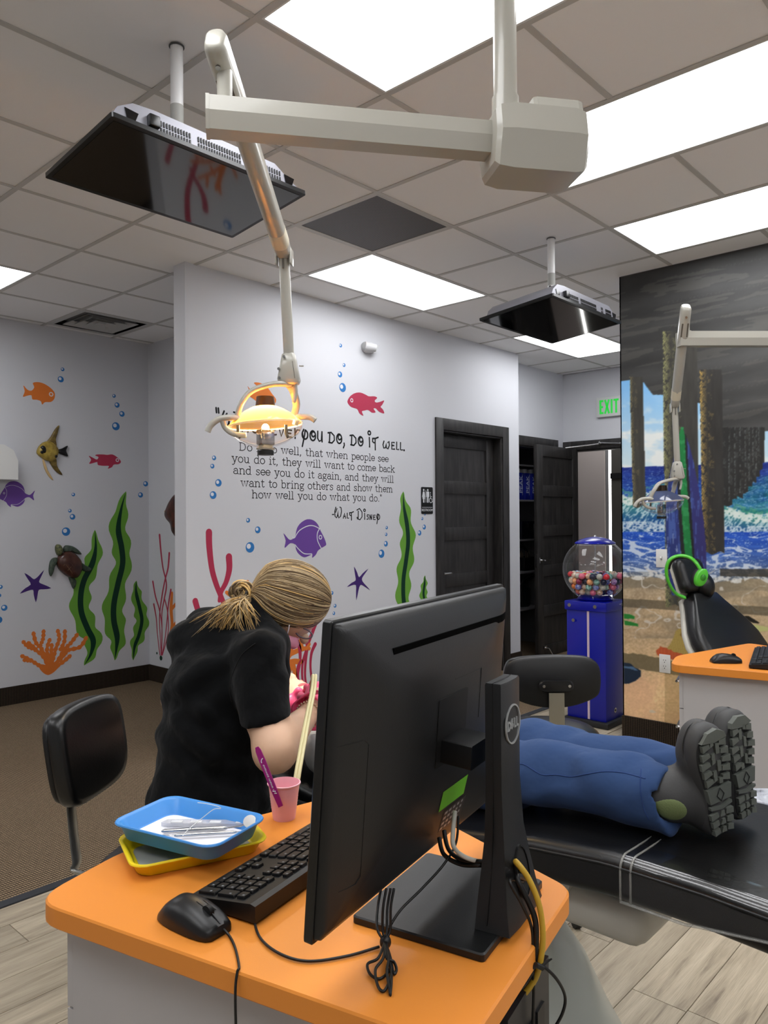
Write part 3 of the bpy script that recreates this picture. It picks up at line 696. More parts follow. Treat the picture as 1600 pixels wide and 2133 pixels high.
# corals
def coral(wall, cf, label, strands, m, n=8):
    mb = MB()
    for i, (pts, ws) in enumerate(strands): rib(wall, cf, pts, ws, mb, n=n, d1=.0012+.00004*i)
    return mb
def bumpy(pts, w): 
    P = spline(pts, 7); return ([tuple(p) for p in P], [w*(1+.28*sin(i*1.9)) for i in range(len(P))])
st = [bumpy(p, 9) for p in ([(115, 1865), (140, 1890), (175, 1905), (215, 1940), (240, 1995)], [(165, 1822), (178, 1870), (205, 1900), (225, 1950)], [(215, 1812), (212, 1850), (200, 1880)], [(245, 1855), (232, 1900), (238, 1950), (240, 1990)], [(285, 1810), (292, 1850), (275, 1900), (262, 1950), (250, 1995)], [(320, 1812), (318, 1860), (300, 1900)], [(380, 1830), (350, 1870), (320, 1900), (290, 1950), (258, 1998)], [(425, 1845), (395, 1890), (340, 1905), (325, 1918)], [(345, 1935), (310, 1965), (265, 1995), (240, 2008)], [(108, 1935), (150, 1955), (190, 1980), (235, 2005)], [(120, 1955), (150, 1958)], [(330, 1905), (300, 1950), (262, 1985)], [(140, 1870), (175, 1900)], [(255, 1880), (252, 1930), (245, 1990)])]
mb = coral('left', c3, '', st, V_OR, 1); rib('left', c3, [(200, 1985), (240, 2003), (285, 1980)], [10, 26, 12], mb, d1=.001)
decal('coral_decal', 'knobbly orange coral decal low on the alcove wall', 'wall decal', [('branches', mb, V_OR)])
mb = coral('alcove', c3, '', [([(788, 1338), (795, 1420), (805, 1500), (822, 1580), (812, 1650), (800, 1720), (800, 1800), (797, 1930)], [7, 6, 5, 5, 5, 4, 3, 3]), ([(836, 1428), (830, 1500), (815, 1560), (800, 1640), (788, 1740), (792, 1850), (796, 1930)], [7, 6, 5, 5, 4, 3, 3]), ([(755, 1568), (768, 1640), (788, 1710), (800, 1800), (798, 1930)], [6, 5, 4, 3, 3]), ([(760, 1680), (772, 1750), (778, 1830), (790, 1930)], [6, 4, 3, 3]), ([(844, 1608), (832, 1680), (825, 1760), (815, 1850), (800, 1930)], [6, 5, 4, 3, 3]), ([(812, 1650), (828, 1720), (830, 1820), (802, 1930)], [4, 4, 3, 3])], V_RD)
decal('coral_decal', 'slender crimson branching coral decal on the short alcove return wall', 'wall decal', [('branches', mb, V_RD), ('holdfast', disc('alcove', c3, (795, 1945), 12), V_DG), ('holdfast', disc('alcove', c3, (775, 1921), 6), V_DG)])
mb = coral('alcove', c3, '', [([(850, 1625), (845, 1700), (850, 1780), (842, 1850), (845, 1910)], [9, 14, 12, 15, 8]), ([(850, 1700), (875, 1670), (900, 1640)], [10, 8, 8]), ([(848, 1800), (880, 1760), (920, 1740)], [10, 9, 8]), ([(845, 1870), (890, 1850), (930, 1860)], [9, 9, 8])], V_OR)
decal('coral_decal', 'orange coral decal on the alcove return wall, cut off by the wall end', 'wall decal', [('branches', mb, V_OR)])
mb = coral('center', c4, '', [([(170, 1412), (172, 1500), (188, 1640), (215, 1740), (250, 1830), (290, 1930)], [20, 19, 17, 16, 15, 14]), ([(298, 1570), (300, 1650), (280, 1730), (250, 1790), (236, 1850)], [20, 18, 15, 13, 10])], V_RD)
rib('center', c5, [(422, 440), (440, 500), (470, 580), (520, 700)], [19, 18, 16, 14], mb)
decal('coral_decal', 'large crimson branching coral decal behind the hygienist ponytail', 'wall decal', [('branches', mb, V_RD)])
mb = coral('center', c5, '', [([(1262, 592), (1235, 660), (1205, 740), (1190, 850), (1185, 960), (1200, 1070)], [10, 11, 11, 8, 7, 7]), ([(1255, 740), (1230, 800), (1222, 880), (1228, 960), (1240, 1010)], [11, 9, 7, 7, 7]), ([(1110, 680), (1145, 760), (1150, 860), (1135, 960), (1155, 1060)], [12, 12, 9, 8, 8]), ([(1190, 700), (1200, 760), (1170, 860), (1165, 960), (1180, 1060)], [12, 11, 8, 7, 7]), ([(1155, 850), (1130, 920), (1145, 1060)], [7, 7, 7])], V_RD)
decal('coral_decal', 'crimson branching coral decal seen below the hygienist glasses', 'wall decal', [('branches', mb, V_RD)])
mb = coral('center', c5, '', [([(1075, 730), (1085, 790), (1060, 840), (1080, 900), (1060, 960), (1080, 1040)], [16, 18, 20, 18, 16, 14]), ([(1060, 820), (1120, 790), (1180, 770), (1215, 770)], [14, 14, 12, 10]), ([(1150, 720), (1165, 770)], [14, 12]), ([(1060, 870), (1110, 860), (1160, 860)], [14, 16, 12]), ([(1100, 870), (1110, 920), (1120, 960)], [14, 14, 12]), ([(1050, 980), (1100, 985)], [13, 12]), ([(1195, 770), (1215, 740)], [10, 9]), ([(980, 700), (1030, 760), (1060, 830)], [12, 14, 14])], V_OR)
decal('coral_decal', 'orange coral decal between the hygienist sleeve and the crimson coral', 'wall decal', [('branches', mb, V_OR)])
mb = coral('center', c5, '', [([(785, 305), (780, 345), (790, 420), (830, 520), (860, 640), (880, 760), (890, 900), (895, 1040)], [10, 13, 15, 17, 18, 20, 20, 16]), ([(755, 325), (765, 370), (800, 430)], [10, 12, 13]), ([(640, 380), (700, 420), (760, 470), (830, 540)], [11, 13, 14, 15]), ([(690, 330), (700, 380), (705, 430)], [10, 11, 12]), ([(600, 500), (680, 520), (760, 560), (850, 640)], [11, 13, 15, 15]), ([(640, 600), (700, 640), (780, 680), (870, 760)], [11, 13, 14, 15]), ([(920, 480), (900, 560), (870, 650)], [11, 13, 15]), ([(980, 560), (950, 640), (885, 780)], [11, 13, 15]), ([(700, 760), (780, 800), (885, 880)], [11, 13, 15]), ([(640, 560), (690, 560)], [10, 11]), ([(1000, 760), (950, 800), (890, 880)], [11, 13, 15]), ([(740, 500), (760, 440)], [11, 10])], V_OR)
decal('coral_decal', 'broad orange coral decal behind the hygienist, its tips peeking above the hair knot', 'wall decal', [('branches', mb, V_OR)])
# bubbles
BUB = {'orange fish on the alcove wall': ('left', c3, [(309, 520, 9), (300, 569, 15)]),
       'tall kelp, high on the alcove wall': ('left', c3, [(563, 651, 9), (578, 696, 13), (602, 740, 14), (572, 801, 20)]),
       'alcove corner, level with the purple fish': ('left', c3, [(719, 1085, 13), (694, 1140, 13)]),
       'sea turtle': ('left', c3, [(362, 1138, 9), (345, 1218, 9), (358, 1248, 14), (326, 1321, 21)]),
       'left picture edge under the turtle': ('left', c3, [(3, 1594, 10), (-3, 1636, 9), (21, 1697, 15), (-6, 1757, 17)]),
       'crimson fish near the motion sensor': ('center', c4, [(1014, 215, 12), (1036, 340, 12), (1010, 400, 19), (1027, 484, 29)]),
       'left side of the quotation': ('center', c4, [(203, 935, 15), (192, 988, 15), (231, 1095, 24), (197, 1173, 25)]),
       'hygienist head, left of the surgeonfish': ('center', c4, [(421, 1335, 15), (483, 1396, 22), (433, 1508, 34)]),
       'kelp by the restroom door, on its left': ('center', c4, [(1309, 1382, 11), (1306, 1425, 11), (1304, 1485, 18), (1276, 1549, 27)]),
       'restroom sign': ('center', c4, [(1554, 1296, 8), (1537, 1324, 10), (1550, 1378, 16), (1520, 1416, 17)]),
       'monitor top edge by the hygienist forehead': ('center', c5, [(1372, 384, 13), (1393, 473, 13), (1385, 525, 12), (1362, 570, 9)])}
ORD = [['upper', 'lower'], ['top', 'middle', 'bottom'], ['topmost', 'second', 'third', 'lowest']]
PREP = {'orange fish on the alcove wall': 'above the', 'tall kelp, high on the alcove wall': 'over the', 'alcove corner, level with the purple fish': 'at the', 'sea turtle': 'above the', 'left picture edge under the turtle': 'at the', 'crimson fish near the motion sensor': 'over the', 'left side of the quotation': 'at the', 'hygienist head, left of the surgeonfish': 'over the', 'kelp by the restroom door, on its left': 'beside the', 'restroom sign': 'under the', 'monitor top edge by the hygienist forehead': 'above the'}
for nm, (wl, cf, L_) in BUB.items():
    for i, (x, y, r) in enumerate(L_):
        t = decal('bubble_decal', '%s round blue bubble decal %s %s' % (ORD[len(L_)-2][i], PREP[nm], nm), 'wall decal',
              [('bubble', disc(wl, cf, (x, y), r), V_BL), ('highlight', disc(wl, cf, (x-r*.25, y-r*.2), r*.48, None, 0, .0017), V_WH)], 'blue bubble decals')
# real relief ornaments on the alcove wall
def ornament_pt(cf, x, y): return np.array(on_y(*cf(x, y), YL))
def relief(name, cf, poly, thick, m, parent, bulge=True, n=6):
    P = [ornament_pt(cf, *p) for p in poly]; Q = spline(P, 4, True); c = np.mean(Q, axis=0); mb = MB(); rings = []
    for s, d in ((1, 0), (1, -.35), (.93, -.62), (.78, -.85), (.5, -.97), (.2, -1)): rings.append([c+(q-c)*np.array([s, 0, s])+np.array([0, d*thick-.003, 0]) for q in Q])
    mb.loft(rings); return mb.build(name, m, parent, True, 180)
yf = thing('fish_ornament', 'yellow and black angelfish wall ornament with long trailing fins', 'ornament', tuple(ornament_pt(c3, 245, 920)))
M_yf = mat('ornament_yellow', (.72, .62, .28), .35, var=(30, (.55, .46, .20))); M_of = mat('ornament_olive', (.33, .27, .13), .4, var=(20, (.50, .42, .2), (1, 1, 3))); M_ob = mat('ornament_black', (.06, .06, .065), .35)
bpy.context.view_layer.update()
relief('body', c3, [(178, 928), (198, 890), (230, 875), (260, 885), (285, 920), (270, 965), (240, 975), (200, 955)], .045, M_yf, yf)
relief('dorsal_fin', c3, [(228, 882), (250, 850), (270, 815), (290, 797), (283, 830), (272, 870), (276, 905), (250, 890)], .02, M_of, yf)
relief('anal_fin', c3, [(238, 960), (272, 955), (276, 990), (290, 1020), (306, 1042), (280, 1030), (255, 1000)], .02, M_of, yf)
relief('tail', c3, [(282, 918), (305, 910), (332, 897), (324, 922), (333, 950), (305, 942), (284, 932)], .022, M_ob, yf)
relief('pelvic_fin', c3, [(208, 965), (216, 968), (228, 1010), (245, 1042), (262, 1068), (240, 1050), (218, 1010)], .012, mat('ornament_cream', (.80, .68, .48), .4), yf)
relief('face_band', c3, [(190, 905), (205, 895), (218, 912), (216, 935), (204, 938), (196, 920)], .052, M_ob, yf)
MB().sphere(ornament_pt(c3, 196, 930)+np.array([0, -.042, 0]), .013).build('eye', M_ob, yf, True, 180); MB().sphere(ornament_pt(c3, 266, 951)+np.array([0, -.04, 0]), .012).build('eye_spot', M_ob, yf, True, 180)
tt = thing('turtle_ornament', 'brown sea turtle wall ornament swimming over the kelp decal', 'ornament', tuple(ornament_pt(cT, 1010, 1670)))
bpy.context.view_layer.update()
M_sh = mat('turtle_shell', (.22, .13, .11), .25, var=(18, (.33, .2, .16))); M_fl = mat('turtle_skin', (.16, .22, .19), .5, var=(60, (.28, .33, .27))); M_hd = mat('turtle_head', (.45, .46, .28), .5, var=(60, (.2, .24, .18)))
relief('shell', cT, [(850, 1560), (920, 1500), (1020, 1480), (1110, 1530), (1180, 1620), (1195, 1720), (1170, 1810), (1120, 1870), (1030, 1870), (940, 1820), (860, 1740), (830, 1650)], .07, M_sh, tt)
relief('head', cT, [(840, 1378), (880, 1390), (908, 1450), (900, 1510), (870, 1550), (835, 1530), (812, 1470), (812, 1410)], .05, M_hd, tt)
relief('front_flipper', cT, [(930, 1440), (960, 1395), (1040, 1400), (1110, 1430), (1170, 1480), (1198, 1525), (1120, 1515), (1040, 1475), (960, 1490), (930, 1480)], .03, M_fl, tt)
relief('front_flipper', cT, [(845, 1580), (780, 1580), (735, 1630), (718, 1720), (720, 1800), (745, 1850), (775, 1790), (795, 1710), (825, 1660)], .03, M_fl, tt)
relief('rear_flipper', cT, [(1190, 1650), (1260, 1690), (1345, 1740), (1290, 1780), (1215, 1760)], .025, M_fl, tt)
relief('rear_flipper', cT, [(1010, 1860), (1080, 1880), (1120, 1920), (1110, 1990), (1080, 2035), (1050, 1980)], .025, M_fl, tt)
mb = MB(); cS = ornament_pt(cT, 1010, 1690)
for a_, b_ in (((900, 1560), (1130, 1800)), ((880, 1620), (1060, 1860)), ((960, 1520), (1180, 1720)), ((890, 1690), (990, 1560)), ((950, 1760), (1060, 1620)), ((1010, 1830), (1140, 1690))):
    L_ = []
    for k2 in range(9):
        s = k2/8; q = ornament_pt(cT, a_[0]*(1-s)+b_[0]*s, a_[1]*(1-s)+b_[1]*s); rr_ = min(1, np.linalg.norm((q-cS)[[0, 2]])/.105); q[1] = YL-.07*(1-rr_**4)**.6*.98-.002; L_.append(q)
    mb.tube(L_, .0028, 5)
mb.build('scute_ridge', mat('scute_ridge', (.42, .30, .2), .4), tt, True, 180)
def alc(x, y): return np.array(on_x(*c3(x, y), XA))
bf = thing('fish_ornament', 'reddish brown discus fish wall ornament half hidden by the wall end', 'ornament', tuple(alc(880, 1240)))
bpy.context.view_layer.update()
P = [alc(*p) for p in ((824, 1235), (832, 1205), (850, 1165), (872, 1138), (920, 1120), (970, 1160), (990, 1240), (960, 1310), (900, 1345), (868, 1338), (856, 1290), (834, 1262))]; Q = spline(P, 4, True); c = np.mean(Q, axis=0); mb = MB()
mb.loft([[c+(q-c)*np.array([0, s, s])+np.array([d, 0, 0]) for q in Q] for s, d in ((1, 0), (1, -.02), (.85, -.045), (.5, -.06), (.2, -.064))]); mb.build('body', mat('ornament_brown', (.36, .15, .10), .35, var=(25, (.16, .07, .05))), bf, True, 180)
MB().sphere(alc(833, 1222)+np.array([-.028, 0, 0]), .014).build('eye', mat('ornament_eye', (.75, .62, .4), .3), bf, True, 180)

# ------------------------------------------------------------------ quotation lettering, drawn with single strokes
def arc(cx, cy, rx, ry, a0, a1, n=10): return [(cx+rx*cos(math.radians(a0+(a1-a0)*i/n)), cy+ry*sin(math.radians(a0+(a1-a0)*i/n))) for i in range(n+1)]
def serif(x, y, w=.13): return [(x-w, y), (x+w, y)]
G = {}
G['o'] = (.86, [arc(.43, .5, .36, .5, 90, 450, 18)])
G['e'] = (.84, [[(.08, .52), (.78, .52)]+arc(.43, .52, .35, .48, 0, 325, 16)])
G['c'] = (.80, [arc(.43, .5, .36, .5, 40, 320, 14), [(.70, .80), (.72, .82)]])
G['a'] = (.88, [[(.12, .78)]+arc(.42, .62, .26, .38, 150, 0, 8)+[(.68, .12), (.74, 0), (.84, .02)], arc(.38, .28, .30, .28, 65, 330, 12)])
G['d'] = (.98, [arc(.42, .5, .34, .5, 50, 310, 12), [(.72, 1.5), (.72, 0), (.88, 0)], [(.56, 1.5), (.72, 1.5)]])
G['b'] = (.98, [arc(.54, .5, .34, .5, -130, 130, 12), [(.08, 1.5), (.24, 1.5), (.24, 0)]])
G['g'] = (.88, [arc(.38, .66, .28, .32, 90, 450, 14), [(.60, .86), (.82, .98)], [(.24, .38), (.14, .2), (.3, .1), (.62, .08), (.76, -.12), (.66, -.38), (.36, -.46), (.1, -.36), (.1, -.14), (.3, .02)]])
G['h'] = (1.06, [[(.08, 1.5), (.24, 1.5), (.24, 0)], serif(.24, 0), [(.24, .66)]+arc(.53, .66, .29, .34, 170, 0, 8)+[(.82, 0)], serif(.82, 0)])
G['i'] = (.52, [[(.1, 1), (.26, 1), (.26, 0)], serif(.26, 0, .18), arc(.25, 1.38, .04, .04, 0, 360, 6)])
G['k'] = (1.04, [[(.08, 1.5), (.24, 1.5), (.24, 0)], serif(.24, 0), [(.78, 1), (.26, .45)], [(.44, .62), (.84, 0)], serif(.78, 1, .14), serif(.84, 0, .14)])
G['l'] = (.52, [[(.1, 1.5), (.26, 1.5), (.26, 0)], serif(.26, 0, .18)])
G['m'] = (1.5, [[(.06, 1), (.22, 1), (.22, 0)], serif(.22, 0), [(.22, .66)]+arc(.48, .66, .26, .34, 170, 0, 8)+[(.74, 0)], serif(.74, 0), [(.74, .66)]+arc(1.0, .66, .26, .34, 170, 0, 8)+[(1.26, 0)], serif(1.26, 0)])
G['n'] = (1.06, [[(.08, 1), (.24, 1), (.24, 0)], serif(.24, 0), [(.24, .66)]+arc(.53, .66, .29, .34, 170, 0, 8)+[(.82, 0)], serif(.82, 0)])
G['p'] = (.98, [[(.08, 1), (.24, 1), (.24, -.48)], serif(.24, -.48, .16), arc(.54, .5, .34, .5, -130, 130, 12)])
G['r'] = (.80, [[(.08, 1), (.24, 1), (.24, 0)], serif(.24, 0, .16), [(.24, .6), (.36, .88), (.54, 1), (.7, .94)]])
G['s'] = (.76, [[(.64, .78), (.6, .92), (.38, 1), (.16, .9), (.14, .7), (.3, .56), (.52, .46), (.64, .28), (.56, .07), (.34, 0), (.14, .06), (.1, .22)]])
G['t'] = (.66, [[(.28, 1.32), (.28, .2), (.36, .02), (.5, 0), (.6, .14)], [(.08, 1), (.56, 1)]])
G['u'] = (1.06, [[(.08, 1), (.24, 1), (.24, .34)]+arc(.5, .34, .26, .34, 180, 350, 8), [(.62, 1), (.78, 1), (.78, 0), (.94, 0)]])
G['w'] = (1.36, [[(.18, 1), (.42, 0), (.67, .9), (.92, 0), (1.16, 1)], serif(.18, 1, .14), serif(1.16, 1, .14), serif(.67, .95, .1)])
G['y'] = (.98, [[(.18, 1), (.48, .05)], [(.8, 1), (.42, -.28), (.28, -.46), (.12, -.42)], serif(.18, 1, .14), serif(.8, 1, .14)])
G['D'] = (1.3, [[(.12, 1.4), (.28, 1.4), (.28, 0), (.12, 0)], [(.28, 1.4), (.6, 1.4), (.95, 1.2), (1.08, .7), (.95, .2), (.6, 0), (.28, 0)]])
G[','] = (.45, [[(.22, .08), (.24, 0), (.14, -.26)], [(.18, .06), (.25, .04)]])
G['.'] = (.45, [arc(.22, .05, .04, .04, 0, 360, 6)])
G['"'] = (.55, [[(.16, 1.5), (.18, 1.15)], [(.36, 1.5), (.38, 1.15)]])
G[' '] = (.62, [])
def write(txt, GL, X0, X1, zb0, zb1, xh, lw, name, parent, m=V_BK, sp=.0, each=False):
    """lay a line of stroke letters on the centre wall between X0 and X1"""
    adv = sum(GL[c][0]+sp for c in txt); s = (X1-X0)/adv; mb = MB(); x = 0; g = WALLS['center'][1]; j = 0
    for c in txt:
        if each: mb = MB()
        wd, st_ = GL[c]
        for q in st_:
            P = []
            for px, py in q: X = X0+(x+px)*s; P.append((X, zb0+(zb1-zb0)*(X-X0)/(X1-X0)+py*xh))
            if len(P) < 2: continue
            ribbon(P, [lw]*len(P), g, mb, d0=.0002, d1=.001+.00003*(j % 7)); j += 1
        if each and st_: mb.build('letter', m, parent, True, 0)
        x += wd+sp
    if not each: o = mb.build(name, m, parent, True, 0); o['kind'] = 'stuff'
qt = thing('quotation_lettering', 'black quotation lettering in five typewriter lines under a script heading', 'wall lettering', (2.29, YW-.001, 1.75)); bpy.context.view_layer.update()
for i, (tx, x0, x1, za, zb) in enumerate((('Do it so well, that when people see', 1.545, 3.011, 1.910, 1.902), ('you do it, they will want to come back', 1.488, 3.085, 1.831, 1.823), ('and see you do it again, and they will', 1.500, 3.071, 1.755, 1.741), ('want to bring others and show them', 1.558, 3.057, 1.674, 1.663), ('how well you do what you do."', 1.648, 2.931, 1.598, 1.588))):
    write(tx, G, x0, x1, za, zb, .036, .0026, 'text_line', qt)
# script heading, hand shaped letters
S = {' ': (.55, [])}
S['"'] = (.5, [[(.12, 1.9), (.16, 1.45)], [(.32, 1.9), (.36, 1.45)]])
S['W'] = (1.9, [[(.35, 1.7), (.1, 1.0), (.18, .2), (.5, 0), (.75, .5), (.85, 1.2), (.8, .5), (1.0, 0), (1.4, .3), (1.6, 1.1), (1.5, 1.7), (1.25, 1.75)], [(.3, .9), (.6, 1.5)]])
S['h'] = (.95, [[(.2, 1.6), (.16, 0)], [(.16, .5), (.4, .95), (.66, .8), (.7, 0)]])
S['a'] = (1.0, [arc(.45, .45, .33, .45, 60, 400, 14), [(.78, .95), (.8, .1), (.95, 0)]])
S['t'] = (.8, [[(.35, 1.4), (.32, .1), (.45, 0)], [(.05, 1.05), (.7, 1.12)]])
S['e'] = (.95, [[(.2, .5), (.75, .6), (.6, .95), (.3, .85), (.12, .4), (.35, 0), (.8, .12)]])
S['v'] = (.85, [[(.1, 1), (.38, 0), (.72, 1.05)]])
S['r'] = (.8, [[(.18, 1), (.2, 0)], [(.2, .5), (.4, .9), (.7, .92)]])
S['y'] = (1.12, [arc(.56, .52, .38, .44, 120, 440, 18), [(.40, 1.02), (.22, .72), (.30, .30), (.52, .10)], [(.60, .98), (.50, .45), (.26, -.45), (.20, -.66)]])
S['o'] = (1.02, [arc(.5, .5, .38, .48, 95, 470, 20), arc(.56, .66, .22, .26, 60, 330, 10)])
S['u'] = (1.0, [[(.16, 1), (.14, .3), (.36, .02), (.66, .15), (.74, .95)], [(.74, 1), (.76, 0)]])
S['d'] = (1.15, [[(.3, 1.02), (.24, 0)], [(.05, .98), (.5, 1.05), (.92, .75), (.95, .3), (.6, -.02), (.15, .02)]])
S[','] = (.5, [[(.2, .1), (.24, -.1), (.1, -.38)]])
S['i'] = (.72, [[(.3, 1.0), (.34, 0)], arc(.3, 1.5, .22, .2, 100, 470, 14), [(.34, 0), (.3, .02)]])
S['T'] = (1.15, [[(.5, .95), (.52, -.25)], [(.12, .95), (.1, .6), (.34, .5)], [(.1, .95), (.55, .98), (1.0, 1.15)]])
S['w'] = (1.35, [[(.25, .8), (.08, .4), (.2, .04), (.48, .1), (.62, .6), (.66, .1), (.9, 0), (1.14, .4), (1.1, .85), (.9, .7)]])
S['E'] = (.82, [[(.62, .78), (.2, .78), (.2, .02), (.66, .05)], [(.2, .42), (.55, .44)]])
S['l'] = (.66, [[(.22, .85), (.2, .04), (.52, .06)]])
S['.'] = (.4, [arc(.16, .04, .05, .05, 0, 360, 6)])
write('"WhatevEr ', S, 1.36, 2.13, 2.045, 2.02, .066, .0062, 'heading', qt, each=True)
write('you do, do iT wEll.', S, 2.085, 3.215, 2.018, 2.005, .072, .0062, 'heading', qt, each=True)
# signature line
S['-'] = (.5, [[(.08, .5), (.4, .52)]])
S['A'] = (.78, [[(.1, 0), (.36, .8), (.62, 0)], [(.2, .3), (.55, .32)]])
S['D2'] = S['d']
S['D'] = (1.6, [[(.42, 1.3), (.38, .05)], [(.1, 1.45), (.7, 1.75), (1.3, 1.2), (1.3, .4), (.8, -.12), (.15, .05), (.05, .25), (.4, .25)]])
S['s'] = (.7, [[(.56, .76), (.25, .78), (.16, .56), (.46, .4), (.5, .1), (.14, .02)]])
S['n'] = (.82, [[(.16, 0), (.18, .78)], [(.18, .78), (.58, .02)], [(.58, .02), (.6, .82)]])
write('-WAlT DisnEy', S, 2.385, 2.91, 1.464, 1.442, .046, .0042, 'signature', qt, each=True)

# restroom sign, exit sign, motion sensor, wall plates
sg = thing('restroom_sign', 'black restroom sign with white figures beside the dark door frame', 'sign', (3.487, YW, 1.602)); bpy.context.view_layer.update()
MB().prism(rpoly(.152, .226, .012), 0, .004, lambda x, y, d: (3.487+x, YW-d, 1.602+y)).build('plate', V_BK, sg, True)
M_sw = mat('sign_white', (.85, .86, .88), .5)
def fig(mb, cx, skirt):
    g = lambda x, y, d: (3.487+cx+x, YW-.004-d, 1.602+.03+y)
    mb.prism([(.0095*cos(a), .058+.0095*sin(a)) for a in [2*pi*k/14 for k in range(14)]], 0, .001, g)
    if skirt: mb.prism([(-.010, .045), (.010, .045), (.021, -.002), (.017, -.004), (.008, .022), (.016, -.018), (.008, -.018), (.008, -.048), (.001, -.048), (.001, -.018), (-.001, -.018), (-.001, -.048), (-.008, -.048), (-.008, -.018), (-.016, -.018), (-.008, .022), (-.017, -.004), (-.021, -.002)], 0, .001, g)
    else: mb.prism([(-.014, .046), (.014, .046), (.018, .04), (.018, .0), (.012, .0), (.012, .03), (.010, -.048), (.002, -.048), (.001, -.005), (-.001, -.005), (-.002, -.048), (-.010, -.048), (-.012, .03), (-.012, .0), (-.018, .0), (-.018, .04)], 0, .001, g)
mb = MB(); fig(mb, -.046, True); mb.build('woman_figure', M_sw, sg, True, 0); mb = MB(); fig(mb, .008, False); mb.build('man_figure', M_sw, sg, True, 0)
MB().span((3.487-.020, YW-.005, 1.585), (3.487-.017, YW-.004, 1.69)).build('divider_line', M_sw, sg, True, 0)
g = WALLS['center'][1]; wc = MB()
ribbon([(3.487+.044, 1.655), (3.487+.044, 1.635), (3.487+.046, 1.618), (3.487+.062, 1.617), (3.487+.067, 1.594), (3.487+.073, 1.592)], [.0028]*6, g, wc, d0=.004, d1=.005); ribbon([(3.487+.047, 1.634), (3.487+.060, 1.634)], [.0025]*2, g, wc, d0=.004, d1=.0052)
ribbon([(3.487+.048+.020*cos(math.radians(a)), 1.604+.020*sin(math.radians(a))) for a in range(110, 345, 20)], [.0025]*12, g, wc, d0=.004, d1=.0053); ribbon([(3.487+.043, 1.668), (3.487+.0435, 1.669)], [.005]*2, g, wc, d0=.004, d1=.005)
wc.build('wheelchair_symbol', M_sw, sg, True, 0); MB().span((3.487-.068, YW-.005, 1.543), (3.487+.068, YW-.004, 1.546)).build('rule', M_sw, sg, True, 0)
text_on('lettering', 'RESTROOM', .0285, (3.487, YW-.0045, 1.521), (1, 0, 0), (0, 0, 1), M_sw, sg)
ex = thing('exit_sign', 'white exit sign with green letters over the exit doorway', 'sign', (XE, .60, 2.64)); bpy.context.view_layer.update()
MB().box((XE-.022, .61, 2.635), (.044, .31, .215), bev=.006).build('housing', mat('sign_body', (.82, .83, .82), .45), ex, True)
M_xg = mat('exit_green', (.2, .78, .3), .5, emit=((.15, .75, .25), .30))
def xl(y0, strokes):
    mb = MB()
    for (a, b), (c, d) in strokes:
        p, q = np.array((a, b)), np.array((c, d)); u_ = (q-p)/np.linalg.norm(q-p); n_ = np.array([-u_[1], u_[0]])*.011
        mb.prism([tuple(p+n_), tuple(q+n_), tuple(q-n_), tuple(p-n_)], 0, .0015, lambda x, z, d_: (XE-.0445-d_, .61+.115-y0-x, 2.635+z))
    mb.build('letter', M_xg, ex, True, 0)
xl(0, [((.011, -.075), (.011, .075)), ((.011, .064), (.046, .064)), ((.011, .0), (.042, .0)), ((.011, -.064), (.046, -.064))])
xl(.058, [((.006, .075), (.052, -.075)), ((.052, .075), (.006, -.075))]); xl(.132, [((.008, -.075), (.008, .075))]); xl(.162, [((.0, .064), (.058, .064)), ((.029, -.075), (.029, .064))])
ms = thing('motion_sensor', 'white wall motion sensor above the crimson fish decal', 'sensor', (2.76, YW, 2.775)); bpy.context.view_layer.update()
M_ms = mat('sensor_white', (.78, .78, .79), .4)
prof = [(.0, 0), (.062, 0), (.062, .012), (.052, .05), (.03, .075), (0, .08)]
MB().loft([[(2.757+r*.86*cos(a)+.2*d, YW-d, 2.775+r*.72*sin(a)-.1*d) for a in [2*pi*k/24 for k in range(24)]] for r, d in ((.062, 0), (.062, .015), (.054, .05), (.036, .07), (.008, .078))]).build('housing', M_ms, ms, True, 180)
MB().cyl((2.715, YW-.03, 2.775), (2.79, YW-.075, 2.765), .036, .030, 22).build('sensor_barrel', M_ms, ms, True)
MB().sphere((2.712, YW-.03, 2.776), (.012, .028, .032)).build('lens', mat('sensor_lens', (.66, .66, .66), .3), ms, True, 180)
MB().prism([(0, .0), (.065, .028), (.072, .024), (.03, -.04), (0, -.045)], .02, .05, lambda x, y, d: (2.79+x, YW-d, 2.775+y)).build('shroud', M_ms, ms, True)
def plate(name, label, cat, y, z): 
    t = thing(name, label, cat, (XM-.0015, y, z)); MB().box((-.003, 0, 0), (.006, .072, .117), bev=.0025).build('cover_plate', M_white, t); return t
t = plate('light_switch', 'white toggle light switch on the mural sand beside the headrest', 'switch', -1.145, 1.19)
MB().box((-.007, 0, 0), (.004, .011, .024)).build('toggle_slot', mat('plate_grey', (.6, .6, .6), .5), t); MB().box((-.013, 0, .004), (.014, .008, .012), R=rotm('Y', .5)).build('toggle', M_white, t)
for z in (-.03, .03): MB().cyl((-.005, 0, z), (-.0075, 0, z), .003, n=8).build('screw', M_white, t)
t = plate('wall_outlet', 'white duplex power outlet low on the mural left of the orange desk', 'outlet', -1.16, .52)
MB().box((-.0068, 0, 0), (.003, .034, .068), bev=.001).build('receptacle_face', M_white, t)
for z in (-.019, .019):
    mb = MB()
    for y in (-.007, .007): mb.box((-.0086, y, z+.004), (.001, .0025, .009))
    mb.cyl((-.008, 0, z-.009), (-.0092, 0, z-.009), .003, n=8); mb.build('socket_slots', M_black, t)
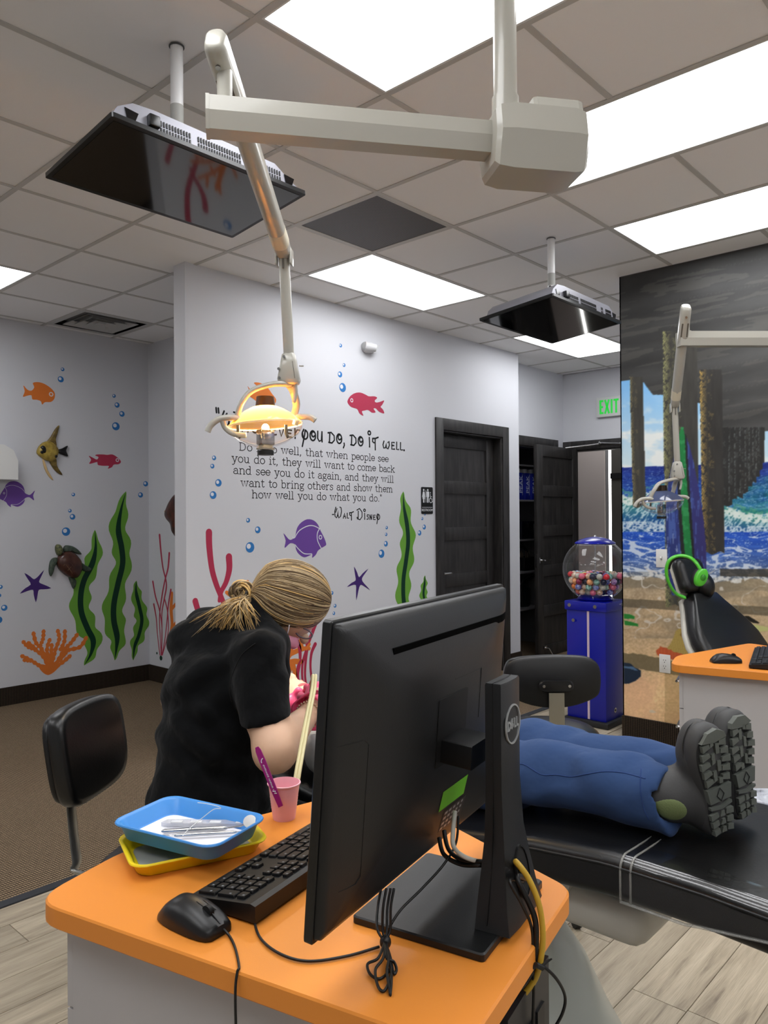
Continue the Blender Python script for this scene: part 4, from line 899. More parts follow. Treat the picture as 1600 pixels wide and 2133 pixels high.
# soap dispenser / paper box cut by the left edge
p = ornament_pt(cT, 20, 180); t = thing('wall_dispenser', 'rounded white wall dispenser cut off by the left picture edge', 'dispenser', (p[0], YL, p[2]))
MB().prism([(-.14, -.13), (.085, -.13), (.085, .02), (.05, .10), (-.02, .14), (-.14, .14)], -.11, 0, lambda x, y, d: (x, d, y)).build('cover', M_white, t); MB().span((-.11, -.07, -.30), (-.06, 0, -.13)).build('pump', M_white, t)

# ================================================================== BEACH MURAL: flat print on the right wall
def build_mural():
    GX = 340; GY = 540
    # picture-space sheet laid over the wall once, then fixed to it as (y, z) vertices with their own colours
    u = np.concatenate([np.linspace(1293.0, 1600, 250), np.linspace(1602.5, 2080, 110)])
    Ys = np.array([on_x(x, 1000, XM)[1] for x in u]); Ys[0] = YM
    nz = 900; Zs = np.linspace(.146, H, nz)
    GYY, GZZ = np.meshgrid(Ys, Zs, indexing='ij')
    P = np.stack([np.full_like(GYY, XM), GYY, GZZ], -1)-CAM
    q = P @ RM.T; X = 800+FPX*q[..., 0]/q[..., 2]; Y = 1066.5+FPX*q[..., 1]/q[..., 2]
    C = np.zeros(X.shape+(3,)); C[:] = (.27, .27, .265)
    r2 = np.random.default_rng(3)
    def vnoise(x, y, s, seed=0):
        g = np.random.default_rng(seed).random((256, 256)); x = x/s; y = y/s; xi = np.floor(x).astype(int); yi = np.floor(y).astype(int); fx = x-xi; fy = y-yi; fx = fx*fx*(3-2*fx); fy = fy*fy*(3-2*fy)
        a = g[xi % 256, yi % 256]; b = g[(xi+1) % 256, yi % 256]; c = g[xi % 256, (yi+1) % 256]; d = g[(xi+1) % 256, (yi+1) % 256]
        return (a*(1-fx)+b*fx)*(1-fy)+(c*(1-fx)+d*fx)*fy
    def fbm(x, y, s, seed=0, o=4):
        v = 0; a = .5; t = 0
        for i in range(o): v = v+a*vnoise(x, y, s/2**i, seed+i); t += a; a *= .55
        return v/t
    def inp(poly, fe=1.2):
        m = np.zeros(X.shape, bool); n = len(poly)
        xw = X+(fbm(X, Y, 6, 50, 2)-.5)*2*fe; yw = Y+(fbm(X, Y, 6, 60, 2)-.5)*2*fe
        for i in range(n):
            x0, y0 = poly[i-1]; x1, y1 = poly[i]
            if y0 == y1: continue
            c = ((y0 > yw) != (y1 > yw)) & (xw < (x1-x0)*(yw-y0)/(y1-y0)+x0); m ^= c
        return m
    def fill(m, c, a=1.0): 
        c = np.array(c); a = np.asarray(a)
        if c.ndim == 1: C[m] = C[m]*(1-(a[m][:, None] if a.ndim else a))+c*(a[m][:, None] if a.ndim else a)
        else: C[m] = C[m]*(1-(a[m][:, None] if a.ndim else a))+c[m]*(a[m][:, None] if a.ndim else a)
    lerp = lambda a, b, t: np.array(a)*(1-t[..., None])+np.array(b)*t[..., None]
    cz = lambda x, y: (1280+x/4.103, 600+y/4.103)
    # sky
    sky = Y < 980; t = np.clip((Y-790)/180, 0, 1); col = lerp((.48, .72, .93), (.80, .88, .90), t)
    cl = np.clip((fbm(X*.8, Y*1.5, 40, 11)-.48)*5, 0, 1)*np.clip((Y-820)/60, 0, 1); col = col*(1-cl[..., None])+np.array((.90, .92, .91))*cl[..., None]; fill(sky, col)
    # sea bands
    def ridged(x, y, s_, sd, o=3): return 1-np.abs(2*fbm(x, y, s_, sd, o)-1)*2
    sl = (X-1293)*-.03                       # horizon tilts in the picture with the wall's recession
    hz = 974+sl*1.2
    wx = X+7*np.sin(Y/9+fbm(X, Y, 30, 401)*6); wy = Y+4*np.sin(X/17)
    sea = (Y >= hz) & (Y < 1250); t = np.clip((Y-hz)/75, 0, 1); col = lerp((.10, .17, .50), (.13, .36, .70), t)
    n = fbm(wx*.5, wy*3.2, 12, 21); col = col+(n-.5)[..., None]*np.array((.15, .19, .22)); fill(sea, col)
    tq = sea & (X > 1500) & (Y > 990) & (Y < 1078); fill(tq, lerp((.08, .34, .45), (.20, .58, .50), np.clip((Y-990)/80, 0, 1))+((n-.5)*.4)[..., None], np.clip(.85*(fbm(X, Y*2, 26, 402)*1.5), 0, .9))
    fl = sea & (Y < 1060) & (ridged(wx*.55, wy*3.4, 9, 33) > .95-.12*np.clip((Y-hz)/80, 0, 1)); fill(fl, (.70, .80, .90), .55)
    # breakers: pale crest, green lit lip, streaked blue face, foam at the foot
    for x0, x1, yt, yb, sd in ((1290, 1400, 1030, 1108, 1), (1480, 2100, 1068, 1118, 2)):
        b = (X > x0) & (X < x1); top = yt+7*np.sin(X/23+sd)+5*(fbm(X, X*0, 11, 403+sd)-.5)
        m = b & (Y > top) & (Y < yb); tt_ = np.clip((Y-top)/(yb-top), 0, 1)
        col = lerp((.30, .62, .52), (.10, .30, .56), np.clip(tt_*1.3, 0, 1)); fill(m, col)
        st_ = ridged(X*1.5+Y*1.1, Y*.45-X*.2, 8, 44+sd, 3); fill(m & (st_ > .62+.30*np.abs(tt_-.25)), (.80, .89, .90), .80)
        cr = b & (np.abs(Y-top-5) < 7+5*fbm(X, Y, 9, 404+sd)) & (fbm(X, Y, 5, 405+sd, 2) > .36); fill(cr, (.90, .93, .90), .85)
        up_ = b & (Y > top-16) & (Y < top-2) & (fbm(X, Y*1.5, 9, 70+sd) > .50); fill(up_, (.36, .64, .50), .6)
        f = b & (Y > yb-22) & (Y < yb+8) & (ridged(X, Y*1.4, 7, 81+sd) > .45); fill(f, (.86, .90, .92), .75)
    # shallow blue with lacy foam
    sh = (Y >= 1108) & (Y < 1216); t = np.clip((Y-1108)/105, 0, 1); col = lerp((.13, .32, .74), (.47, .52, .58), t**1.4); fill(sh, col+((fbm(wx*.6, wy*2.2, 16, 91)-.5)*.22)[..., None]*np.array((.9, 1, 1.1)))
    lw_ = .86-.16*t; lace = (ridged(wx*.45, wy*1.5, 17, 101, 2) > lw_+.06) | (ridged(wx*.9, wy*3.0, 13, 107, 2) > .965-.10*t); fill(sh & lace, (.85, .89, .93), .85)
    # sand
    yS = 1206+6*np.sin(X/37)+(X-1300)*.02
    sand = Y >= yS; t = np.clip((Y-1206)/250, 0, 1); col = lerp((.72, .64, .52), (.95, .80, .60), t)
    col = col+((fbm(X*.8, Y*.8, 70, 111)-.5)*.30)[..., None]*np.array((1, .85, .6)); col = col+((fbm(X, Y, 3, 131, 2)-.5)*.20)[..., None]; fill(sand, col)
    wet = sand & (Y < 1330); fill(wet, (.50, .46, .39), .45*np.clip((fbm(X*.5, Y*2.2, 40, 121)-.42)*4, 0, 1))
    gb = (Y > yS-10) & (Y < yS+24); fill(gb, (.42, .40, .34), .35+0*Y)
    ln = (Y > 1180) & (Y < 1330) & (np.abs(fbm(X*.6, Y*.9, 34, 141, 3)-.5) < .012); fill(ln, (.86, .84, .80), .75)
    ed = np.abs(Y-(yS-2+5*np.sin(X/11))) < 5; fill(ed & (fbm(X, Y, 6, 151) > .42), (.90, .90, .88), .8)
    band = np.abs(Y-(1255+(X-1290)*.06)) < 9; fill(band, (.27, .25, .20), .6); band2 = np.abs(Y-(1372+(X-1290)*.17)) < 11+fbm(X, Y, 20, 161)*8; fill(band2, (.36, .33, .24), .75)
    rs = (X > 1500) & (Y > 1185) & (Y < 1200+.02*(X-1500)); fill(rs, (.24, .22, .18), .8); 
    pk = (Y > 1400); fill(pk, (.90, .70, .56), .55*np.clip((fbm(X, Y, 60, 171)-.4)*4, 0, 1)); fill(pk & (X > 1385), (.58, .47, .28), .35)
    # pier underside
    top = np.where(X < 1340, 795-(X-1293)*.08, np.where(X < 1390, 818+np.clip((X-1340), 0, 20)*.1, 0)); 
    und = inp([(1280, 400), (2100, 400), (2100, 860), (1960, 860), (1598, 898), (1585, 899), (1460, 905), (1459, 840), (1447, 838), (1385, 823), (1360, 822), (1352, 812), (1341, 796), (1312, 792), (1280, 796)], .6)
    # beams
    g = .20+.10*np.clip((X-1450)/350, 0, 1)+.05*np.clip((Y-560)/200, 0, 1)  # grey rises to the right: ceiling-light glare put into the print colour
    band_ = .5+.5*np.sin((Y+(X-1293)*.20)/52*2*pi); soft = fbm(X*.30, (Y+X*.2)*1.0, 26, 181, 4)
    col = np.stack([g, g, g*.985], -1)*(.80+.16*band_+.30*(soft-.3))[..., None]; fill(und, col)
    ray_ = und & (fbm(X*.12+Y*.02, (Y+X*.20)*1.2, 12, 191, 3) > .60) & (Y > 560); fill(ray_, (.40, .39, .36), .30)
    dots = und & (np.sin(X*2.2)*np.sin(Y*2.4) > .55) & (np.abs(((Y+(X-1293)*.20)/52) % 1-.5) < .045) & (X > 1390); fill(dots, (.46, .45, .42), .22)
    def pile(x0, x1, y0, y1, hl, hc=(.62, .56, .36), base=(.235, .23, .21), lean=0, hw=.3):
        xx = X-lean*(Y-y0)/max(1, (y1-y0)); m = (xx > x0) & (xx < x1) & (Y > y0) & (Y < y1+3*np.sin(X/5)); u = (xx-x0)/(x1-x0)
        C[m] = np.array(base)*(.88+.3*fbm(X*2.5, Y*.35, 14, 211)[m][:, None])
        tex = (fbm(X*1.3, Y*.8, 5, 221, 3) > .36+.25*u) & (np.sin(X*1.9+np.floor(Y/3.2)*1.7) > -.6); h_ = m & (u < hw) & tex; a = np.clip(1-u/hw, 0, 1)*hl; fill(h_, hc, a)
        h2 = m & (u > hw) & (u < hw+.25) & tex & (fbm(X, Y, 12, 231) > .55); fill(h2, hc, .35*hl)
    pile(1312, 1339, 785, 1055, .8, lean=7)
    pile(1381, 1452, 690, 1262, .85, (.66, .66, .42), (.235, .23, .215), lean=6, hw=.28)
    for i, (x0, x1, yb) in enumerate(((1500, 1520, 1052), (1518, 1530, 1042), (1530, 1542, 1035), (1541, 1553, 1026), (1552, 1562, 1016), (1560, 1570, 1004), (1568, 1577, 990), (1575, 1583, 978), (1580, 1587, 966))): pile(x0, x1+6, 890, yb, .55, (.66, .70, .70), (.17, .17, .165), hw=.22)
    pile(1458, 1504, 770, 1152, 1.0, (.75, .62, .33), (.20, .195, .185), lean=6, hw=.34)
    pile(1640, 1720, 860, 1200, .7); pile(1820, 1930, 800, 1280, .7)
    # surfboards
    bd = lambda pts: [(1290+x/4.848, 1080+y/4.848) for x, y in pts]
    blue = [(1430, 908), (1437, 930), (1445, 960), (1455, 1010), (1466, 1080), (1472, 1150), (1472, 1230), (1440, 1240), (1400, 1240), (1392, 1180), (1387, 1110), (1387, 1060), (1393, 1000), (1405, 950), (1415, 915), (1420, 905)]
    m = inp(blue, .5); fill(m, lerp((.16, .22, .46), (.22, .20, .42), np.clip((X-1385)/90, 0, 1))); fill(m & (fbm(X*2.4, Y*.25, 12, 241) > .58), (.34, .45, .72), .6); fill(m & (fbm(X*3, Y*.3, 8, 246) > .68) & (X < 1420), (.75, .82, .90), .7)
    dk = inp([(1411, 900), (1430, 905), (1436, 1000), (1443, 1100), (1450, 1200), (1446, 1230), (1425, 1240), (1419, 1150), (1412, 1040)], .4); fill(dk, (.14, .15, .15))
    gr = inp([(1415, 905), (1419, 889), (1424, 890), (1427, 910), (1430, 980), (1436, 1080), (1444, 1170), (1448, 1230), (1432, 1235), (1428, 1170), (1421, 1080), (1417, 990)], .4); fill(gr, (.13, .48, .25)); fill(gr & (fbm(X, Y, 10, 251) > .58), (.24, .60, .36), .6)
    # hat, sandals, starfish
    hat = inp([(1388, 1352), (1398, 1340), (1405, 1325), (1408, 1314), (1415, 1309), (1428, 1308), (1460, 1306), (1480, 1340), (1475, 1362), (1420, 1366)], .5); fill(hat, (.62, .52, .27)); fill(hat & (np.sin((Y+X*.12)*1.9) > .3), (.80, .72, .42), .8); hh = inp([(1416, 1322), (1424, 1313), (1440, 1309), (1450, 1320), (1446, 1330), (1424, 1330)], .4); fill(hh, (.50, .38, .20), .8)
    br = inp([(1366, 1356), (1376, 1346), (1386, 1350), (1420, 1362), (1450, 1368), (1440, 1378), (1400, 1374), (1372, 1364)], 2.5); fill(br, (.80, .38, .22)); fill(br & (np.sin(X*2) > .2), (.62, .27, .16), .6)
    for pts in ([(1300, 1278), (1312, 1279), (1323, 1284), (1322, 1289), (1300, 1289)], [(1300, 1292), (1318, 1296), (1330, 1300), (1329, 1305), (1302, 1302)]): fill(inp(pts, .3), (.15, .50, .20))
    fl_ = inp([(1300, 1380), (1312, 1381), (1324, 1391), (1335, 1396), (1336, 1408), (1325, 1418), (1310, 1424), (1300, 1424)], .3); fill(fl_, (.10, .16, .24)); fill(inp([(1300, 1387), (1320, 1389), (1330, 1397), (1322, 1396), (1310, 1392), (1300, 1391)], .2), (.30, .42, .55))
    sf = inp([(1530, 1283), (1552, 1292), (1568, 1300), (1600, 1306), (1602, 1314), (1580, 1316), (1570, 1305), (1552, 1299)], .6); fill(sf, (.76, .76, .50)); fill(inp([(1536, 1284), (1560, 1283), (1584, 1298), (1570, 1298), (1550, 1290)], .4), (.12, .11, .09))
    sf = inp([(1353, 1480), (1358, 1478), (1368, 1483), (1362, 1485), (1354, 1484)], .3); fill(sf, (.88, .80, .70))
    # canvas weave
    C[:] = C*(1+.014*((np.sin(X*2.6)*np.sin(Y*2.6)))[..., None]); np.clip(C, .01, .97, out=C)
    for ax_ in (0, 1):
        C[:] = (np.roll(C, 1, ax_)*.25+C*.5+np.roll(C, -1, ax_)*.25)
    L = np.where(C <= .04045, C/12.92, ((C+.055)/1.055)**2.4)
    me = bpy.data.meshes.new('mural_print'); n, mz = X.shape
    V = np.stack([np.full_like(GYY, -.002), GYY-YM, GZZ], -1).reshape(-1, 3); idx = np.arange(n*mz).reshape(n, mz)
    F = np.stack([idx[:-1, :-1], idx[:-1, 1:], idx[1:, 1:], idx[1:, :-1]], -1).reshape(-1, 4)
    me.vertices.add(len(V)); me.vertices.foreach_set('co', V.ravel()); me.loops.add(F.size); me.loops.foreach_set('vertex_index', F.ravel().astype(np.int32)); me.polygons.add(len(F))
    me.polygons.foreach_set('loop_start', np.arange(0, F.size, 4, dtype=np.int32)); me.polygons.foreach_set('loop_total', np.full(len(F), 4, np.int32)); me.update(calc_edges=True)
    ca = me.color_attributes.new('paint', 'FLOAT_COLOR', 'POINT'); ca.data.foreach_set('color', np.concatenate([L.reshape(-1, 3), np.ones((n*mz, 1))], 1).astype(np.float32).ravel())
    m = mat('mural_print', (.5, .5, .5), .42, spec=.35, attr='paint', bump=(400, .1))
    t = thing('beach_mural', 'wall mural of a beach under a dark pier with surfboards, surf and straw hat', 'mural', (XM, YM, 0))
    put('printed_sheet', me, m, t, False, 0)
build_mural()

# ================================================================== CEILING TELEVISIONS
M_pole = mat('white_pole', (.86, .86, .86), .35); M_scr = mat('television_glass', (.03, .035, .045), .05, spec=1.0, coat=.5); M_bez = mat('television_bezel', (.06, .065, .07), .3)
M_alu = mat('television_back', (.50, .50, .53), .35, .3); M_gls = mat('gloss_black', (.03, .03, .035), .1); M_lbl = mat('sticker', (.62, .62, .60), .6)
def television(label, x, y, zc, s, px, py):
    t = thing('ceiling_television', label, 'television', (px, py, H), 0, 'ceiling televisions'); bpy.context.view_layer.update()
    a = math.radians(-5.9); R = rotm('X', a); W, D = .73*s, .433*s; c = np.array((x, y, zc))
    Tm = lambda u, v, w_: tuple(c+R@np.array((u, v, w_)))
    bm = MB(); bm.prism(rpoly(W, D, .008), 0, .014, lambda u, v, w_: Tm(u, v, w_)); bm.build('bezel', M_bez, t, True)
    MB().prism(rpoly(W-.03, D-.036, .003), -.0012, .001, Tm).build('screen', M_scr, t, True)
    h = .076*s; e = W/2-.006
    prof = [(-e, .013), (e, .013), (e-.05, .034), (e-.12, h), (-e+.14, h+.004), (-e+.07, h-.002), (-e+.02, .045)]
    mb = MB(); mb.prism(prof, -D/2+.012, D/2-.05, lambda u, w_, v: Tm(u, v, w_)); mb.build('back_housing', M_alu, t, True, 30)
    for u0, u1 in ((-W*.28, -W*.13), (-W*.10, W*.13), (W*.20, W*.235), (W*.27, W*.36)):
        mb = MB(); n = int((u1-u0)/.0095)
        for i in range(n):
            for r_ in (0, 1):
                u = u0+(i+.5)*(u1-u0)/n; hh = .018+.021*r_
                mb.box(c+R@np.array((u, -D/2+.011, hh+.007)), (.0042, .004, .016), R=R)
        o = mb.build('vent_slots', M_black, t, True, 0); o['kind'] = 'stuff'
    for u in (-W*.40, W*.415):
        MB().prism([(u-.02, .018), (u+.006, .018), (u+.018, .046), (u-.026, .05)], -D/2+.009, -D/2+.03, lambda a_, w_, v: Tm(a_, v, w_)).build('speaker_recess', M_gls, t, True, 0)
    MB().box(c+R@np.array((-W*.315, -D/2+.002, .036)), (.035, .022, .036), R=R, bev=.004).build('connector_box', M_bez, t, True)
    MB().box(c+R@np.array((0, 0, h+.012)), (.22, .2, .016), R=R, bev=.003).build('mount_plate', M_black, t, True)
    MB().cyl((px, py, zc+.07*s), (px, py, H-.004), .021, n=24).build('pole', M_pole, t, True)
    MB().cyl((px, py, zc+.2), (px, py, zc+.27), .0216, n=24).build('label_band', M_lbl, t, True)
    MB().lathe([(.021, 0), (.0255, .0), (.0255, -.003), (.021, -.003)], (px, py, H-.0), 24, cap=False).build('escutcheon', mat('escutcheon_dark', (.3, .3, .3), .5), t, True)
    q = Tm(-.05, -.02, h+.02); MB().tube(spline([q, (q[0]-.05, q[1]-.03, q[2]+.07), (px-.05, py-.035, zc+.16), (px-.018, py-.018, zc+.11)], 8), .0035, 6).build('cable', M_black, t, True)
    for v in (-.004, .006): MB().cyl((px+.015, py-.0158+v*0, zc+.12+v*3), (px+.0158, py-.0165, zc+.12+v*3), .0035, n=8).build('bolt_hole', M_black, t, True)
television('nearer black ceiling television on a white pole, left of the lamp arm', -.08, -.92, 2.578, 1, -.092, -.912)
television('farther black ceiling television on a white pole, left of the mural', 2.38, -.90, 2.577, 1.085, 2.354, -.909)

# ================================================================== DENTAL LAMPS
M_ivory = mat('ivory_enamel', (.665, .655, .615), .28, coat=.3); M_iv2 = mat('ivory_dark', (.35, .33, .30), .5); M_screw = mat('screw_steel', (.55, .55, .55), .3, 1)
def see_through(name, c, alpha, rough=.05, spec=.5):
    m = mat(name, c, rough, spec=spec, alpha=alpha); return m
def translucent(name, c, clear):
    if name in MATS: return MATS[name]
    m = bpy.data.materials.new(name); m.use_nodes = True; MATS[name] = m; nt = m.node_tree; N = nt.nodes; L = nt.links; N.remove(N['Principled BSDF'])
    tr = N.new('ShaderNodeBsdfTranslucent'); tr.inputs[0].default_value = lin(c); tp = N.new('ShaderNodeBsdfTransparent'); gl = N.new('ShaderNodeBsdfGlossy'); gl.inputs['Roughness'].default_value = .08
    tp.inputs[0].default_value = lin(tuple(min(1, v*.5+.5) for v in c))
    m1 = N.new('ShaderNodeMixShader'); m1.inputs[0].default_value = clear; L.new(tr.outputs[0], m1.inputs[1]); L.new(tp.outputs[0], m1.inputs[2])
    m2 = N.new('ShaderNodeMixShader'); m2.inputs[0].default_value = .08; L.new(m1.outputs[0], m2.inputs[1]); L.new(gl.outputs[0], m2.inputs[2]); L.new(m2.outputs[0], N['Material Output'].inputs[0]); return m
def film(name, rough, base, tint=.97):
    if name in MATS: return MATS[name]
    m = bpy.data.materials.new(name); m.use_nodes = True; MATS[name] = m; nt = m.node_tree; N = nt.nodes; L = nt.links; N.remove(N['Principled BSDF'])
    tp = N.new('ShaderNodeBsdfTransparent'); tp.inputs[0].default_value = (tint, tint, tint, 1); gl = N.new('ShaderNodeBsdfGlossy'); gl.inputs['Roughness'].default_value = rough; gl.inputs[0].default_value = (1, 1, 1, 1)
    fr = N.new('ShaderNodeLayerWeight'); fr.inputs[0].default_value = .5; pw = N.new('ShaderNodeMath'); pw.operation = 'POWER'; L.new(fr.outputs['Facing'], pw.inputs[0]); pw.inputs[1].default_value = 4
    ad = N.new('ShaderNodeMath'); ad.operation = 'MULTIPLY_ADD'; ad.use_clamp = True; L.new(pw.outputs[0], ad.inputs[0]); ad.inputs[1].default_value = .8; ad.inputs[2].default_value = base
    mx = N.new('ShaderNodeMixShader'); L.new(ad.outputs[0], mx.inputs[0]); L.new(tp.outputs[0], mx.inputs[1]); L.new(gl.outputs[0], mx.inputs[2]); L.new(mx.outputs[0], N['Material Output'].inputs[0]); return m
M_lens = film('clear_shield', .04, .05)
def dental_lamp(label, pole, bl, br, top, bot, dn, head, lit, view):
    """pole (x,y); beam ends; spring arm top/bottom; down tube end; head centre; view: horizontal unit to the right of the lamp head"""
    t = thing('dental_lamp', label, 'dental lamp', (pole[0], pole[1], H), 0, 'overhead dental lamps'); bpy.context.view_layer.update()
    bl, br, top, bot, dn, head = [np.array(p, float) for p in (bl, br, top, bot, dn, head)]
    z = bl[2]; d = br-bl; d[2] = 0; L_ = np.linalg.norm(d); d /= L_; nrm = np.array([-d[1], d[0], 0]); UP = np.array([0, 0, 1.])
    MB().cyl((pole[0], pole[1], z+.07), (pole[0], pole[1], H-.002), .0285, n=28).build('ceiling_pole', M_ivory, t, True)
    MB().cyl((pole[0], pole[1], z+.035), (pole[0], pole[1], z+.105), .0335, .0325, n=28).build('pole_collar', M_ivory, t, True)
    def hexa(w_, h_, up_=.5): return [(-w_/2, h_*.02), (-w_/2*.72, -h_/2), (w_/2*.72, -h_/2), (w_/2, h_*.02), (w_/2*.9, h_/2), (-w_/2*.9, h_/2)]
    mb = MB(); F_ = lambda a, b, c: tuple(bl+d*c+nrm*a+UP*b)
    mb.prism(hexa(.072, .074), -.012, L_-.02, F_); mb.build('beam_arm', M_ivory, t, True, 20)
    MB().prism(hexa(.074, .077), -.020, -.012, F_).build('beam_end_cap', M_ivory, t, True, 20)
    H_ = lambda a, b, c: tuple(br+d*c+nrm*a+UP*b)
    hx = [(-.088, -.004), (-.062, -.086), (.062, -.086), (.088, -.004), (.076, .062), (-.076, .062)]
    mb = MB(); mb.loft([[H_(a*s_, b*s_+o_, c) for a, b in hx] for c, s_, o_ in ((-.045, .80, -.0), (-.035, .93, 0), (.0, 1, 0), (.155, 1, 0), (.18, .93, 0), (.19, .78, 0))]); mb.build('pivot_housing', M_ivory, t, True, 25)
    mb = MB(); mb.loft([[H_(a*s_, .055+b, c) for a, b in ((-.068, 0), (.068, 0), (.058, .036), (-.058, .036))] for c, s_ in ((.052, .9), (.06, 1), (.165, 1), (.178, .9))]); mb.build('housing_step', M_ivory, t, True, 25)
    for c in (.04, .11): MB().cyl(H_(-.064, -.03-.03, c), H_(-.068, -.032-.03, c), .0045, n=10).build('screw', M_screw, t, True)
    kb = bl+d*.022+UP*.036; kt = top+(bot-top)*.03
    kt = np.array([kb[0], kb[1], kt[2]-.012])
    MB().cyl(kb, kb+UP*.006, .026, n=22).build('arm_bushing', M_ivory, t, True); MB().cyl(kb+UP*.004, kt, .0175, n=22).build('arm_post', M_ivory, t, True)
    e = bot-top; Le = np.linalg.norm(e); e /= Le; sx = np.cross(e, UP); sx /= np.linalg.norm(sx); sy = np.cross(sx, e)
    def sec(w_, h_, r_, s): return [tuple(top+e*s+sx*a+sy*b) for a, b in rpoly(w_, h_, r_, 4)]
    mb = MB(); mb.loft([sec(.030, .045, .013, -.034), sec(.043, .062, .019, -.030), sec(.050, .070, .022, -.020), sec(.051, .072, .022, .0), sec(.051, .072, .02, .12), sec(.050, .064, .02, .2), sec(.048, .056, .02, Le-.05), sec(.046, .052, .018, Le-.01), sec(.034, .04, .013, Le+.004)]); mb.build('spring_arm', M_ivory, t, True, 50)
    MB().cyl(top-sy*.034+e*.012, top-sy*.040+e*.012, .006, n=12).build('screw', M_screw, t, True)
    MB().box(top-sy*.0345+e*.085, (.001, .034, .075), R=np.stack([sy, sx, e], 1)).build('pivot_slot', M_iv2, t, True)
    mb = MB(); mb.loft([[tuple(top+e*s+sx*a*1.02+sy*b*1.02) for a, b in rpoly(.049, .056, .02, 4)] for s in (Le-.10, Le-.045)]); mb.build('label_band', mat('label_cream', (.80, .77, .68), .5), t, True, 50)
    for s in (-.022, .022): MB().box(bot+sx*s-UP*.012, (.006, .042, .05), R=np.stack([sx, np.cross(UP, sx), UP], 1), bev=.002).build('clevis', M_ivory, t, True)
    MB().tube([bot-UP*.005, bot-UP*.03, dn], .0165, 18).build('down_tube', M_ivory, t, True); MB().box(bot-UP*.03-np.cross(UP, sx)*0-sy*0+np.cross(sx, UP)*.016, (.006, .006, .04), R=np.stack([sx, np.cross(UP, sx), UP], 1)).build('pivot_slot', M_iv2, t, True)
    # lamp housing: tapered block with seam
    v = np.array(view, float); w_ = np.cross(UP, v)
    def blk(cz, sx_, sy_): return [tuple(dn+UP*cz+v*a+w_*b) for a, b in rpoly(sx_, sy_, .010, 3)]
    MB().loft([blk(.012, .030, .032), blk(.006, .042, .042), blk(-.016, .050, .05), blk(-.072, .070, .058), blk(-.084, .062, .05), blk(-.088, .04, .036)]).build('switch_housing', M_ivory, t, True, 40)
    MB().loft([[tuple(dn+UP*cz+v*(ex_+a)+w_*b) for a, b in rpoly(.0016, sy_, .0007, 1)] for cz, ex_, sy_ in ((-.018, .014, .053), (-.072, .0215, .0605))]).build('seam', M_iv2, t, True)
    for q in ((-.012, -.004), (-.029, -.042), (-.027, -.070)): p = dn+v*q[0]+UP*q[1]-w_*.026; MB().cyl(p, p-w_*.006, .0042, n=10).build('screw', M_screw, t, True)
    p = dn+v*.032-UP*.028; MB().cyl(p, p+v*.014, .0022, n=8).build('toggle_switch', M_chrome, t, True)
    # yoke
    yk = dn+UP*-.086; hr = .115; px_ = .00151
    le = head-v*.082+UP*.004-w_*.055; ri = head+v*.078+UP*.022+w_*.06
    MB().tube(spline([yk+v*.004, yk-v*.045-UP*.004-w_*.03, head-v*.030+UP*.098-w_*.06, head-v*.062+UP*.062-w_*.065, le+v*.004+UP*.02, le], 8), .0145, 14, ry=.62).build('yoke_arm', M_ivory, t, True, 180)
    MB().tube(spline([yk-UP*.002, yk+w_*.05-UP*.016+v*.008, ri+UP*.045+v*.014, ri+UP*.0], 8), [.013]*16+[.012]*9, 12, ry=.8).build('yoke_arm', M_ivory, t, True, 180)
    MB().tube(spline([dn+v*.018-UP*.085, dn+v*.020-UP*.115, dn+v*.014-UP*.145], 6), [.0075]*6+[.006]*6+[.004], 10).build('rear_tab', M_ivory, t, True, 180)
    tilt = rotm('Y', 0); Rh = np.array(Matrix.Rotation(math.radians(-4), 3, Vector(w_)))
    P_ = lambda r, z_: (r, z_)
    dome = [(.030, .058), (.038, .056), (.062, .045), (.088, .028), (.108, .010), (.1165, .0)]
    amber = translucent('amber_reflector', (1, .70, .34), .14) if lit else translucent('cool_reflector', (.62, .68, .85), .25)
    MB().lathe(dome, head, 40, Rh, cap=False).build('reflector', amber, t, True, 180)
    sock = MB(); sock.cyl(head+UP*.054-w_*.0, head+UP*.088, .032, .028, n=24); sock.build('socket', mat('socket_bronze', (.20, .15, .09) if True else 0, .35, .6), t, True)
    MB().lathe([(.1165, .0), (.118, -.004), (.115, -.020), (.100, -.040), (.062, -.062), (.022, -.074), (.004, -.076)], head, 40, Rh, cap=False).build('clear_shield', M_lens, t, True, 180)
    MB().lathe([(.1165, .003), (.1195, .001), (.1195, -.005), (.1165, -.006)], head, 40, Rh, cap=False).build('rim', see_through('rim_plastic', (.9, .85, .78), .35), t, True)
    mb = MB(); mb.box(head-UP*.042, (.052, .030, .048), bev=.003); mb.build('bulb_shield', mat('bulb_shield_steel', (.60, .60, .62), .15, 1), t, True)
    mb = MB(); mb.box(head-UP*.071, (.036, .026, .010)); mb.box(head-UP*.078, (.05, .03, .006)); mb.build('lamp_holder', mat('ceramic_grey', (.55, .56, .55), .5), t, True)
    MB().cyl(head-UP*.084, head-UP*.098, .026, n=22).build('knob', M_black, t, True)
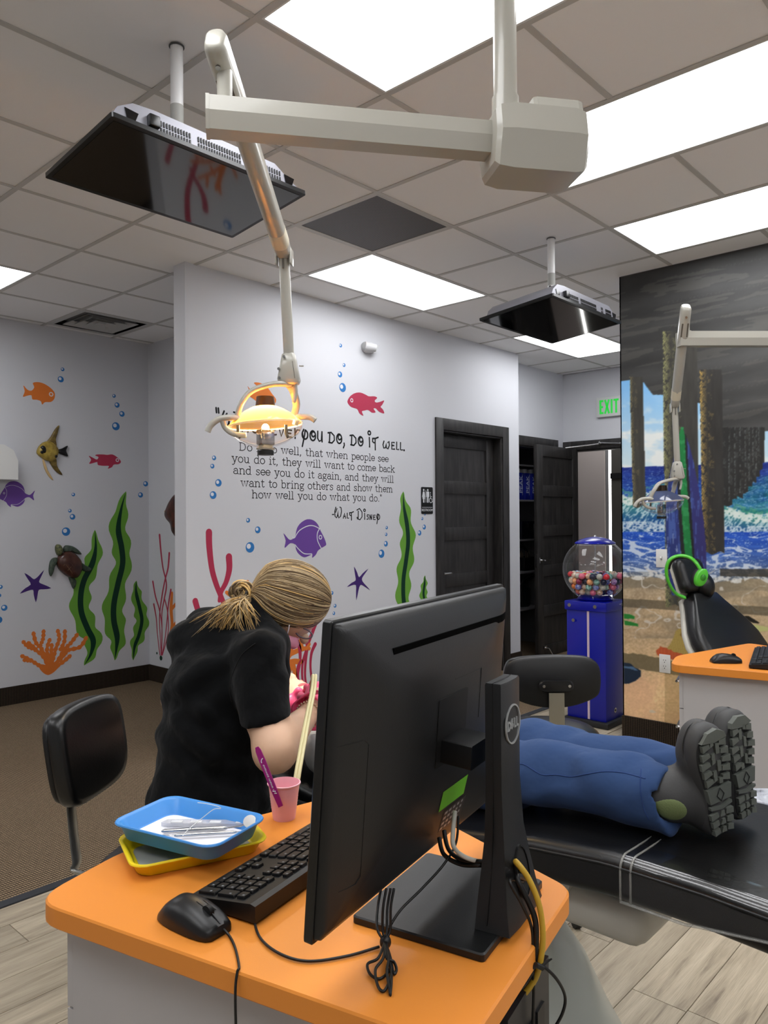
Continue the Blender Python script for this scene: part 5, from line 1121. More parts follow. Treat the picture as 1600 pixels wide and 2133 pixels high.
    if lit:
        MB().sphere(head-UP*.012, (.012, .012, .014)).build('bulb', mat('bulb_glow', (1, .85, .6), .5, emit=((1, .80, .50), 60)), t, True, 180)
        for nm, ty, en, loc in (('lamp_light', 'POINT', 4.5, head+UP*.022), ('lamp_beam', 'SPOT', 20, head+UP*.0)):
            l = bpy.data.lights.new(nm, ty); l.energy = en; l.color = (1, .72, .36) if ty == 'POINT' else (1, .9, .75); l.shadow_soft_size = .012
            if ty == 'SPOT': l.spot_size = math.radians(46); l.spot_blend = .5
            lo = bpy.data.objects.new(nm, l); COL.objects.link(lo); lo.parent = t
            if ty == 'SPOT':
                zz = (head-np.array([.16, -1.16, .90])); zz /= np.linalg.norm(zz); q = Vector(zz).to_track_quat('Z', 'Y'); m4 = q.to_matrix().to_4x4(); m4.translation = Vector(head-UP*.088-zz*.02)
            else: m4 = Matrix.Translation(Vector(loc))
            lo.matrix_basis = wm(t).inverted() @ m4
    else: MB().sphere(head-UP*.012, (.010, .010, .014)).build('bulb', mat('bulb_off', (.7, .7, .7), .2), t, True, 180)
    # grip handles
    for sgn, base_, nm in ((-1, le-UP*.012-w_*.01, 'grip_handle'), (1, head+v*.112+w_*.02+UP*.012, 'grip_handle')):
        if sgn < 0: path = [base_+v*.012+UP*.016, base_-v*.01+UP*.022, base_-v*.05+UP*.018, base_-v*.078-UP*.002, base_-v*.088-UP*.022]
        else: path = [base_-v*.02-UP*.012, base_-v*.012+UP*.012, base_+v*.006+UP*.014, base_+v*.03+UP*.012, base_+v*.046+UP*.002]
        MB().tube(spline(path, 8), .0098, 12).build(nm, M_ivory, t, True, 180)
    MB().tube(spline([le-v*.045+UP*.012-w_*.01, le-v*.035-UP*.02, le-v*.008-UP*.04, le+v*.03-UP*.045], 8), .0085, 12).build('handle_brace', M_ivory, t, True, 180)
    for q in (-.078, .072): MB().tube([head+v*q-w_*.05-UP*.008, head+v*q-w_*.05-UP*.035, head+v*(q+.006)-w_*.045-UP*.048], .005, 8).build('latch_pin', M_iv2, t, True)
    return t
RT = np.array([.675, -.738, 0])
pole1 = at(1053, 240, 1.875)
dental_lamp('lit dental lamp glowing amber, hung on the big angular ivory arm', pole1[:2], on_z(448, 246, 2.382), on_z(1053, 299, 2.382), at(455, 106, 1.74), at(592, 528, 2.36), at(602, 744, 2.42), at(553, 884, 2.45), True, RT)
p2_ = on_z(1690, 707, 2.382)
dental_lamp('unlit dental lamp with bluish shade hanging in front of the beach mural', p2_[:2], on_z(1421, 707, 2.382), p2_, at(1428, 650, 3.92), at(1406, 845, 4.25), at(1411, 966, 4.28), at(1378, 1044, 4.28), False, RT)

# ================================================================== DESKS
M_or = mat('orange_laminate', (.87, .54, .21), .42, spec=.4, bump=(500, .05)); M_ore = mat('orange_edge', (.80, .44, .13), .45)
M_cab = mat('white_laminate', (.70, .69, .69), .5); M_cabg = mat('cabinet_gap', (.28, .28, .3), .7)
ZD = .88
A = (-1.015, -1.945); B = (-.827, -1.885); C_ = (-.295, -1.996); D_ = (-.432, -2.548); E_ = (-.842, -2.640)
def inset(poly, d):
    n = len(poly); out = []; ar = sum(poly[i-1][0]*poly[i][1]-poly[i][0]*poly[i-1][1] for i in range(n)); sg = 1 if ar > 0 else -1
    for i in range(n):
        a, b, c = [np.array(poly[k % n], float) for k in (i-1, i, i+1)]
        u = (b-a)/np.linalg.norm(b-a); v = (c-b)/np.linalg.norm(c-b); nu = sg*np.array([-u[1], u[0]]); nv = sg*np.array([-v[1], v[0]]); dd = d if not hasattr(d, '__len__') else None
        d0, d1 = (d, d) if dd is not None else (d[i-1], d[i])
        M2 = np.array([nu, nv]); out.append(tuple(np.linalg.solve(M2, np.array([nu@b+d0, nv@b+d1]))))
    return out
def desk(label):
    o = (-.7, -2.25); t = thing('clinic_desk', label, 'desk', (o[0], o[1], 0), 0, 'orange topped clinic desks')
    L = lambda ps: [(p[0]-o[0], p[1]-o[1]) for p in ps]
    poly = L([A, B, C_, D_, E_]); rp = round_poly(poly, [.055, .05, .03, .03, .03], 6)
    mb = MB(); mb.loft([[(x, y, z) for x, y in inset_r] for z, inset_r in ((ZD-.032, scale_in(rp, .002)), (ZD-.030, rp), (ZD-.003, rp), (ZD, scale_in(rp, .003)))]); mb.build('desk_top', M_or, t, False, 30)
    ci = inset(poly, [.045, .045, .045, .045, .040]); mb = MB(); mb.prism(ci, .09, ZD-.0325); mb.build('cabinet_body', M_cab, t, False, 0)
    MB().prism(inset(ci, .05), 0, .09).build('toe_kick', M_cabg, t, False, 0)
    def fronts(p, q, splits, nm, th=.016, gap=.004):
        p = np.array(p); q = np.array(q); u = (q-p)/np.linalg.norm(q-p); n = np.array([u[1], -u[0]]); 
        c = np.mean(ci, axis=0)
        if n@(p-c) < 0: n = -n
        for z0, z1 in splits:
            a = p+u*.004; b = q-u*.004; P = [tuple(a), tuple(b), tuple(b+n*th), tuple(a+n*th)]; x = MB(); x.prism(P, z0+gap/2, z1-gap/2); f = x.build(nm, M_cab, t, False, 0)
            m_ = (a+b)/2+n*(th+.012); pu = MB(); pu.tube([(m_[0]-u[0]*.05, m_[1]-u[1]*.05, (z0+z1)/2+.03), (m_[0]+u[0]*.05, m_[1]+u[1]*.05, (z0+z1)/2+.03)], .005, 8)
            for s in (-.045, .045): e = m_+u*s; pu.cyl((e[0], e[1], (z0+z1)/2+.03), (e[0]-n[0]*.014, e[1]-n[1]*.014, (z0+z1)/2+.03), .004, n=8)
            pu.build('pull', M_chrome, f, False)
    fronts(ci[0], ci[1], ((.09, .48), (.48, .70), (.70, ZD-.036)), 'drawer_front'); fronts(ci[1], ci[2], ((.09, .48), (.48, .70), (.70, ZD-.036)), 'drawer_front')
    fronts(ci[3], ci[4], ((.09, .36), (.36, .60)), 'drawer_front')
    # cable niche high on the right hand end
    p, q = np.array(ci[3]), np.array(ci[4]); u = (q-p)/np.linalg.norm(q-p); n = np.array([u[1], -u[0]]); n = n if n@(p-np.mean(ci, axis=0)) > 0 else -n
    def pl(s0, s1, z0, z1, d0, d1): return MB().prism([tuple(p+u*s0+n*d0), tuple(p+u*s1+n*d0), tuple(p+u*s1+n*d1), tuple(p+u*s0+n*d1)], z0, z1)
    pl(.02, .33, .60, ZD-.034, 0, .003).build('niche_back', M_black, t, False, 0)
    pl(.05, .22, .66, .81, .003, .03).build('power_unit', mat('dark_unit', (.10, .10, .11), .4), t, False, 0)
    for s in (.08, .13, .18): pl(s, s+.03, .70, .76, .03, .033).build('port', M_black, t, False, 0)
    return t
def scale_in(p, d):
    c = np.mean(p, axis=0); return [tuple(c+(np.array(q)-c)*(1-d/np.linalg.norm(np.array(q)-c))) for q in p]
desk1 = desk('orange topped white clinic desk in the foreground under the monitor')
DX, DY = 2.47, 0.0
desk2 = copy_tree(desk1); desk2['label'] = 'farther orange topped white desk beside the mural, behind the boots'; desk2.location = (-.7+DX, -2.25+DY, 0); desk2.rotation_euler = (0, 0, math.radians(-2))

# ------------------------------------------------------------------ monitor
MU = np.array([.9768, .2135, 0]); MN = np.array([.2135, -.9768, 0]); UP = np.array([0, 0, 1.])
M_mon = mat('monitor_shell', (.085, .088, .092), .38, spec=.45, bump=(900, .25, None, .0006)); M_mon2 = mat('monitor_gloss_edge', (.05, .05, .053), .3); M_grey = mat('badge_grey', (.66, .67, .67), .35, .4)
mo = thing('computer_monitor', 'big black computer monitor seen from behind on the orange desk', 'monitor', (-.56, -2.46, ZD)); bpy.context.view_layer.update()
MW, MH = .557, .394; _t = math.radians(4.6)
MB_ = UP*cos(_t)+MN*sin(_t); MK = MN*cos(_t)-UP*sin(_t); MC = np.array([-.622, -2.427, 1.343])-MB_*MH/2
Q = lambda a, b, c: tuple(MC+MU*a+MB_*b+MK*c)
SH = [(.2735, .193, .0015), (.2725, .192, .008), (.2635, .183, .0135), (.2335, .157, .022), (.1885, .122, .031), (.1285, .087, .037), (.0685, .047, .039)]
def shell_c(a, b):
    for (w0, h0, c0), (w1, h1, c1) in zip(SH[:-1], SH[1:]):
        f = lambda s: max(abs(a)/(w0+(w1-w0)*s), abs(b-.003)/(h0+(h1-h0)*s))
        if f(1) >= 1:
            lo, hi = 0, 1
            for _ in range(12):
                m_ = (lo+hi)/2
                if f(m_) >= 1: hi = m_
                else: lo = m_
            return c0+(c1-c0)*lo
    return SH[-1][2]
def on_shell(pts, d=.0004): return [Q(a, b, shell_c(a, b)+d) for a, b in pts]
def rr(w_, h_, r_, c, dz=0): return [Q(a, b+dz, c) for a, b in rpoly(w_, h_, r_, 4)]
mb = MB(); mb.loft([rr(MW-.004, MH-.004, .004, -.012), rr(MW, MH, .005, -.010), rr(MW, MH, .005, .000), rr(MW-.003, MH-.003, .005, .0015)]); mb.build('front_bezel', M_mon2, mo, True, 30)
MB().prism(rpoly(MW-.02, MH-.03, .002), -.0128, -.0115, lambda a, b, c: Q(a, b, c)).build('display_glass', M_scr, mo, True)
mb = MB(); mb.loft([rr(MW-.008, MH-.008, .006, .0015), rr(MW-.010, MH-.010, .007, .008), rr(MW-.03, MH-.028, .012, .0135), rr(MW-.09, MH-.08, .02, .022, .002), rr(MW-.18, MH-.15, .03, .031, .004), rr(MW-.30, MH-.22, .04, .037, .004), rr(MW-.42, MH-.30, .03, .039, .004)]); mb.build('back_shell', M_mon, mo, True, 60)
def slab(nm, poly, c0, c1, m, par=None): return MB().prism(poly, c0, c1, lambda a, b, c: Q(a, b, c)).build(nm, m, par or mo, True, 20)
sp = lambda x0, x1, z0, z1, r_: [((x0+x1)/2+a, (z0+z1)/2+b) for a, b in rpoly(x1-x0, z1-z0, r_, 3)]
mb = MB(); aa = [-.165+.42*i/24 for i in range(25)]
mb.loft([[Q(x, z_, shell_c(x, .146)+d_) for z_, d_ in ((.139, -.004), (.139, .0009), (.151, .0009), (.151, -.004))] for x in aa]); mb.build('vent_slot', mat('slot_black', (.006, .006, .006), .95, spec=.05), mo, True, 0)
def seam(nm, pts): 
    P = []
    for i in range(len(pts)-1):
        for k_ in range(8): P.append((pts[i][0]+(pts[i+1][0]-pts[i][0])*k_/8, pts[i][1]+(pts[i+1][1]-pts[i][1])*k_/8))
    MB().tube(on_shell(P+[pts[-1]], .0), .0006, 5).build(nm, mat('seam_black', (.02, .02, .02), .5), mo, True)
seam('service_seam', [(-.268, .045), (-.222, .045), (-.214, .038), (-.214, -.13), (-.222, -.137), (-.25, -.137)])
seam('cover_seam', [(.01, .08), (.11, .08), (.11, .0)])
slab('mount_recess', sp(-.045, .055, -.04, .06, .004), .030, .0402, mat('recess_black', (.02, .02, .022), .5))
def sticker(nm, x0, x1, z0, z1, m, d=.0005, o=None):
    mb = MB() if o is None else o; n = 6; P = [[Q(x0+(x1-x0)*i/n, z0+(z1-z0)*j/n, shell_c(x0+(x1-x0)*i/n, z0+(z1-z0)*j/n)+d) for j in range(n+1)] for i in range(n+1)]
    V = [p for r in P for p in r]; mb.add(V, [(i*(n+1)+j, i*(n+1)+j+1, (i+1)*(n+1)+j+1, (i+1)*(n+1)+j) for i in range(n) for j in range(n)])
    return mb.build(nm, m, mo, True, 0) if o is None else mb
sticker('green_sticker', -.005, .085, -.118, -.086, mat('sticker_green', (.42, .75, .15), .5)); sticker('spec_sticker', .02, .10, -.165, -.125, mat('sticker_dark', (.16, .16, .17), .5))
o = MB()
for i in range(5):
    for j in range(4): sticker('', .024+.015*i, .034+.014*i, -.160+.009*j, -.1555+.009*j, None, .0009, o)
for i in range(4): sticker('', -.15+.022*i, -.135+.022*i, -.181+.004*(i % 2), -.172, None, .0006, o)
o = o.build('sticker_print', M_grey, mo, True, 0); o['kind'] = 'stuff'
slab('mount_arm', sp(-.03, .045, -.035, .0, .003), .038, .088, M_mon2)
# stand blade with flared foot
SC_ = np.array([-.578, -2.518, 0]); W_ = lambda a, z, c: tuple(SC_+MU*a+MN*c+UP*z)
def ring(z, hw, c0, c1, off=0): return [W_(a+off, z, c) for a, c in ((-hw, c0), (hw, c0), (hw, c1-.003), (hw*.5, c1), (-hw*.5, c1), (-hw, c1-.003))]
mb = MB(); mb.loft([ring(ZD+.012, .068, -.018, .036), ring(ZD+.04, .060, -.018, .030), ring(ZD+.09, .048, -.016, .023), ring(ZD+.13, .040, -.014, .018), ring(ZD+.20, .037, -.013, .014), ring(ZD+.345, .037, -.013, .014), ring(ZD+.348, .036, -.012, .013)]); mb.build('stand_post', M_mon, mo, True, 40)
MB().loft([ring(ZD+.02, .0685, -.001, .003), ring(ZD+.09, .0485, .0, .003), ring(ZD+.20, .0375, -.001, .001), ring(ZD+.3485, .0375, -.001, .001)]).build('post_seam', mat('seam_black', (.02, .02, .02), .5), mo, True, 0)
HC = .075
MB().loft([[W_(.022*cos(a)*s, ZD+HC+.034*sin(a)*s, c+.018-.006*sin(a)) for a in [2*pi*k/24 for k in range(24)]] for s, c in ((1.08, .004), (1.08, .0115), (1.0, .0115), (1.0, .004))]).build('cable_hole_rim', M_mon2, mo, True, 60)
MB().loft([[W_(.022*cos(a)*s, ZD+HC+.034*sin(a)*s, c+.018-.006*sin(a)) for a in [2*pi*k/24 for k in range(24)]] for s, c in ((1, .004), (1, .0095))]).build('cable_hole', mat('hole_black', (.006, .006, .006), .8), mo, True, 60)
mb = MB(); mb.loft([[W_(a, z, c) for a, c in [(x, y-.085) for x, y in rpoly(.240-i_, .205-i_, .006, 3)]] for z, i_ in ((ZD+.001, 0), (ZD+.0095, 0), (ZD+.0115, .004))]); mb.build('stand_base', M_mon, mo, True, 30)
# round badge with lettering
BZ = ZD+.285
mb = MB()
def bring(rx, ry, c): return [W_(rx*cos(a), BZ+ry*sin(a), c) for a in [2*pi*k/40 for k in range(40)]]
mb.loft([bring(.0285, .0285, .0135), bring(.0285, .0285, .0158), bring(.0262, .0262, .0158), bring(.0262, .0262, .0135)], cap=False, closed=True); mb.build('badge_ring', M_grey, mo, True, 60)
mb = MB()
def blt(pts, w_=.0031):
    P = [np.array(p) for p in pts]
    L_ = [];  
    for i in range(len(P)):
        t_ = P[min(i+1, len(P)-1)]-P[max(i-1, 0)]; t_ = t_/np.linalg.norm(t_); n_ = np.array([-t_[1], t_[0]]); L_.append((P[i]+n_*w_/2, P[i]-n_*w_/2))
    for i in range(len(L_)-1):
        a, b = L_[i]; c, d = L_[i+1]; mb.add([W_(p[0], BZ+p[1], .0158) for p in (a, b, d, c)]+[W_(p[0], BZ+p[1], .0135) for p in (a, b, d, c)], [(0, 1, 2, 3), (7, 6, 5, 4), (0, 4, 5, 1), (1, 5, 6, 2), (2, 6, 7, 3), (3, 7, 4, 0)])
blt([(-.0215, -.0062), (-.0215, .0062)]); blt([(-.0215, .0056), (-.0160, .0056), (-.0120, .0022), (-.0120, -.0022), (-.0160, -.0056), (-.0215, -.0056)], .0028)
for k_ in (-.0034, 0, .0034): blt([(-.0095, -.0018+k_*1.0), (-.0028, .0050+k_*.9)] , .0019)
blt([(-.0095, .0014), (-.0055, -.0060), (.0002, -.0002)], .0022)
blt([(.0050, .0075), (.0050, -.0056), (.0110, -.0056)], .0030); blt([(.0142, .0075), (.0142, -.0056), (.0205, -.0056)], .0030)
mb.build('badge_lettering', M_grey, mo, True, 0)['kind'] = 'stuff'

# ------------------------------------------------------------------ keyboard
M_key = mat('key_plastic', (.05, .05, .055), .45); M_kb = mat('keyboard_plastic', (.045, .045, .05), .5); M_leg = mat('key_legend', (.45, .47, .5), .5)
def keyboard(label):
    t = thing('computer_keyboard', label, 'keyboard', (0, 0, 0), 0, 'computer keyboards')
    pr = [(0, .004), (0, .014), (.118, .030), (.127, .028), (.127, .004)]
    mb = MB(); mb.prism(pr, 0, .441, lambda a, b, c: (c, a, b)); mb.build('case', M_kb, t, False, 0)
    for x in (.03, .40): MB().box((x, .012, .002), (.03, .012, .004)).build('foot', M_kb, t); MB().box((x, .118, .0045), (.03, .010, .009)).build('foot', M_kb, t)
    pit = .019; sl = .016/.118; cache = {}
    def key(x, y, wk=1, hk=1, leg=True):
        k = (wk, hk)
        if k not in cache:
            w_, h_ = wk*pit-.0035, hk*pit-.0035; m = MB(); m.loft([[(a*s, b*s, z) for a, b in rpoly(w_, h_, .0015, 1)] for z, s in ((0, 1), (.003, .97), (.0042, .92))]); me = m.mesh('key'); me.materials.append(M_key); me.materials.append(M_leg)
            bm = bmesh.new(); bm.from_mesh(me); q = .0042/2
            vs = [bm.verts.new((a-w_*.22, b+h_*.18, .00435)) for a, b in ((-.0015, -.002), (.0015, -.002), (.0015, .002), (-.0015, .002))]; f = bm.faces.new(vs); f.material_index = 1; bm.to_mesh(me); bm.free(); cache[k] = me
        o = bpy.data.objects.new('key', cache[k]); COL.objects.link(o); o.parent = t; cx = x+wk*pit/2; cy = y+hk*pit/2; o.location = (cx, cy, .0142+cy*sl); o.rotation_euler = (math.atan(sl), 0, pi*0)
    x0 = .008; y0 = .006
    key(x0, y0, 1, 2); key(x0+pit, y0); key(x0+2*pit, y0, 2); 
    for c_ in (1, 2, 3): key(x0+c_*pit, y0+pit)
    for r_ in (2, 3):
        for c_ in (1, 2, 3): key(x0+c_*pit, y0+r_*pit)
    key(x0, y0+2*pit, 1, 2)
    for c_ in range(4): key(x0+c_*pit, y0+4*pit)
    nx = x0+4*pit+.006
    for c_ in range(3):
        key(nx+c_*pit, y0)
        for r_ in (3, 4): key(nx+c_*pit, y0+r_*pit)
        key(nx+c_*pit, y0+5*pit+.002, 1, .75)
    key(nx+pit, y0+pit)
    mx = nx+3*pit+.006
    def row(r_, ws, y=None, h_=1):
        x = mx
        for w_ in ws: key(x, (y0+r_*pit) if y is None else y, w_, h_); x += w_*pit
    row(0, [1.25, 1.25, 1.25, 1.25, 6.25, 1.25, 1.25, 1.25]); row(1, [2.75]+[1]*10+[2.25]); row(2, [2.25]+[1]*11+[1.75]); row(3, [1.5]+[1]*12+[1.5]); row(4, [2]+[1]*13); row(5, [1, 1, 1, 1.3, 1, 1, 1, 1, 1.3, 1, 1, 1, 1, 1.3], y0+5*pit+.002, .75)
    return t
kb = keyboard('full size black computer keyboard with number pad on the orange desk'); 
# local x along the length away from the camera, local y toward the function keys (mirrored turn keeps it right-handed)
_ex = np.array([.976, .217, 0]); _ey = np.array([.217, -.976, 0])
def mirror_tree(o):
    """flip local y of every part so the pad sits at the near end"""
    done = set()
    for c in [o]+list(o.children_recursive):
        if c.type == 'MESH' and c.data.name not in done:
            c.data.transform(Matrix.Diagonal((1, -1, 1, 1))); c.data.flip_normals(); done.add(c.data.name)
        if c is not o: c.location.y *= -1; c.rotation_euler.x *= -1
mirror_tree(kb)
kb.location = (-.862, -2.140, ZD); kb.rotation_euler = (0, 0, math.atan2(.217, .976))
# ------------------------------------------------------------------ mouse
def mouse(label):
    t = thing('computer_mouse', label, 'mouse', (0, 0, 0), 0, 'computer mice')
    mb = MB(); rings = []
    for s in (0, .03, .1, .22, .38, .55, .72, .86, .95, 1):
        x = -.057+.114*s; w_ = .031*(1-abs(2*s-1)**3.2*.30)*(1 if .02 < s < .98 else .93); h_ = .037*(1-((s-.36)/.74)**2*.75) if s > .36 else .037*(1-((.36-s)/.36)**2.4*.72)
        if s in (0, 1): w_ *= .9
        R_ = []
        for k in range(22):
            a = pi*k/21; R_.append((x, w_*cos(a)*(1 if True else 0), max(.0015, h_*abs(sin(a))**.62)))
        R_ += [(x, -w_*.95, .001), (x, w_*.95, .001)]; rings.append(R_)
    mb.loft(rings); mb.build('shell', mat('mouse_plastic', (.045, .045, .05), .38), t, False, 60)
    mb = MB(); mb.cyl((.030, -.0035, .0275), (.030, .0035, .0275), .009, n=22); mb.build('scroll_wheel', mat('wheel_rubber', (.02, .02, .02), .6), t)
    MB().tube([(.006, 0, .0345), (.022, 0, .0312), (.040, 0, .0262), (.0545, 0, .0175)], .0012, 6).build('button_seam', M_black, t); MB().tube([(-.012, .009, .0345), (.01, .010, .0330), (.035, .010, .0272)], .0008, 6).build('groove', M_black, t)
    return t
m1 = mouse('black computer mouse on the near corner of the foreground desk'); fr_, re_ = on_z(462, 1940, ZD+.008), on_z(350, 1884, ZD+.012); q = (fr_+re_)/2; m1.location = (q[0], q[1], ZD); m1.rotation_euler = (0, 0, math.atan2(fr_[1]-re_[1], fr_[0]-re_[0]))
# second desk copies
k2 = copy_tree(kb); k2['label'] = 'black keyboard at the right picture edge on the farther desk'; q = on_z(1560, 1393, ZD); k2.location = (q[0], q[1], ZD); k2.rotation_euler = (0, 0, math.radians(14))
m2 = copy_tree(m1); m2['label'] = 'black computer mouse on the farther orange desk by the mural'; q = on_z(1512, 1380, ZD); m2.location = (q[0], q[1], ZD); m2.rotation_euler = (0, 0, math.radians(-50))
# ------------------------------------------------------------------ cables
M_cab1 = mat('black_cable', (.03, .03, .03), .45); M_yel = mat('yellow_cable', (.72, .58, .17), .45); M_wh = mat('white_cable', (.75, .74, .70), .5)
def cable(name, label, pts, r, m, n=10):
    P = spline(pts, n); c = np.mean(P, axis=0); t = thing(name, label, 'cable', tuple(c)); MB().tube(P, r, 8).build('cord', m, t, False, 180)
    t.children[0].data.transform(Matrix.Translation(-Vector(c))); return t
dz = lambda x, y, h=.003: on_z(x, y, ZD+h)
edge = on_z(498, 2013, ZD+.003)
cable('mouse_cable', 'thin black mouse cable running over the near desk edge', [dz(462, 1932, .010), dz(478, 1950), dz(490, 1975), edge, edge+np.array([-.006, -.004, -.004]), edge+np.array([-.012, -.008, -.03]), edge+np.array([-.013, -.012, -.12]), edge+np.array([-.012, -.016, -.3])], .0018, M_cab1)
cable('keyboard_cable', 'black keyboard cable looping on the desk left of the monitor', [dz(690, 1845, .012), dz(640, 1828, .006), dz(590, 1832), dz(548, 1865), dz(531, 1905), dz(540, 1950), dz(580, 1985), dz(640, 2002), dz(720, 1992), dz(790, 1972)], .0019, M_cab1)
q = [at(805, 1900, 1.06), at(812, 1925, 1.045)]
tie = dz(803, 1962, .012); cb = thing('cable_bundle', 'tied bundle of black cable loops hanging under the monitor onto the desk', 'cable', tuple(tie)); bpy.context.view_layer.update()
for x0, x1, y1 in ((778, 772, 2030), (798, 788, 2055), (812, 826, 2020), (820, 812, 2062)):
    MB().tube(spline([tie+np.array([0, 0, .003]), dz((tie[0]*0+x0+803)/2-2, 1995, .012), dz(x1-6, (y1+1962)/2+12, .008), dz(x1, y1, .004), dz((x1+803)/2+6, y1+8, .003), dz(815, (y1+1990)/2, .006), tie], 7), .0019, 7).build('loop', M_cab1, cb, True, 180)
for x0, d_ in ((786, 1.07), (797, 1.05), (806, 1.06), (813, 1.05)): MB().tube(spline([tie, at(x0, 1935, 1.045), at(x0+1, 1890, d_), at(x0+8, 1850, d_+.01)], 5), .0019, 7).build('strand', M_cab1, cb, True, 180)
MB().sphere(tie, (.008, .008, .009)).build('cable_tie', M_cab1, cb, True, 180)
HO = np.array(W_(0, ZD+HC+.0, .030))
rim_ = at(1143, 1905, 1.03)
over = [HO-MN*.025, HO-MN*.005, at(1075, 1795, 1.065), at(1101, 1830, 1.055), at(1123, 1885, 1.05), at(1131, 1950, 1.05), at(1124, 2010, 1.05), at(1108, 2050, 1.06), at(1070, 2090, 1.06), at(1030, 2108, 1.03), at(1005, 2125, 1.0)]
cable('network_cable', 'thick yellow network cable arching from the stand hole over the desk edge', over, .0042, M_yel)
cable('power_cable', 'thick black cable beside the yellow one, hanging over the desk edge', [HO-MN*.025-UP*.008, HO-UP*.01, at(1078, 1830, 1.06), at(1112, 1905, 1.052), at(1117, 1960, 1.05), at(1112, 2010, 1.052), at(1090, 2050, 1.055), at(1050, 2080, 1.04), at(1010, 2100, 1.0)], .0040, M_cab1)
cable('video_cable', 'thin black cable slanting from the stand hole to the cable tie', [HO-UP*.012-MU*.006, at(1062, 1835, 1.045), at(1088, 1885, 1.045), at(1108, 1935, 1.05), at(1110, 2005, 1.05), at(1112, 2060, 1.06), at(1110, 2133, 1.06), at(1108, 2200, 1.06)], .0022, M_cab1)
cable('loose_cable', 'thin black cable curling out past the cable tie over the floor', [at(1108, 2012, 1.05), at(1130, 2012, 1.05), at(1160, 2040, 1.06), at(1177, 2075, 1.08), at(1172, 2110, 1.08), at(1150, 2150, 1.08)], .0022, M_cab1)
t = thing('cable_tie', 'short black cable tie with a protruding tail by the desk end', 'cable tie', tuple(at(1115, 2012, 1.045))); bpy.context.view_layer.update()
MB().tube([at(1106, 2014, 1.042), at(1118, 2010, 1.040), at(1130, 2016, 1.045)], .004, 8).build('band', M_cab1, t, True); MB().tube([at(1130, 2012, 1.045), at(1138, 2004, 1.05), at(1150, 1997, 1.05)], [.0025, .0022, .001], 6).build('tail', M_cab1, t, True)
# leads hanging behind the monitor toward the stand hole
for lb, px, m in (('black lead drooping from the monitor ports to the stand', [(915, 1745), (925, 1780), (960, 1800), (1000, 1802)], M_cab1), ('second black lead drooping behind the monitor', [(925, 1730), (935, 1770), (965, 1792), (1005, 1795)], M_cab1), ('pale lead hanging straight down from the monitor ports', [(948, 1690), (944, 1730), (946, 1765), (975, 1788)], M_wh)):
    P_ = [at(x, y, 1.16-.02*i) for i, (x, y) in enumerate(px)]; cable('monitor_lead', lb, P_+[HO-MN*.045], .0034, m)
cable('monitor_lead', 'long thin lead from the monitor down to the tied bundle', [at(955, 1700, 1.17), at(950, 1755, 1.15), at(925, 1800, 1.12), at(880, 1850, 1.1), at(835, 1895, 1.07), at(812, 1930, 1.055)], .0019, M_cab1)

# ------------------------------------------------------------------ trays, instruments, cup
def tray(name, label, c, rz, z, m, size=(.232, .152), hh=.026):
    t = thing(name, label, 'tray', (c[0], c[1], z), rz, 'instrument trays'); mb = MB(); w_, h_ = size
    R_ = lambda dw, zz, r_=.028: [(a, b, zz) for a, b in rpoly(w_+dw, h_+dw, r_, 6)]
    mb.loft([R_(-.030, 0, .024), R_(-.026, .002, .025), R_(-.010, hh-.004), R_(-.004, hh-.002), R_(0, hh-.003), R_(.002, hh-.001), R_(0, hh+.001), R_(-.006, hh+.001), R_(-.014, hh-.002), R_(-.030, .005, .024), R_(-.034, .003, .023)]); mb.build('tray_body', m, t, False, 50); return t
M_tb = mat('blue_tray_plastic', (.27, .56, .84), .35, spec=.5); M_ty = mat('yellow_tray_plastic', (.90, .80, .08), .4)
YT = tray('instrument_tray', 'yellow instrument tray underneath the blue one', (-.752, -1.983), math.atan2(-.34, .94), ZD+.0005, M_ty, hh=.024)
MB().prism(rpoly(.19, .11, .02), .0035, .0045).build('grey_liner', mat('grey_liner', (.55, .56, .55), .6), YT)
BT = tray('instrument_tray', 'blue instrument tray with white paper, stacked on the yellow tray', (-.757, -1.981), math.atan2(-.968, .25), ZD+.027, M_tb, hh=.030); BT.rotation_euler[0] = 0
MB().prism(rpoly(.19, .112, .02), .0035, .0043).build('tray_paper', mat('tray_paper', (.93, .93, .95), .7), BT)
bpy.context.view_layer.update()
M_ss = mat('instrument_steel', (.72, .72, .72), .22, 1); M_cl = mat('clear_pouch', (.80, .80, .82), .15, alpha=.55); zt = ZD+.027+.0048
def tp(x, y, h=.0): return on_z(x, y, zt+h)
def rod(name, label, cat, a, b, r, m, grip=True, extra=None):
    t = thing(name, label, cat, tuple((a+b)/2)); bpy.context.view_layer.update(); d = b-a
    MB().tube([a, a+d*.02, a+d*.05, a+d*.93, a+d*.97, b], [r*.25, r*.7, r, r, r*.8, r*.35], 14).build('handle', m, t, True)
    if grip:
        for k_ in range(10): q_ = a+d*(.70+.022*k_); MB().cyl(q_-d*.004, q_+d*.004, r*1.1, n=12).build('grip_ring', m, t, True)
    if extra: extra(t, a, b, d)
    return t
a, b = tp(336, 1732, .007), tp(474, 1725, .007)
def mir(t, a, b, d):
    e = b+d*.27+UP*.004; MB().tube([b-d*.02, b+d*.15+UP*.002, e], .0013, 8).build('neck', M_ss, t, True); n_ = np.array([-.5, -.4, .75]); n_ /= np.linalg.norm(n_); c = e+d/np.linalg.norm(d)*.008+UP*.006; MB().cyl(c-n_*.0012, c+n_*.0012, .0115, n=24).build('mirror_head', M_chrome, t, True)
rod('dental_mirror', 'steel dental mirror with ribbed handle lying in the blue tray', 'dental instrument', a, b, .0042, M_ss, True, mir)
a, b = tp(362, 1741, .006), tp(494, 1733, .006)
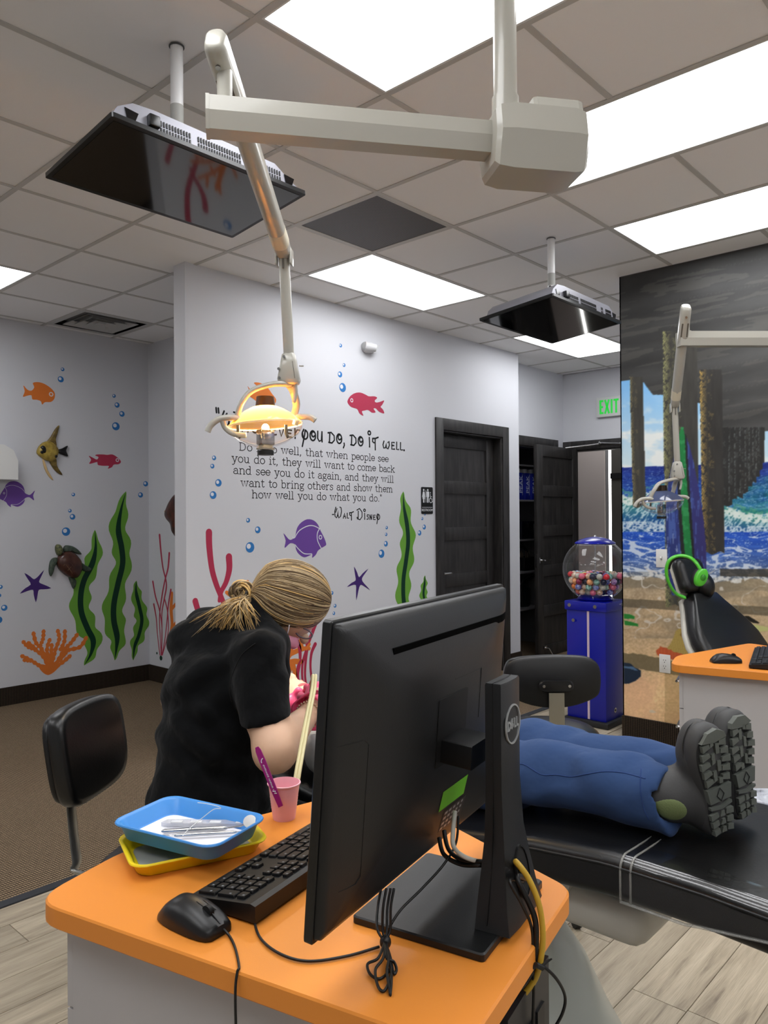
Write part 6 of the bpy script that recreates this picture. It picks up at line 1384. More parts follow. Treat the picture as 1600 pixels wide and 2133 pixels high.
def hook(t, a, b, d):
    MB().tube(spline([a, a-d*.10+UP*.002, a-d*.2+np.array([.004, .004, .0]), a-d*.26+np.array([-.004, -.006, .002])], 5), .0008, 6).build('scaler_tip', M_ss, t, True); MB().tube(spline([b, b+d*.12+UP*.001, b+d*.2+np.array([.004, 0, .003])], 5), .0008, 6).build('scaler_tip', M_ss, t, True)
rod('dental_scaler', 'slim steel double-ended scaler nearest the tray front', 'dental instrument', a, b, .0030, M_ss, False, hook)
t = thing('floss_pick_pack', 'clear plastic wrapped applicators behind the dental mirror', 'packet', tuple(tp(425, 1717, .004))); bpy.context.view_layer.update()
a, b = tp(338, 1714, .004), tp(520, 1716, .004); d = b-a; s_ = np.cross(UP, d/np.linalg.norm(d))
MB().prism([(0, -.006), (.08, -.010), (.95, -.009), (1, -.003), (1, .003), (.9, .009), (.05, .009)], -.003, .0035, lambda x, y, z: tuple(a+d*x+s_*y+UP*z)).build('film', M_cl, t, True)
for k_ in range(3): MB().box(a+d*(.17+.22*k_), (.022, .012, .008), R=np.stack([d/np.linalg.norm(d), s_, UP], 1), bev=.002).build('applicator', mat('frosted', (.82, .83, .84), .4), t, True)
MB().box(a+d*.88, (.012, .012, .009), R=np.stack([d/np.linalg.norm(d), s_, UP], 1), bev=.002).build('applicator', mat('frosted', (.82, .83, .84), .4), t, True)
cable('dental_floss', 'white strand of dental floss looping over the blue tray rim', [tp(380, 1742, .006), tp(392, 1728, .012), tp(420, 1705, .018), at(445, 1686, 1.36), at(460, 1684, 1.36), at(452, 1679, 1.36), at(430, 1674, 1.38), at(412, 1672, 1.40)], .0007, M_white)
# pink cup
cp = thing('plastic_cup', 'ribbed pink plastic cup on the far edge of the foreground desk', 'cup', (-.548, -1.988, ZD)); M_pk = mat('pink_plastic', (.93, .69, .73), .35, spec=.5)
pr = [(.0, .002), (.020, .001), (.0215, .0)]
for i in range(24):
    z = .004+.060*i/23; r_ = .0218+.0085*(z/.068); rib_ = .0004 if (.018 < z < .045 and i % 2) else 0; pr.append((r_+rib_, z))
pr += [(.0305, .0665), (.0325, .0675), (.0325, .0695), (.0305, .0700), (.0296, .066), (.0208, .004), (0, .0035)]
MB().lathe(pr, n=40).build('cup_wall', M_pk, cp, False, 60); MB().lathe([(.0, .020), (.0222, .020), (.0222, .0195), (0, .0195)], n=32).build('water', mat('rinse_water', (.9, .62, .66), .1), cp)
bs = thing('toothbrush', 'magenta printed handle of a toothbrush standing in the pink cup', 'toothbrush', (-.555, -1.985, ZD+.01)); bpy.context.view_layer.update(); M_mg = mat('magenta_plastic', (.58, .06, .42), .35)
a = at(585, 1680, 1.455); b = at(535, 1556, 1.47); d = b-a; L_ = np.linalg.norm(d); u_ = d/L_; f_ = -(RM[2]); s_ = np.cross(u_, f_); s_ /= np.linalg.norm(s_); n_ = np.cross(s_, u_)
MB().loft([[tuple(a+u_*(L_*k_)+s_*x*w_+n_*y) for x, y in ((-1, -.0016), (1, -.0016), (1, .0016), (-1, .0016))] for k_, w_ in ((0, .0045), (.3, .0058), (.75, .0062), (.94, .0052), (1, .003))]).build('handle', M_mg, bs, True, 30)
zf = n_*(1 if n_@RM[2] < 0 else -1); sf = np.cross(zf, -u_)
mb = MB(); K_ = lambda s0, w_: a+u_*L_*s0+sf*w_+zf*.0019
mb.tube(spline([K_(.80, .003), K_(.79, .0), K_(.765, -.002), K_(.74, -.0022)], 5), .0009, 6)
rr_ = random.Random(4)
for i in range(26):
    s0 = .70-.0165*i
    if i in (13, 24): continue
    h0 = rr_.choice((.0022, .003, .0026)); mb.tube([K_(s0, -.0018), K_(s0-.003, -.0018+h0), K_(s0-.008, -.0006+h0*.3)], .00042, 5)
mb.tube([K_(.27, -.003), K_(.25, .002), K_(.225, -.001), K_(.215, .003)], .0009, 6)
mb.build('printed_marks', M_sw, bs, True, 0)['kind'] = 'stuff'

# ================================================================== DENTAL CHAIRS
M_lth = mat('black_leather', (.032, .033, .036), .34, spec=.55, bump=(160, .18, None, .0015)); M_lt2 = mat('black_leather_side', (.03, .03, .033), .42, spec=.5, bump=(160, .2, None, .0015))
M_shell = mat('ivory_shell', (.72, .71, .67), .4); M_base_m = mat('grey_enamel', (.66, .68, .65), .3, coat=.3)
def rx(a): return rotm('X', a)
c1 = thing('dental_chair', 'black reclined dental chair holding the patient, plastic sleeve on its foot', 'dental chair', (.24, -1.95, 0), 0, 'dental chairs'); bpy.context.view_layer.update()
top = [(-3.12, .735), (-2.85, .745), (-2.6, .757), (-2.4, .757), (-2.22, .738), (-2.05, .705), (-1.85, .675), (-1.65, .665), (-1.45, .675), (-1.25, .69), (-1.08, .70)]
def ztop(y): return float(np.interp(y, [p[0] for p in top], [p[1] for p in top]))
def cush(y0, y1, th, hw, n=26, x0=.24, dz=0, bevel=.03, taper=0):
    """rounded pad swept along y"""
    mb = MB(); rings = []
    for i in range(n+1):
        s = i/n; y = y0+(y1-y0)*s; e = min(s, 1-s)*(y1-y0 if y1 > y0 else y0-y1); q = 1 if e > .06 else math.sqrt(max(0.02, 1-(1-e/.06)**2))
        w_ = (hw-.05*(1-q))*(1-taper*s); t_ = th*(.55+.45*q); zc = ztop(y)+dz-th/2
        R_ = []
        for a, b in rpoly(2*w_, t_, min(bevel, t_*.48), 5): R_.append((x0+a, y, zc+b+(.010*(abs(a)/w_)**2-.006 if b > 0 else 0)))
        rings.append(R_)
    mb.loft(rings); return mb
cush(-3.12, -1.62, .092, .268, 40, bevel=.028).build('leg_and_seat_cushion', M_lth, c1, True, 180)
cush(-1.68, -1.05, .085, .275, 26, bevel=.03, taper=.12).build('back_cushion', M_lth, c1, True, 180)
blob('headrest', [rbx((.24, -.93, .70), (.13, .11, .03), .028)], M_lth, c1, h=.012, k=.02)
for nm, y0, y1 in (('piping', -3.1, -1.70),):
    for x in (-.0285, .5085): MB().tube([(x, y, ztop(y)-.018) for y in np.linspace(y0, y1, 40)], .0035, 6).build(nm, M_lt2, c1, True, 180)
blob('under_shell', [rbx((.24, -1.95, .585), (.20, .50, .055), .04), rbx((.24, -1.3, .60), (.18, .30, .03), .02)], M_shell, c1, h=.02, k=.03)
MB().loft([[(.02+.0*s, y, z) for y, z in P] for s, P in ()] or [[(x, y, z) for y, z in ((-2.30, .67), (-1.95, .64), (-1.92, .56), (-1.98, .50), (-2.06, .465), (-2.14, .475), (-2.27, .60))] for x in (.03, .45)]).build('lift_bracket', M_shell, c1, True, 0)
MB().cyl((.028, -2.19, .60), (.020, -2.19, .60), .006, n=10).build('bolt', M_screw, c1, True)
MB().box((.24, -1.98, .38), (.16, .18, .34), bev=.02).build('column', M_base_m, c1, True); MB().box((.10, -2.02, .32), (.09, .05, .40), bev=.01).build('column_cover', M_shell, c1, True)
MB().lathe([(.0, .40), (.10, .40), (.16, .37), (.22, .28), (.28, .15), (.335, .05), (.35, .012), (.345, 0), (0, 0)], (.24, -1.97, 0.001), 48).build('base_dome', M_base_m, c1, True, 60)
# clear vinyl sleeve over the foot end
def sleeve_ring(y, drop=.075, off=.0035, hw=.268, th=.092):
    zc = ztop(y)-th/2; w_ = hw+off; P = [(-a, b) for a, b in rpoly(2*w_, th+2*off, .031, 6)[:7]]          # left upper corner, from the side to the top
    top_ = [(-w_+.031+(w_-.031)*k_/5, th/2+off) for k_ in range(1, 6)]
    L_ = [(-w_, th/2-drop), (-w_, th/2-drop*.6)]+P+top_; R_ = [(-a, b) for a, b in L_[:-1]][::-1]
    return [(.24+a, y, zc+b+((.010*(abs(a)/w_)**2-.006) if b > 0 else 0)) for a, b in L_+R_]
mb = MB(); ys = [-2.435-(.685)*i/26 for i in range(27)]
rg = []
for i, y in enumerate(ys):
    P = sleeve_ring(y, .084 if i < 5 else max(.055, .084-.0045*(i-5))); rg.append([(a, b+.02*sin((c-.6)*30)*0+.010*math.exp(-i/1.5)*sin(a*9)*0, c+.0003*sin(y*15+a*9)) for a, b, c in P])
n_ = len(rg[0]); V = [p for r in rg for p in r]; mb.add(V, [(i*n_+k_, i*n_+k_+1, (i+1)*n_+k_+1, (i+1)*n_+k_) for i in range(len(rg)-1) for k_ in range(n_-1)])
M_vin = film('clear_vinyl', .05, .035); mb.build('plastic_sleeve', M_vin, c1, True, 180)
M_vw = see_through('vinyl_welt', (.62, .62, .60), .42, .12, .9)
for d_ in (0, .022): MB().tube([(a, b-d_, c+.001) for a, b, c in rg[0]], .0026, 6, ry=.6).build('sleeve_welt', M_vw, c1, True, 180)
MB().tube([rg[i][0] for i in range(len(rg))], .006, 6, ry=.4).build('sleeve_welt', M_vw, c1, True, 180)
# second chair, upright
c2 = thing('dental_chair', 'empty upright black dental chair with ivory back edge before the mural', 'dental chair', (2.70, -1.95, 0), 0, 'dental chairs'); bpy.context.view_layer.update()
RZ2 = rotm('Z', math.radians(-17)); R2 = RZ2@rx(math.radians(52))
def bk(x, s, t): v = R2@np.array((x, s, t)); return (2.70+v[0], -1.68+v[1], .895+v[2])
prof = [(-.36, .20), (-.28, .235), (-.18, .255), (-.10, .252), (-.03, .225), (.04, .178), (.10, .135), (.15, .105), (.175, .09)]
mb = MB(); mb.loft([[bk(a*w_/.25, s, b) for a, b in rpoly(.50, .095*(1 if -.34 < s < .16 else .6), .040, 5)] for s, w_ in prof]); mb.build('back_cushion', M_lth, c2, True, 180)
mb = MB(); mb.loft([[bk(a*w_/.25, s, b-.056) for a, b in rpoly(.512, .030, .013, 3)] for s, w_ in prof]); mb.build('back_shell', M_shell, c2, True, 180)
hc = np.array((2.69, -1.555, 1.135)); Rh2 = RZ2@rx(math.radians(70))
blob('headrest', [rbx(hc, (.105, .095, .036), .035, Rh2)], M_lth, c2, h=.010, k=.02); blob('headrest_shell', [rbx(hc-Rh2@np.array((0, .0, .038)), (.100, .098, .010), .009, Rh2)], M_shell, c2, h=.009, k=.01)
blob('neck_pad', [ell(hc+Rh2@np.array((.06, -.06, .02)), (.06, .075, .05), Rh2)], M_lth, c2, h=.012, k=.02)
blob('seat_cushion', [rbx((2.70, -2.25, .60), (.26, .32, .05), .04), rbx((2.70, -2.75, .52), (.24, .32, .045), .04, rx(.35))], M_lth, c2, h=.022, k=.05)
blob('under_shell', [rbx((2.70, -2.2, .50), (.18, .35, .05), .04)], M_shell, c2, h=.025, k=.03)
MB().box((2.70, -2.2, .28), (.16, .18, .36), bev=.02).build('column', M_base_m, c2, True)
MB().lathe([(.0, .25), (.14, .24), (.24, .12), (.33, .02), (.33, 0), (0, 0)], (2.70, -2.2, .001), 40).build('base_dome', M_base_m, c2, True, 60)
# green headphones on the second headrest
M_hg = mat('green_plastic', (.30, .72, .18), .3, coat=.3); hp = thing('headphones', 'bright green headphones hooked over the headrest of the empty chair', 'headphones', tuple(at(1430, 1210, 4.0))); bpy.context.view_layer.update()
band = spline([at(1427, 1245, 4.03), at(1408, 1236, 4.02), at(1394, 1215, 4.00), at(1388, 1190, 3.99), at(1394, 1168, 3.98), at(1412, 1158, 3.97), at(1434, 1160, 3.95), at(1450, 1172, 3.93), at(1461, 1190, 3.92), at(1466, 1202, 3.92)], 8)
MB().tube(band, .0085, 10, ry=1.7, up=(1, 0, 0)).build('headband', M_hg, hp, True, 180)
MB().tube([p+RM[0]*.006-RM[1]*0+ (np.array(at(1430, 1208, 4.0))-p)*.05 for p in band[26:60]], .0085, 8, ry=1.5, up=(1, 0, 0)).build('band_padding', M_black, hp, True, 180)
fw = -RM[2]; ce = at(1460, 1203, 3.90)
def oval(c, rx_, ry_, d0, d1, nm, m, tilt=.35):
    x_ = RM[0]*cos(tilt)+RM[1]*sin(tilt); y_ = -RM[0]*sin(tilt)+RM[1]*cos(tilt)
    MB().loft([[tuple(c+x_*rx_*s*cos(a)+y_*ry_*s*sin(a)+n2*d) for a in [2*pi*k/28 for k in range(28)]] for s, d in ((.8, d0), (1, d0+.003), (1, d1-.004), (.85, d1))]).build(nm, m, hp, True, 180)
n2 = fw*.75+RM[0]*.6; n2 = n2/np.linalg.norm(n2)
oval(ce-n2*.028, .026, .046, 0, .018, 'ear_cushion', M_black); oval(ce-n2*.010, .027, .047, 0, .022, 'ear_cup', M_hg); oval(ce+n2*.010, .014, .017, 0, .005, 'cup_disc', mat('green_dark', (.18, .5, .12), .3))

# ================================================================== STOOLS
def stool_common(t, seat, r, zt, bar):
    mb = MB(); mb.lathe([(0, -.03), (r*.8, -.035), (r*.96, -.028), (r, -.005), (r*.98, .018), (r*.88, .034), (r*.6, .042), (0, .044)], (seat[0], seat[1], zt-.044), 40); mb.build('seat', M_lth, t, True, 180)
    MB().cyl((seat[0], seat[1], .08), (seat[0], seat[1], zt-.07), .024, n=20).build('gas_lift', M_chrome, t, True); MB().cyl((seat[0], seat[1], zt-.10), (seat[0], seat[1], zt-.074), .075, n=24).build('seat_plate', M_black, t, True)
    for k_ in range(5):
        a = 2*pi*k_/5+.3; e = np.array((seat[0]+.25*cos(a), seat[1]+.25*sin(a), .055))
        MB().tube([(seat[0], seat[1], .09), (seat[0]+.12*cos(a), seat[1]+.12*sin(a), .078), e+np.array([0, 0, .012])], [.022, .018, .014], 10, ry=.8).build('base_leg', M_chrome, t, True, 180)
        MB().cyl(e+np.array([-.012*sin(a), .012*cos(a), -.028]), e-np.array([-.012*sin(a), .012*cos(a), .028]), .0255, n=16).build('caster', M_black, t, True)
s1c = at(372, 1800, 2.0); z1 = .60; s1c[2] = 0
st1 = thing('operator_stool', 'black round stool with small backrest under the hygienist', 'stool', (s1c[0], s1c[1], 0), 0, 'black wheeled stools'); bpy.context.view_layer.update()
stool_common(st1, s1c, .205, z1, None)
bc = at(172, 1563, 2.0); nB = np.array([.55, -.83, 0]); nB /= np.linalg.norm(nB); wB = np.array([-nB[1], nB[0], 0]); RB = np.stack([nB, wB, UP], 1); tl = np.array(Matrix.Rotation(math.radians(-9), 3, Vector(wB)))
ub = tl@UP; nb2 = tl@nB
outb = [tuple(p) for p in spline([(-.15, .02), (-.142, .095), (-.10, .122), (0, .128), (.10, .122), (.142, .095), (.15, .02), (.142, -.07), (.10, -.112), (0, -.122), (-.10, -.112), (-.142, -.07)], 4, True)]
def pad1(nm, s_, d0, d1, m, ang=180): return MB().loft([[tuple(bc+wB*x*q+ub*y*q+nb2*(d+.9*(x*q)**2)) for x, y in outb] for q, d in ((s_*.90, d0), (s_*.98, d0+.004), (s_, d0+.012), (s_, d1-.012), (s_*.97, d1-.004), (s_*.86, d1))]).build(nm, m, st1, True, ang)
pad1('back_pad', 1.0, -.018, .030, M_lth); pad1('back_plate', .93, -.036, -.012, M_lt2)
pb = [bc-nB*.030+UP*.0, bc-nB*.034-UP*.10, at(150, 1700, 2.0), at(160, 1790, 1.99), at(172, 1820, 1.98), np.array([s1c[0], s1c[1], z1-.085])]
MB().tube(spline(pb, 6), .021, 10, ry=.28, up=tuple(nB)).build('back_bar', mat('brushed_bar', (.66, .66, .64), .32, .9), st1, True, 60)
s2c = at(1140, 1530, 2.98); s2c[2] = 0; z2 = .655
st2 = thing('assistant_stool', 'black stool with steel bar backrest between the patient legs and the blue vending machine', 'stool', (s2c[0], s2c[1], 0), 0, 'black wheeled stools'); bpy.context.view_layer.update()
stool_common(st2, s2c, .20, z2, None)
for nm in ():
    pass
b2 = at(1158, 1423, 2.82); f2 = RM[2].copy(); f2[2] = 0; f2 /= np.linalg.norm(f2); r2_ = RM[0].copy(); r2_[2] = 0; r2_ /= np.linalg.norm(r2_)
outl = spline([(-.178, .045), (-.15, .082), (-.05, .094), (.05, .094), (.13, .084), (.165, .05), (.168, -.02), (.15, -.055), (.08, -.082), (0, -.092), (-.09, -.082), (-.165, -.05), (-.18, -.01)], 4, True); outl = [tuple(p) for p in outl]
def pad(nm, s_, d0, d1, m, ang=60): return MB().loft([[tuple(b2+r2_*x*q+UP*y*q+f2*(d+.35*(x*q)**2)) for x, y in outl] for q, d in ((s_*.94, d0), (s_, d0+.006), (s_, d1-.008), (s_*.93, d1))]).build(nm, m, st2, True, ang)
pad('back_plate', 1.0, 0, .014, mat('black_moulding', (.04, .042, .045), .5)); pad('back_pad', 1.02, .014, .055, M_lth, 180)
MB().loft([[tuple(b2+r2_*(x+.00)*q+UP*(y-.010)*q+f2*d) for x, y in rpoly(.128, .042, .019, 5)] for q, d in ((.9, -.014), (1, -.009), (1, .004))]).build('back_bracket', M_black, st2, True, 40)
for x in (-.047, .047): MB().cyl(b2+r2_*x-UP*.008-f2*.012, b2+r2_*x-UP*.008-f2*.018, .0055, n=14).build('screw', M_chrome, st2, True)
p0 = b2-UP*.034-f2*.010; pts = [p0, p0-UP*.10-f2*.003, p0-UP*.215-f2*.002, np.array([s2c[0], s2c[1], z2-.075])-f2*.17, np.array([s2c[0], s2c[1], z2-.082])-f2*.05]
mb = MB(); mb.loft([[tuple(p+r2_*a+f2*b) for a, b in ((-.028, -.003), (.028, -.003), (.028, .003), (-.028, .003))] for p in pts[:3]]+[[tuple(p+r2_*a+UP*b) for a, b in ((-.028, -.003), (.028, -.003), (.028, .003), (-.028, .003))] for p in pts[3:]]); mb.build('back_bar', mat('brushed_steel', (.62, .60, .54), .35, .85), st2, True, 30)

# ================================================================== BALL VENDING MACHINE
vm = thing('ball_vending_machine', 'blue coin vending machine with a round clear globe of bouncy balls', 'vending machine', (3.535, -.56, 0)); bpy.context.view_layer.update()
M_vb = mat('blue_enamel', (.0, .06, .58), .28, coat=.25); x0, x1, y0, y1 = 3.388, 3.684, -.708, -.412
MB().span((x0-.025, y0-.025, 0.001), (x1+.02, y1+.02, .045), .008).build('base_plate', mat('dark_base', (.12, .12, .13), .45), vm, True); MB().span((x0, y0, .045), (x1, y1, .80), .004).build('cabinet', M_vb, vm, True)
MB().span((x0-.012, y0-.012, .80), (x1+.012, y1+.012, .865), .006).build('top_collar', M_vb, vm, True)
yv = on_x(1226, 1350, x0)[1]; MB().span((x0-.004, yv-.008, .05), (x0, yv+.008, .80)).build('trim_strip', mat('pink_white_trim', (.80, .72, .76), .35), vm, True)
for y, z, r_ in ((y1-.03, .835, .013), (y0+.07, .835, .013), (y1-.06, .73, .012)): MB().cyl((x0-.012, y, z), (x0-.018, y, z), r_, n=16).build('bolt', M_chrome, vm, True)
MB().cyl((x1-.07, y0-.012, .835), (x1-.07, y0-.018, .835), .013, n=16).build('bolt', M_chrome, vm, True)
lk = on_y(1281, 1479, y0); MB().cyl((lk[0], y0-.001, lk[2]), (lk[0], y0-.005, lk[2]), .018, n=24).build('lock', M_chrome, vm, True); MB().cyl((lk[0], y0-.005, lk[2]), (lk[0], y0-.007, lk[2]), .008, n=16).build('keyhole', M_black, vm, True)
GC = np.array([3.536, -.56, 1.082]); GR = .228
prof = [(GR*sin(a), GR*cos(a)) for a in np.linspace(math.radians(36), math.radians(150), 30)]
gl = film('clear_globe', .02, .03)
MB().lathe(prof, GC, 56, cap=False).build('globe', gl, vm, True, 180)
MB().lathe([(0, .028), (.02, .030), (.06, .024), (.11, .008), (.138, -.008), (.143, -.016), (.138, -.020), (0, -.020)], GC+np.array([0, 0, GR*cos(math.radians(36))+.018]), 48).build('lid', M_vb, vm, True, 60)
MB().lathe([(.130, -.004), (.142, -.004), (.142, -.012), (.130, -.012)], GC+np.array([0, 0, GR*cos(math.radians(36))+.002]), 48, cap=False).build('lid_rim', M_chrome, vm, True)
MB().lathe([(.0, 0), (.118, 0), (.126, .012), (.10, .03), (.0, .03)], (GC[0], GC[1], .866), 40).build('globe_seat', M_vb, vm, True, 60)
MB().cyl(GC+np.array([0, 0, -.18]), GC+np.array([0, 0, .19]), .005, n=10).build('centre_rod', M_chrome, vm, True); MB().sphere(GC+np.array([0, 0, .232]), .012).build('lid_lock', M_chrome, vm, True, 180)
BC = [('red', (.80, .12, .18)), ('orange', (.88, .50, .24)), ('pale grey', (.70, .70, .66)), ('mint green', (.45, .66, .52)), ('yellow', (.82, .74, .20)), ('purple', (.48, .20, .58)), ('pink', (.85, .42, .52)), ('blue and white', (.15, .22, .62)), ('teal', (.10, .48, .42)), ('peach', (.90, .62, .42)), ('dark navy', (.07, .09, .22)), ('wine', (.50, .08, .25)), ('marbled tan', (.72, .55, .40))]
ball_me = []
for nm, c in BC:
    m = mat('ball_'+nm.replace(' ', '_'), c, .3, coat=.2, var=(60, tuple(min(1, v*.4+.6) for v in c)) if nm in ('blue and white', 'marbled tan', 'yellow', 'teal', 'purple', 'mint green') else None)
    me = MB().sphere((0, 0, 0), .0220, 16, 10).mesh('bouncy_ball'); me.materials.append(m); me.polygons.foreach_set('use_smooth', [True]*len(me.polygons)); ball_me.append(me)
rb = random.Random(11); pos = []; RAD = GR-.027
zl = GC[2]-.155; lay = 0
while zl < GC[2]-.018:
    rr0 = math.sqrt(max(0, RAD**2-(zl-GC[2])**2)); oy = .023*(lay % 2)
    for i in range(-6, 7):
        for j in range(-6, 7):
            x = (i+.5*(j % 2))*.0468+oy*.6; y = j*.0406+oy*.6; d = math.hypot(x, y)
            if d < rr0 and d > .029: pos.append(np.array((GC[0]+x, GC[1]+y, zl, lay)))
    zl += .0385; lay += 1
vis = []
for p in pos:
    if p[3] == lay-1 and rb.random() < .25: continue
    rr0 = math.sqrt(max(0, RAD**2-(p[2]-GC[2])**2)); d = math.hypot(p[0]-GC[0], p[1]-GC[1])
    if p[3] < lay-1 and d < rr0-.055: continue      # buried balls nobody can see
    vis.append(p)
LN = ['bottom', 'low', 'second', 'middle', 'upper', 'top', 'topmost']
cnt = {}
for p in vis:
    k_ = rb.randrange(len(BC)); v = p[:3]-CAM; u_ = (RM[0]@(p[:3]-GC))/RAD; f_ = (RM[2]@(p[:3]-GC))/RAD
    side = 'far left' if u_ < -.6 else 'left' if u_ < -.2 else 'middle' if u_ < .2 else 'right' if u_ < .6 else 'far right'; dep = 'front' if f_ < -.3 else 'rear' if f_ > .3 else 'centre'
    lb = '%s bouncy ball in the globe, %s layer, %s, toward the %s' % (BC[k_][0], LN[int(p[3])], side, dep)
    for _ in range(12):
        if lb not in cnt: break
        k_ = (k_+1) % len(BC); lb = '%s bouncy ball in the globe, %s layer, %s, toward the %s' % (BC[k_][0], LN[int(p[3])], side, dep)
    cnt[lb] = 1
    o = bpy.data.objects.new('bouncy_ball', ball_me[k_]); COL.objects.link(o); o.location = Vector(p[:3])+Vector([rb.uniform(-.0006, .0006) for _ in range(3)]); o.rotation_euler = (rb.random()*6, rb.random()*6, 0)
    tag(o, lb, 'ball', 'bouncy balls in the vending globe')
print('balls', len(vis))

# ================================================================== PEOPLE
M_skin = mat('skin', (.77, .63, .52), .5, sub=.06, var=(14, (.81, .66, .55))); M_skin2 = mat('skin_child', (.86, .68, .58), .5, sub=.08)
def fabric(name, c, c2=None, bs=9, st=.55, dist=.012):
    m = mat(name, c, .92, sheen=.06, spec=.12, bump=(bs, st, None, dist)); return m
M_scr_ = fabric('black_scrubs', (.036, .040, .046), bs=14, st=.55, dist=.018); M_pnt = fabric('black_trousers', (.03, .03, .034), bs=6)
def wrinkle(seed, amp, fr):
    r_ = np.random.default_rng(seed); D_ = r_.normal(size=(7, 3)); D_ /= np.linalg.norm(D_, axis=1)[:, None]; ph = r_.random(7)*6; fq = fr*(.6+r_.random(7)*.9)
    def f(X):
        v = 0
        w_ = X+np.stack([.03*np.sin(X[..., 2]*17+1), .03*np.sin(X[..., 0]*19+2), .03*np.sin(X[..., 1]*15)], -1)
        for d, p, q in zip(D_, ph, fq): v = v+np.sin(w_@d*q+p)
        return amp*np.tanh(v*.9)
    return f
per = thing('person', 'person in black scrubs leaning over the patient, blonde hair in a messy bun, pink gloves', 'person', (-.40, -1.50, 0)); bpy.context.view_layer.update()
Fh = np.array([.80, -.30, 0]); Fh /= np.linalg.norm(Fh)                     # where the lap points
hip = at(432, 1690, 1.98); pel = at(437, 1640, 1.98); mid = at(446, 1540, 1.985); che = at(462, 1425, 2.0); upb = at(440, 1345, 2.04); nek = at(515, 1288, 2.06)
shR = at(535, 1372, 1.90); shL = at(432, 1312, 2.19); cuR = at(553, 1490, 1.845); elR = at(573, 1563, 1.80); wrR = at(648, 1482, 2.02); haR = at(659, 1452, 2.09)
elL = at(368, 1455, 2.26); wrL = at(588, 1478, 2.34); haL = at(612, 1470, 2.36); hdC = at(617, 1248, 2.10)
kneR = hip+Fh*.38+np.array([.02, -.02, -.17]); kneL = hip+Fh*.34+np.array([.10, .22, -.17]); ftR = kneR+np.array([-.06, .02, -.42]); ftL = kneL+np.array([-.08, .02, -.42])
hipL = hip+np.array([.08, .16, 0])
face = at(600, 1300, 2.10); chin = at(592, 1330, 2.11)
body = [cap_(pel, mid, .11, .10), cap_(mid, che, .10, .10), cap_(che, upb, .10, .065), cap_(shR, shL, .038), cap_(upb, nek, .06, .050), cap_(nek, at(560, 1285, 2.09), .052, .05),
        ell(hdC, (.088, .080, .088)), ell(at(605, 1285, 2.10), (.070, .062, .055)), cap_(at(612, 1300, 2.10), chin, .036, .026),
        cap_(shR, cuR, .044, .046), cap_(cuR, elR, .0465, .049), cap_(elR, elR+(wrR-elR)*.30, .049, .045), cap_(elR+(wrR-elR)*.30, wrR, .045, .0255), cap_(wrR, haR, .025, .028),
        cap_(shL, elL, .038, .040), cap_(elL, wrL, .042, .026), cap_(wrL, haL, .026, .028), cap_(hip, kneR, .085, .06), cap_(hipL, kneL, .085, .06), cap_(kneR, ftR, .055, .035), cap_(kneL, ftL, .055, .035), cap_(hip, hipL, .11)]
blob('body', body, M_skin, per, h=.0095, k=.022)
top_ = [cap_(at(438, 1668, 1.98), mid, .146, .128), cap_(mid, che, .130, .128), cap_(che, at(452, 1362, 2.03), .128, .100), cap_(at(402, 1345, 2.06), at(420, 1440, 2.03), .070, .09), cap_(shR, shL, .062, .058), cap_(at(455, 1330, 2.05), nek, .075, .058), cap_(at(500, 1310, 2.05), at(560, 1345, 2.0), .062, .06),
        cap_(at(548, 1400, 2.0), at(560, 1440, 2.05), .06, .05), cap_(shR, at(545, 1440, 1.87), .064, .058), cap_(at(545, 1440, 1.87), cuR+(cuR-shR)*.12, .0585, .0625), cap_(shL, shL+(elL-shL)*.66, .060, .056), cap_(at(430, 1700, 1.98), at(432, 1660, 1.98), .150, .146)]
arm = np.array([0, 0, -1.])+RM[0]*.20; arm /= np.linalg.norm(arm)
cut = ('-', rbx(cuR+arm*.066+RM[0]*.008, (.085, .085, .055), .004, np.stack([np.cross(arm, UP)/np.linalg.norm(np.cross(arm, UP)), np.cross(arm, np.cross(arm, UP)/np.linalg.norm(np.cross(arm, UP))), arm], 1)))
w1 = wrinkle(3, .0062, 34); w2 = wrinkle(8, .0030, 75)
tb_ = sdf_mesh
class _K: pass
def top_disp(X):
    d_ = np.linalg.norm(X-cuR, axis=-1); q = np.clip((d_-.07)/.08, 0, 1)
    r_ = (X-mid)@RM[0]; z_ = X[..., 2]-mid[2]
    f1 = .0065*np.sin((z_+.35*r_)*75+3*np.sin(r_*14))*np.exp(-((z_-.01)/.10)**2)
    f2 = .006*np.sin((z_-.8*r_)*60+2*np.sin(r_*9+1))*np.exp(-((z_-.16)/.09)**2)
    return (w1(X)+w2(X)+f1+f2)*(.05+.95*q)
a_, b_ = bounds(top_, .03); a_ = np.maximum(a_, [-9, -9, .66])
from mathutils.bvhtree import BVHTree
def project(o, px, lift=.0006, n=10):
    """drape a polyline, given by picture points, on the finished surface of o"""
    M_ = wm(o); vs = [M_@v.co for v in o.data.vertices]; bv = BVHTree.FromPolygons(vs, [tuple(p.vertices) for p in o.data.polygons]); out = []
    for x, y in spline([np.array(p, float) for p in px], n):
        d = Vector(ray(x, y)).normalized(); h_, nn, _, _ = bv.ray_cast(Vector(CAM), d)
        if h_ is not None: out.append(np.array(h_)-np.array(d)*lift)
    return out
def blob_cut(name, prims, cuts, m, parent, h, k, disp, kc=.006, keep=None):
    global sdf_eval
    base = sdf_eval
    def ev(pr, X, kk):
        D = base(prims, X, k)
        for c in cuts:
            d = base([c[1]], X, k); D = np.maximum(D, -d)
        if keep: D = np.minimum(D, base(keep, X, k))
        return D
    lo, hi = bounds(prims, .03); g = globals(); g['sdf_eval'] = ev
    try: me = sdf_mesh(prims, lo, hi, h, k, disp)
    finally: g['sdf_eval'] = base
    return put(name, me, m, parent, True, 180)
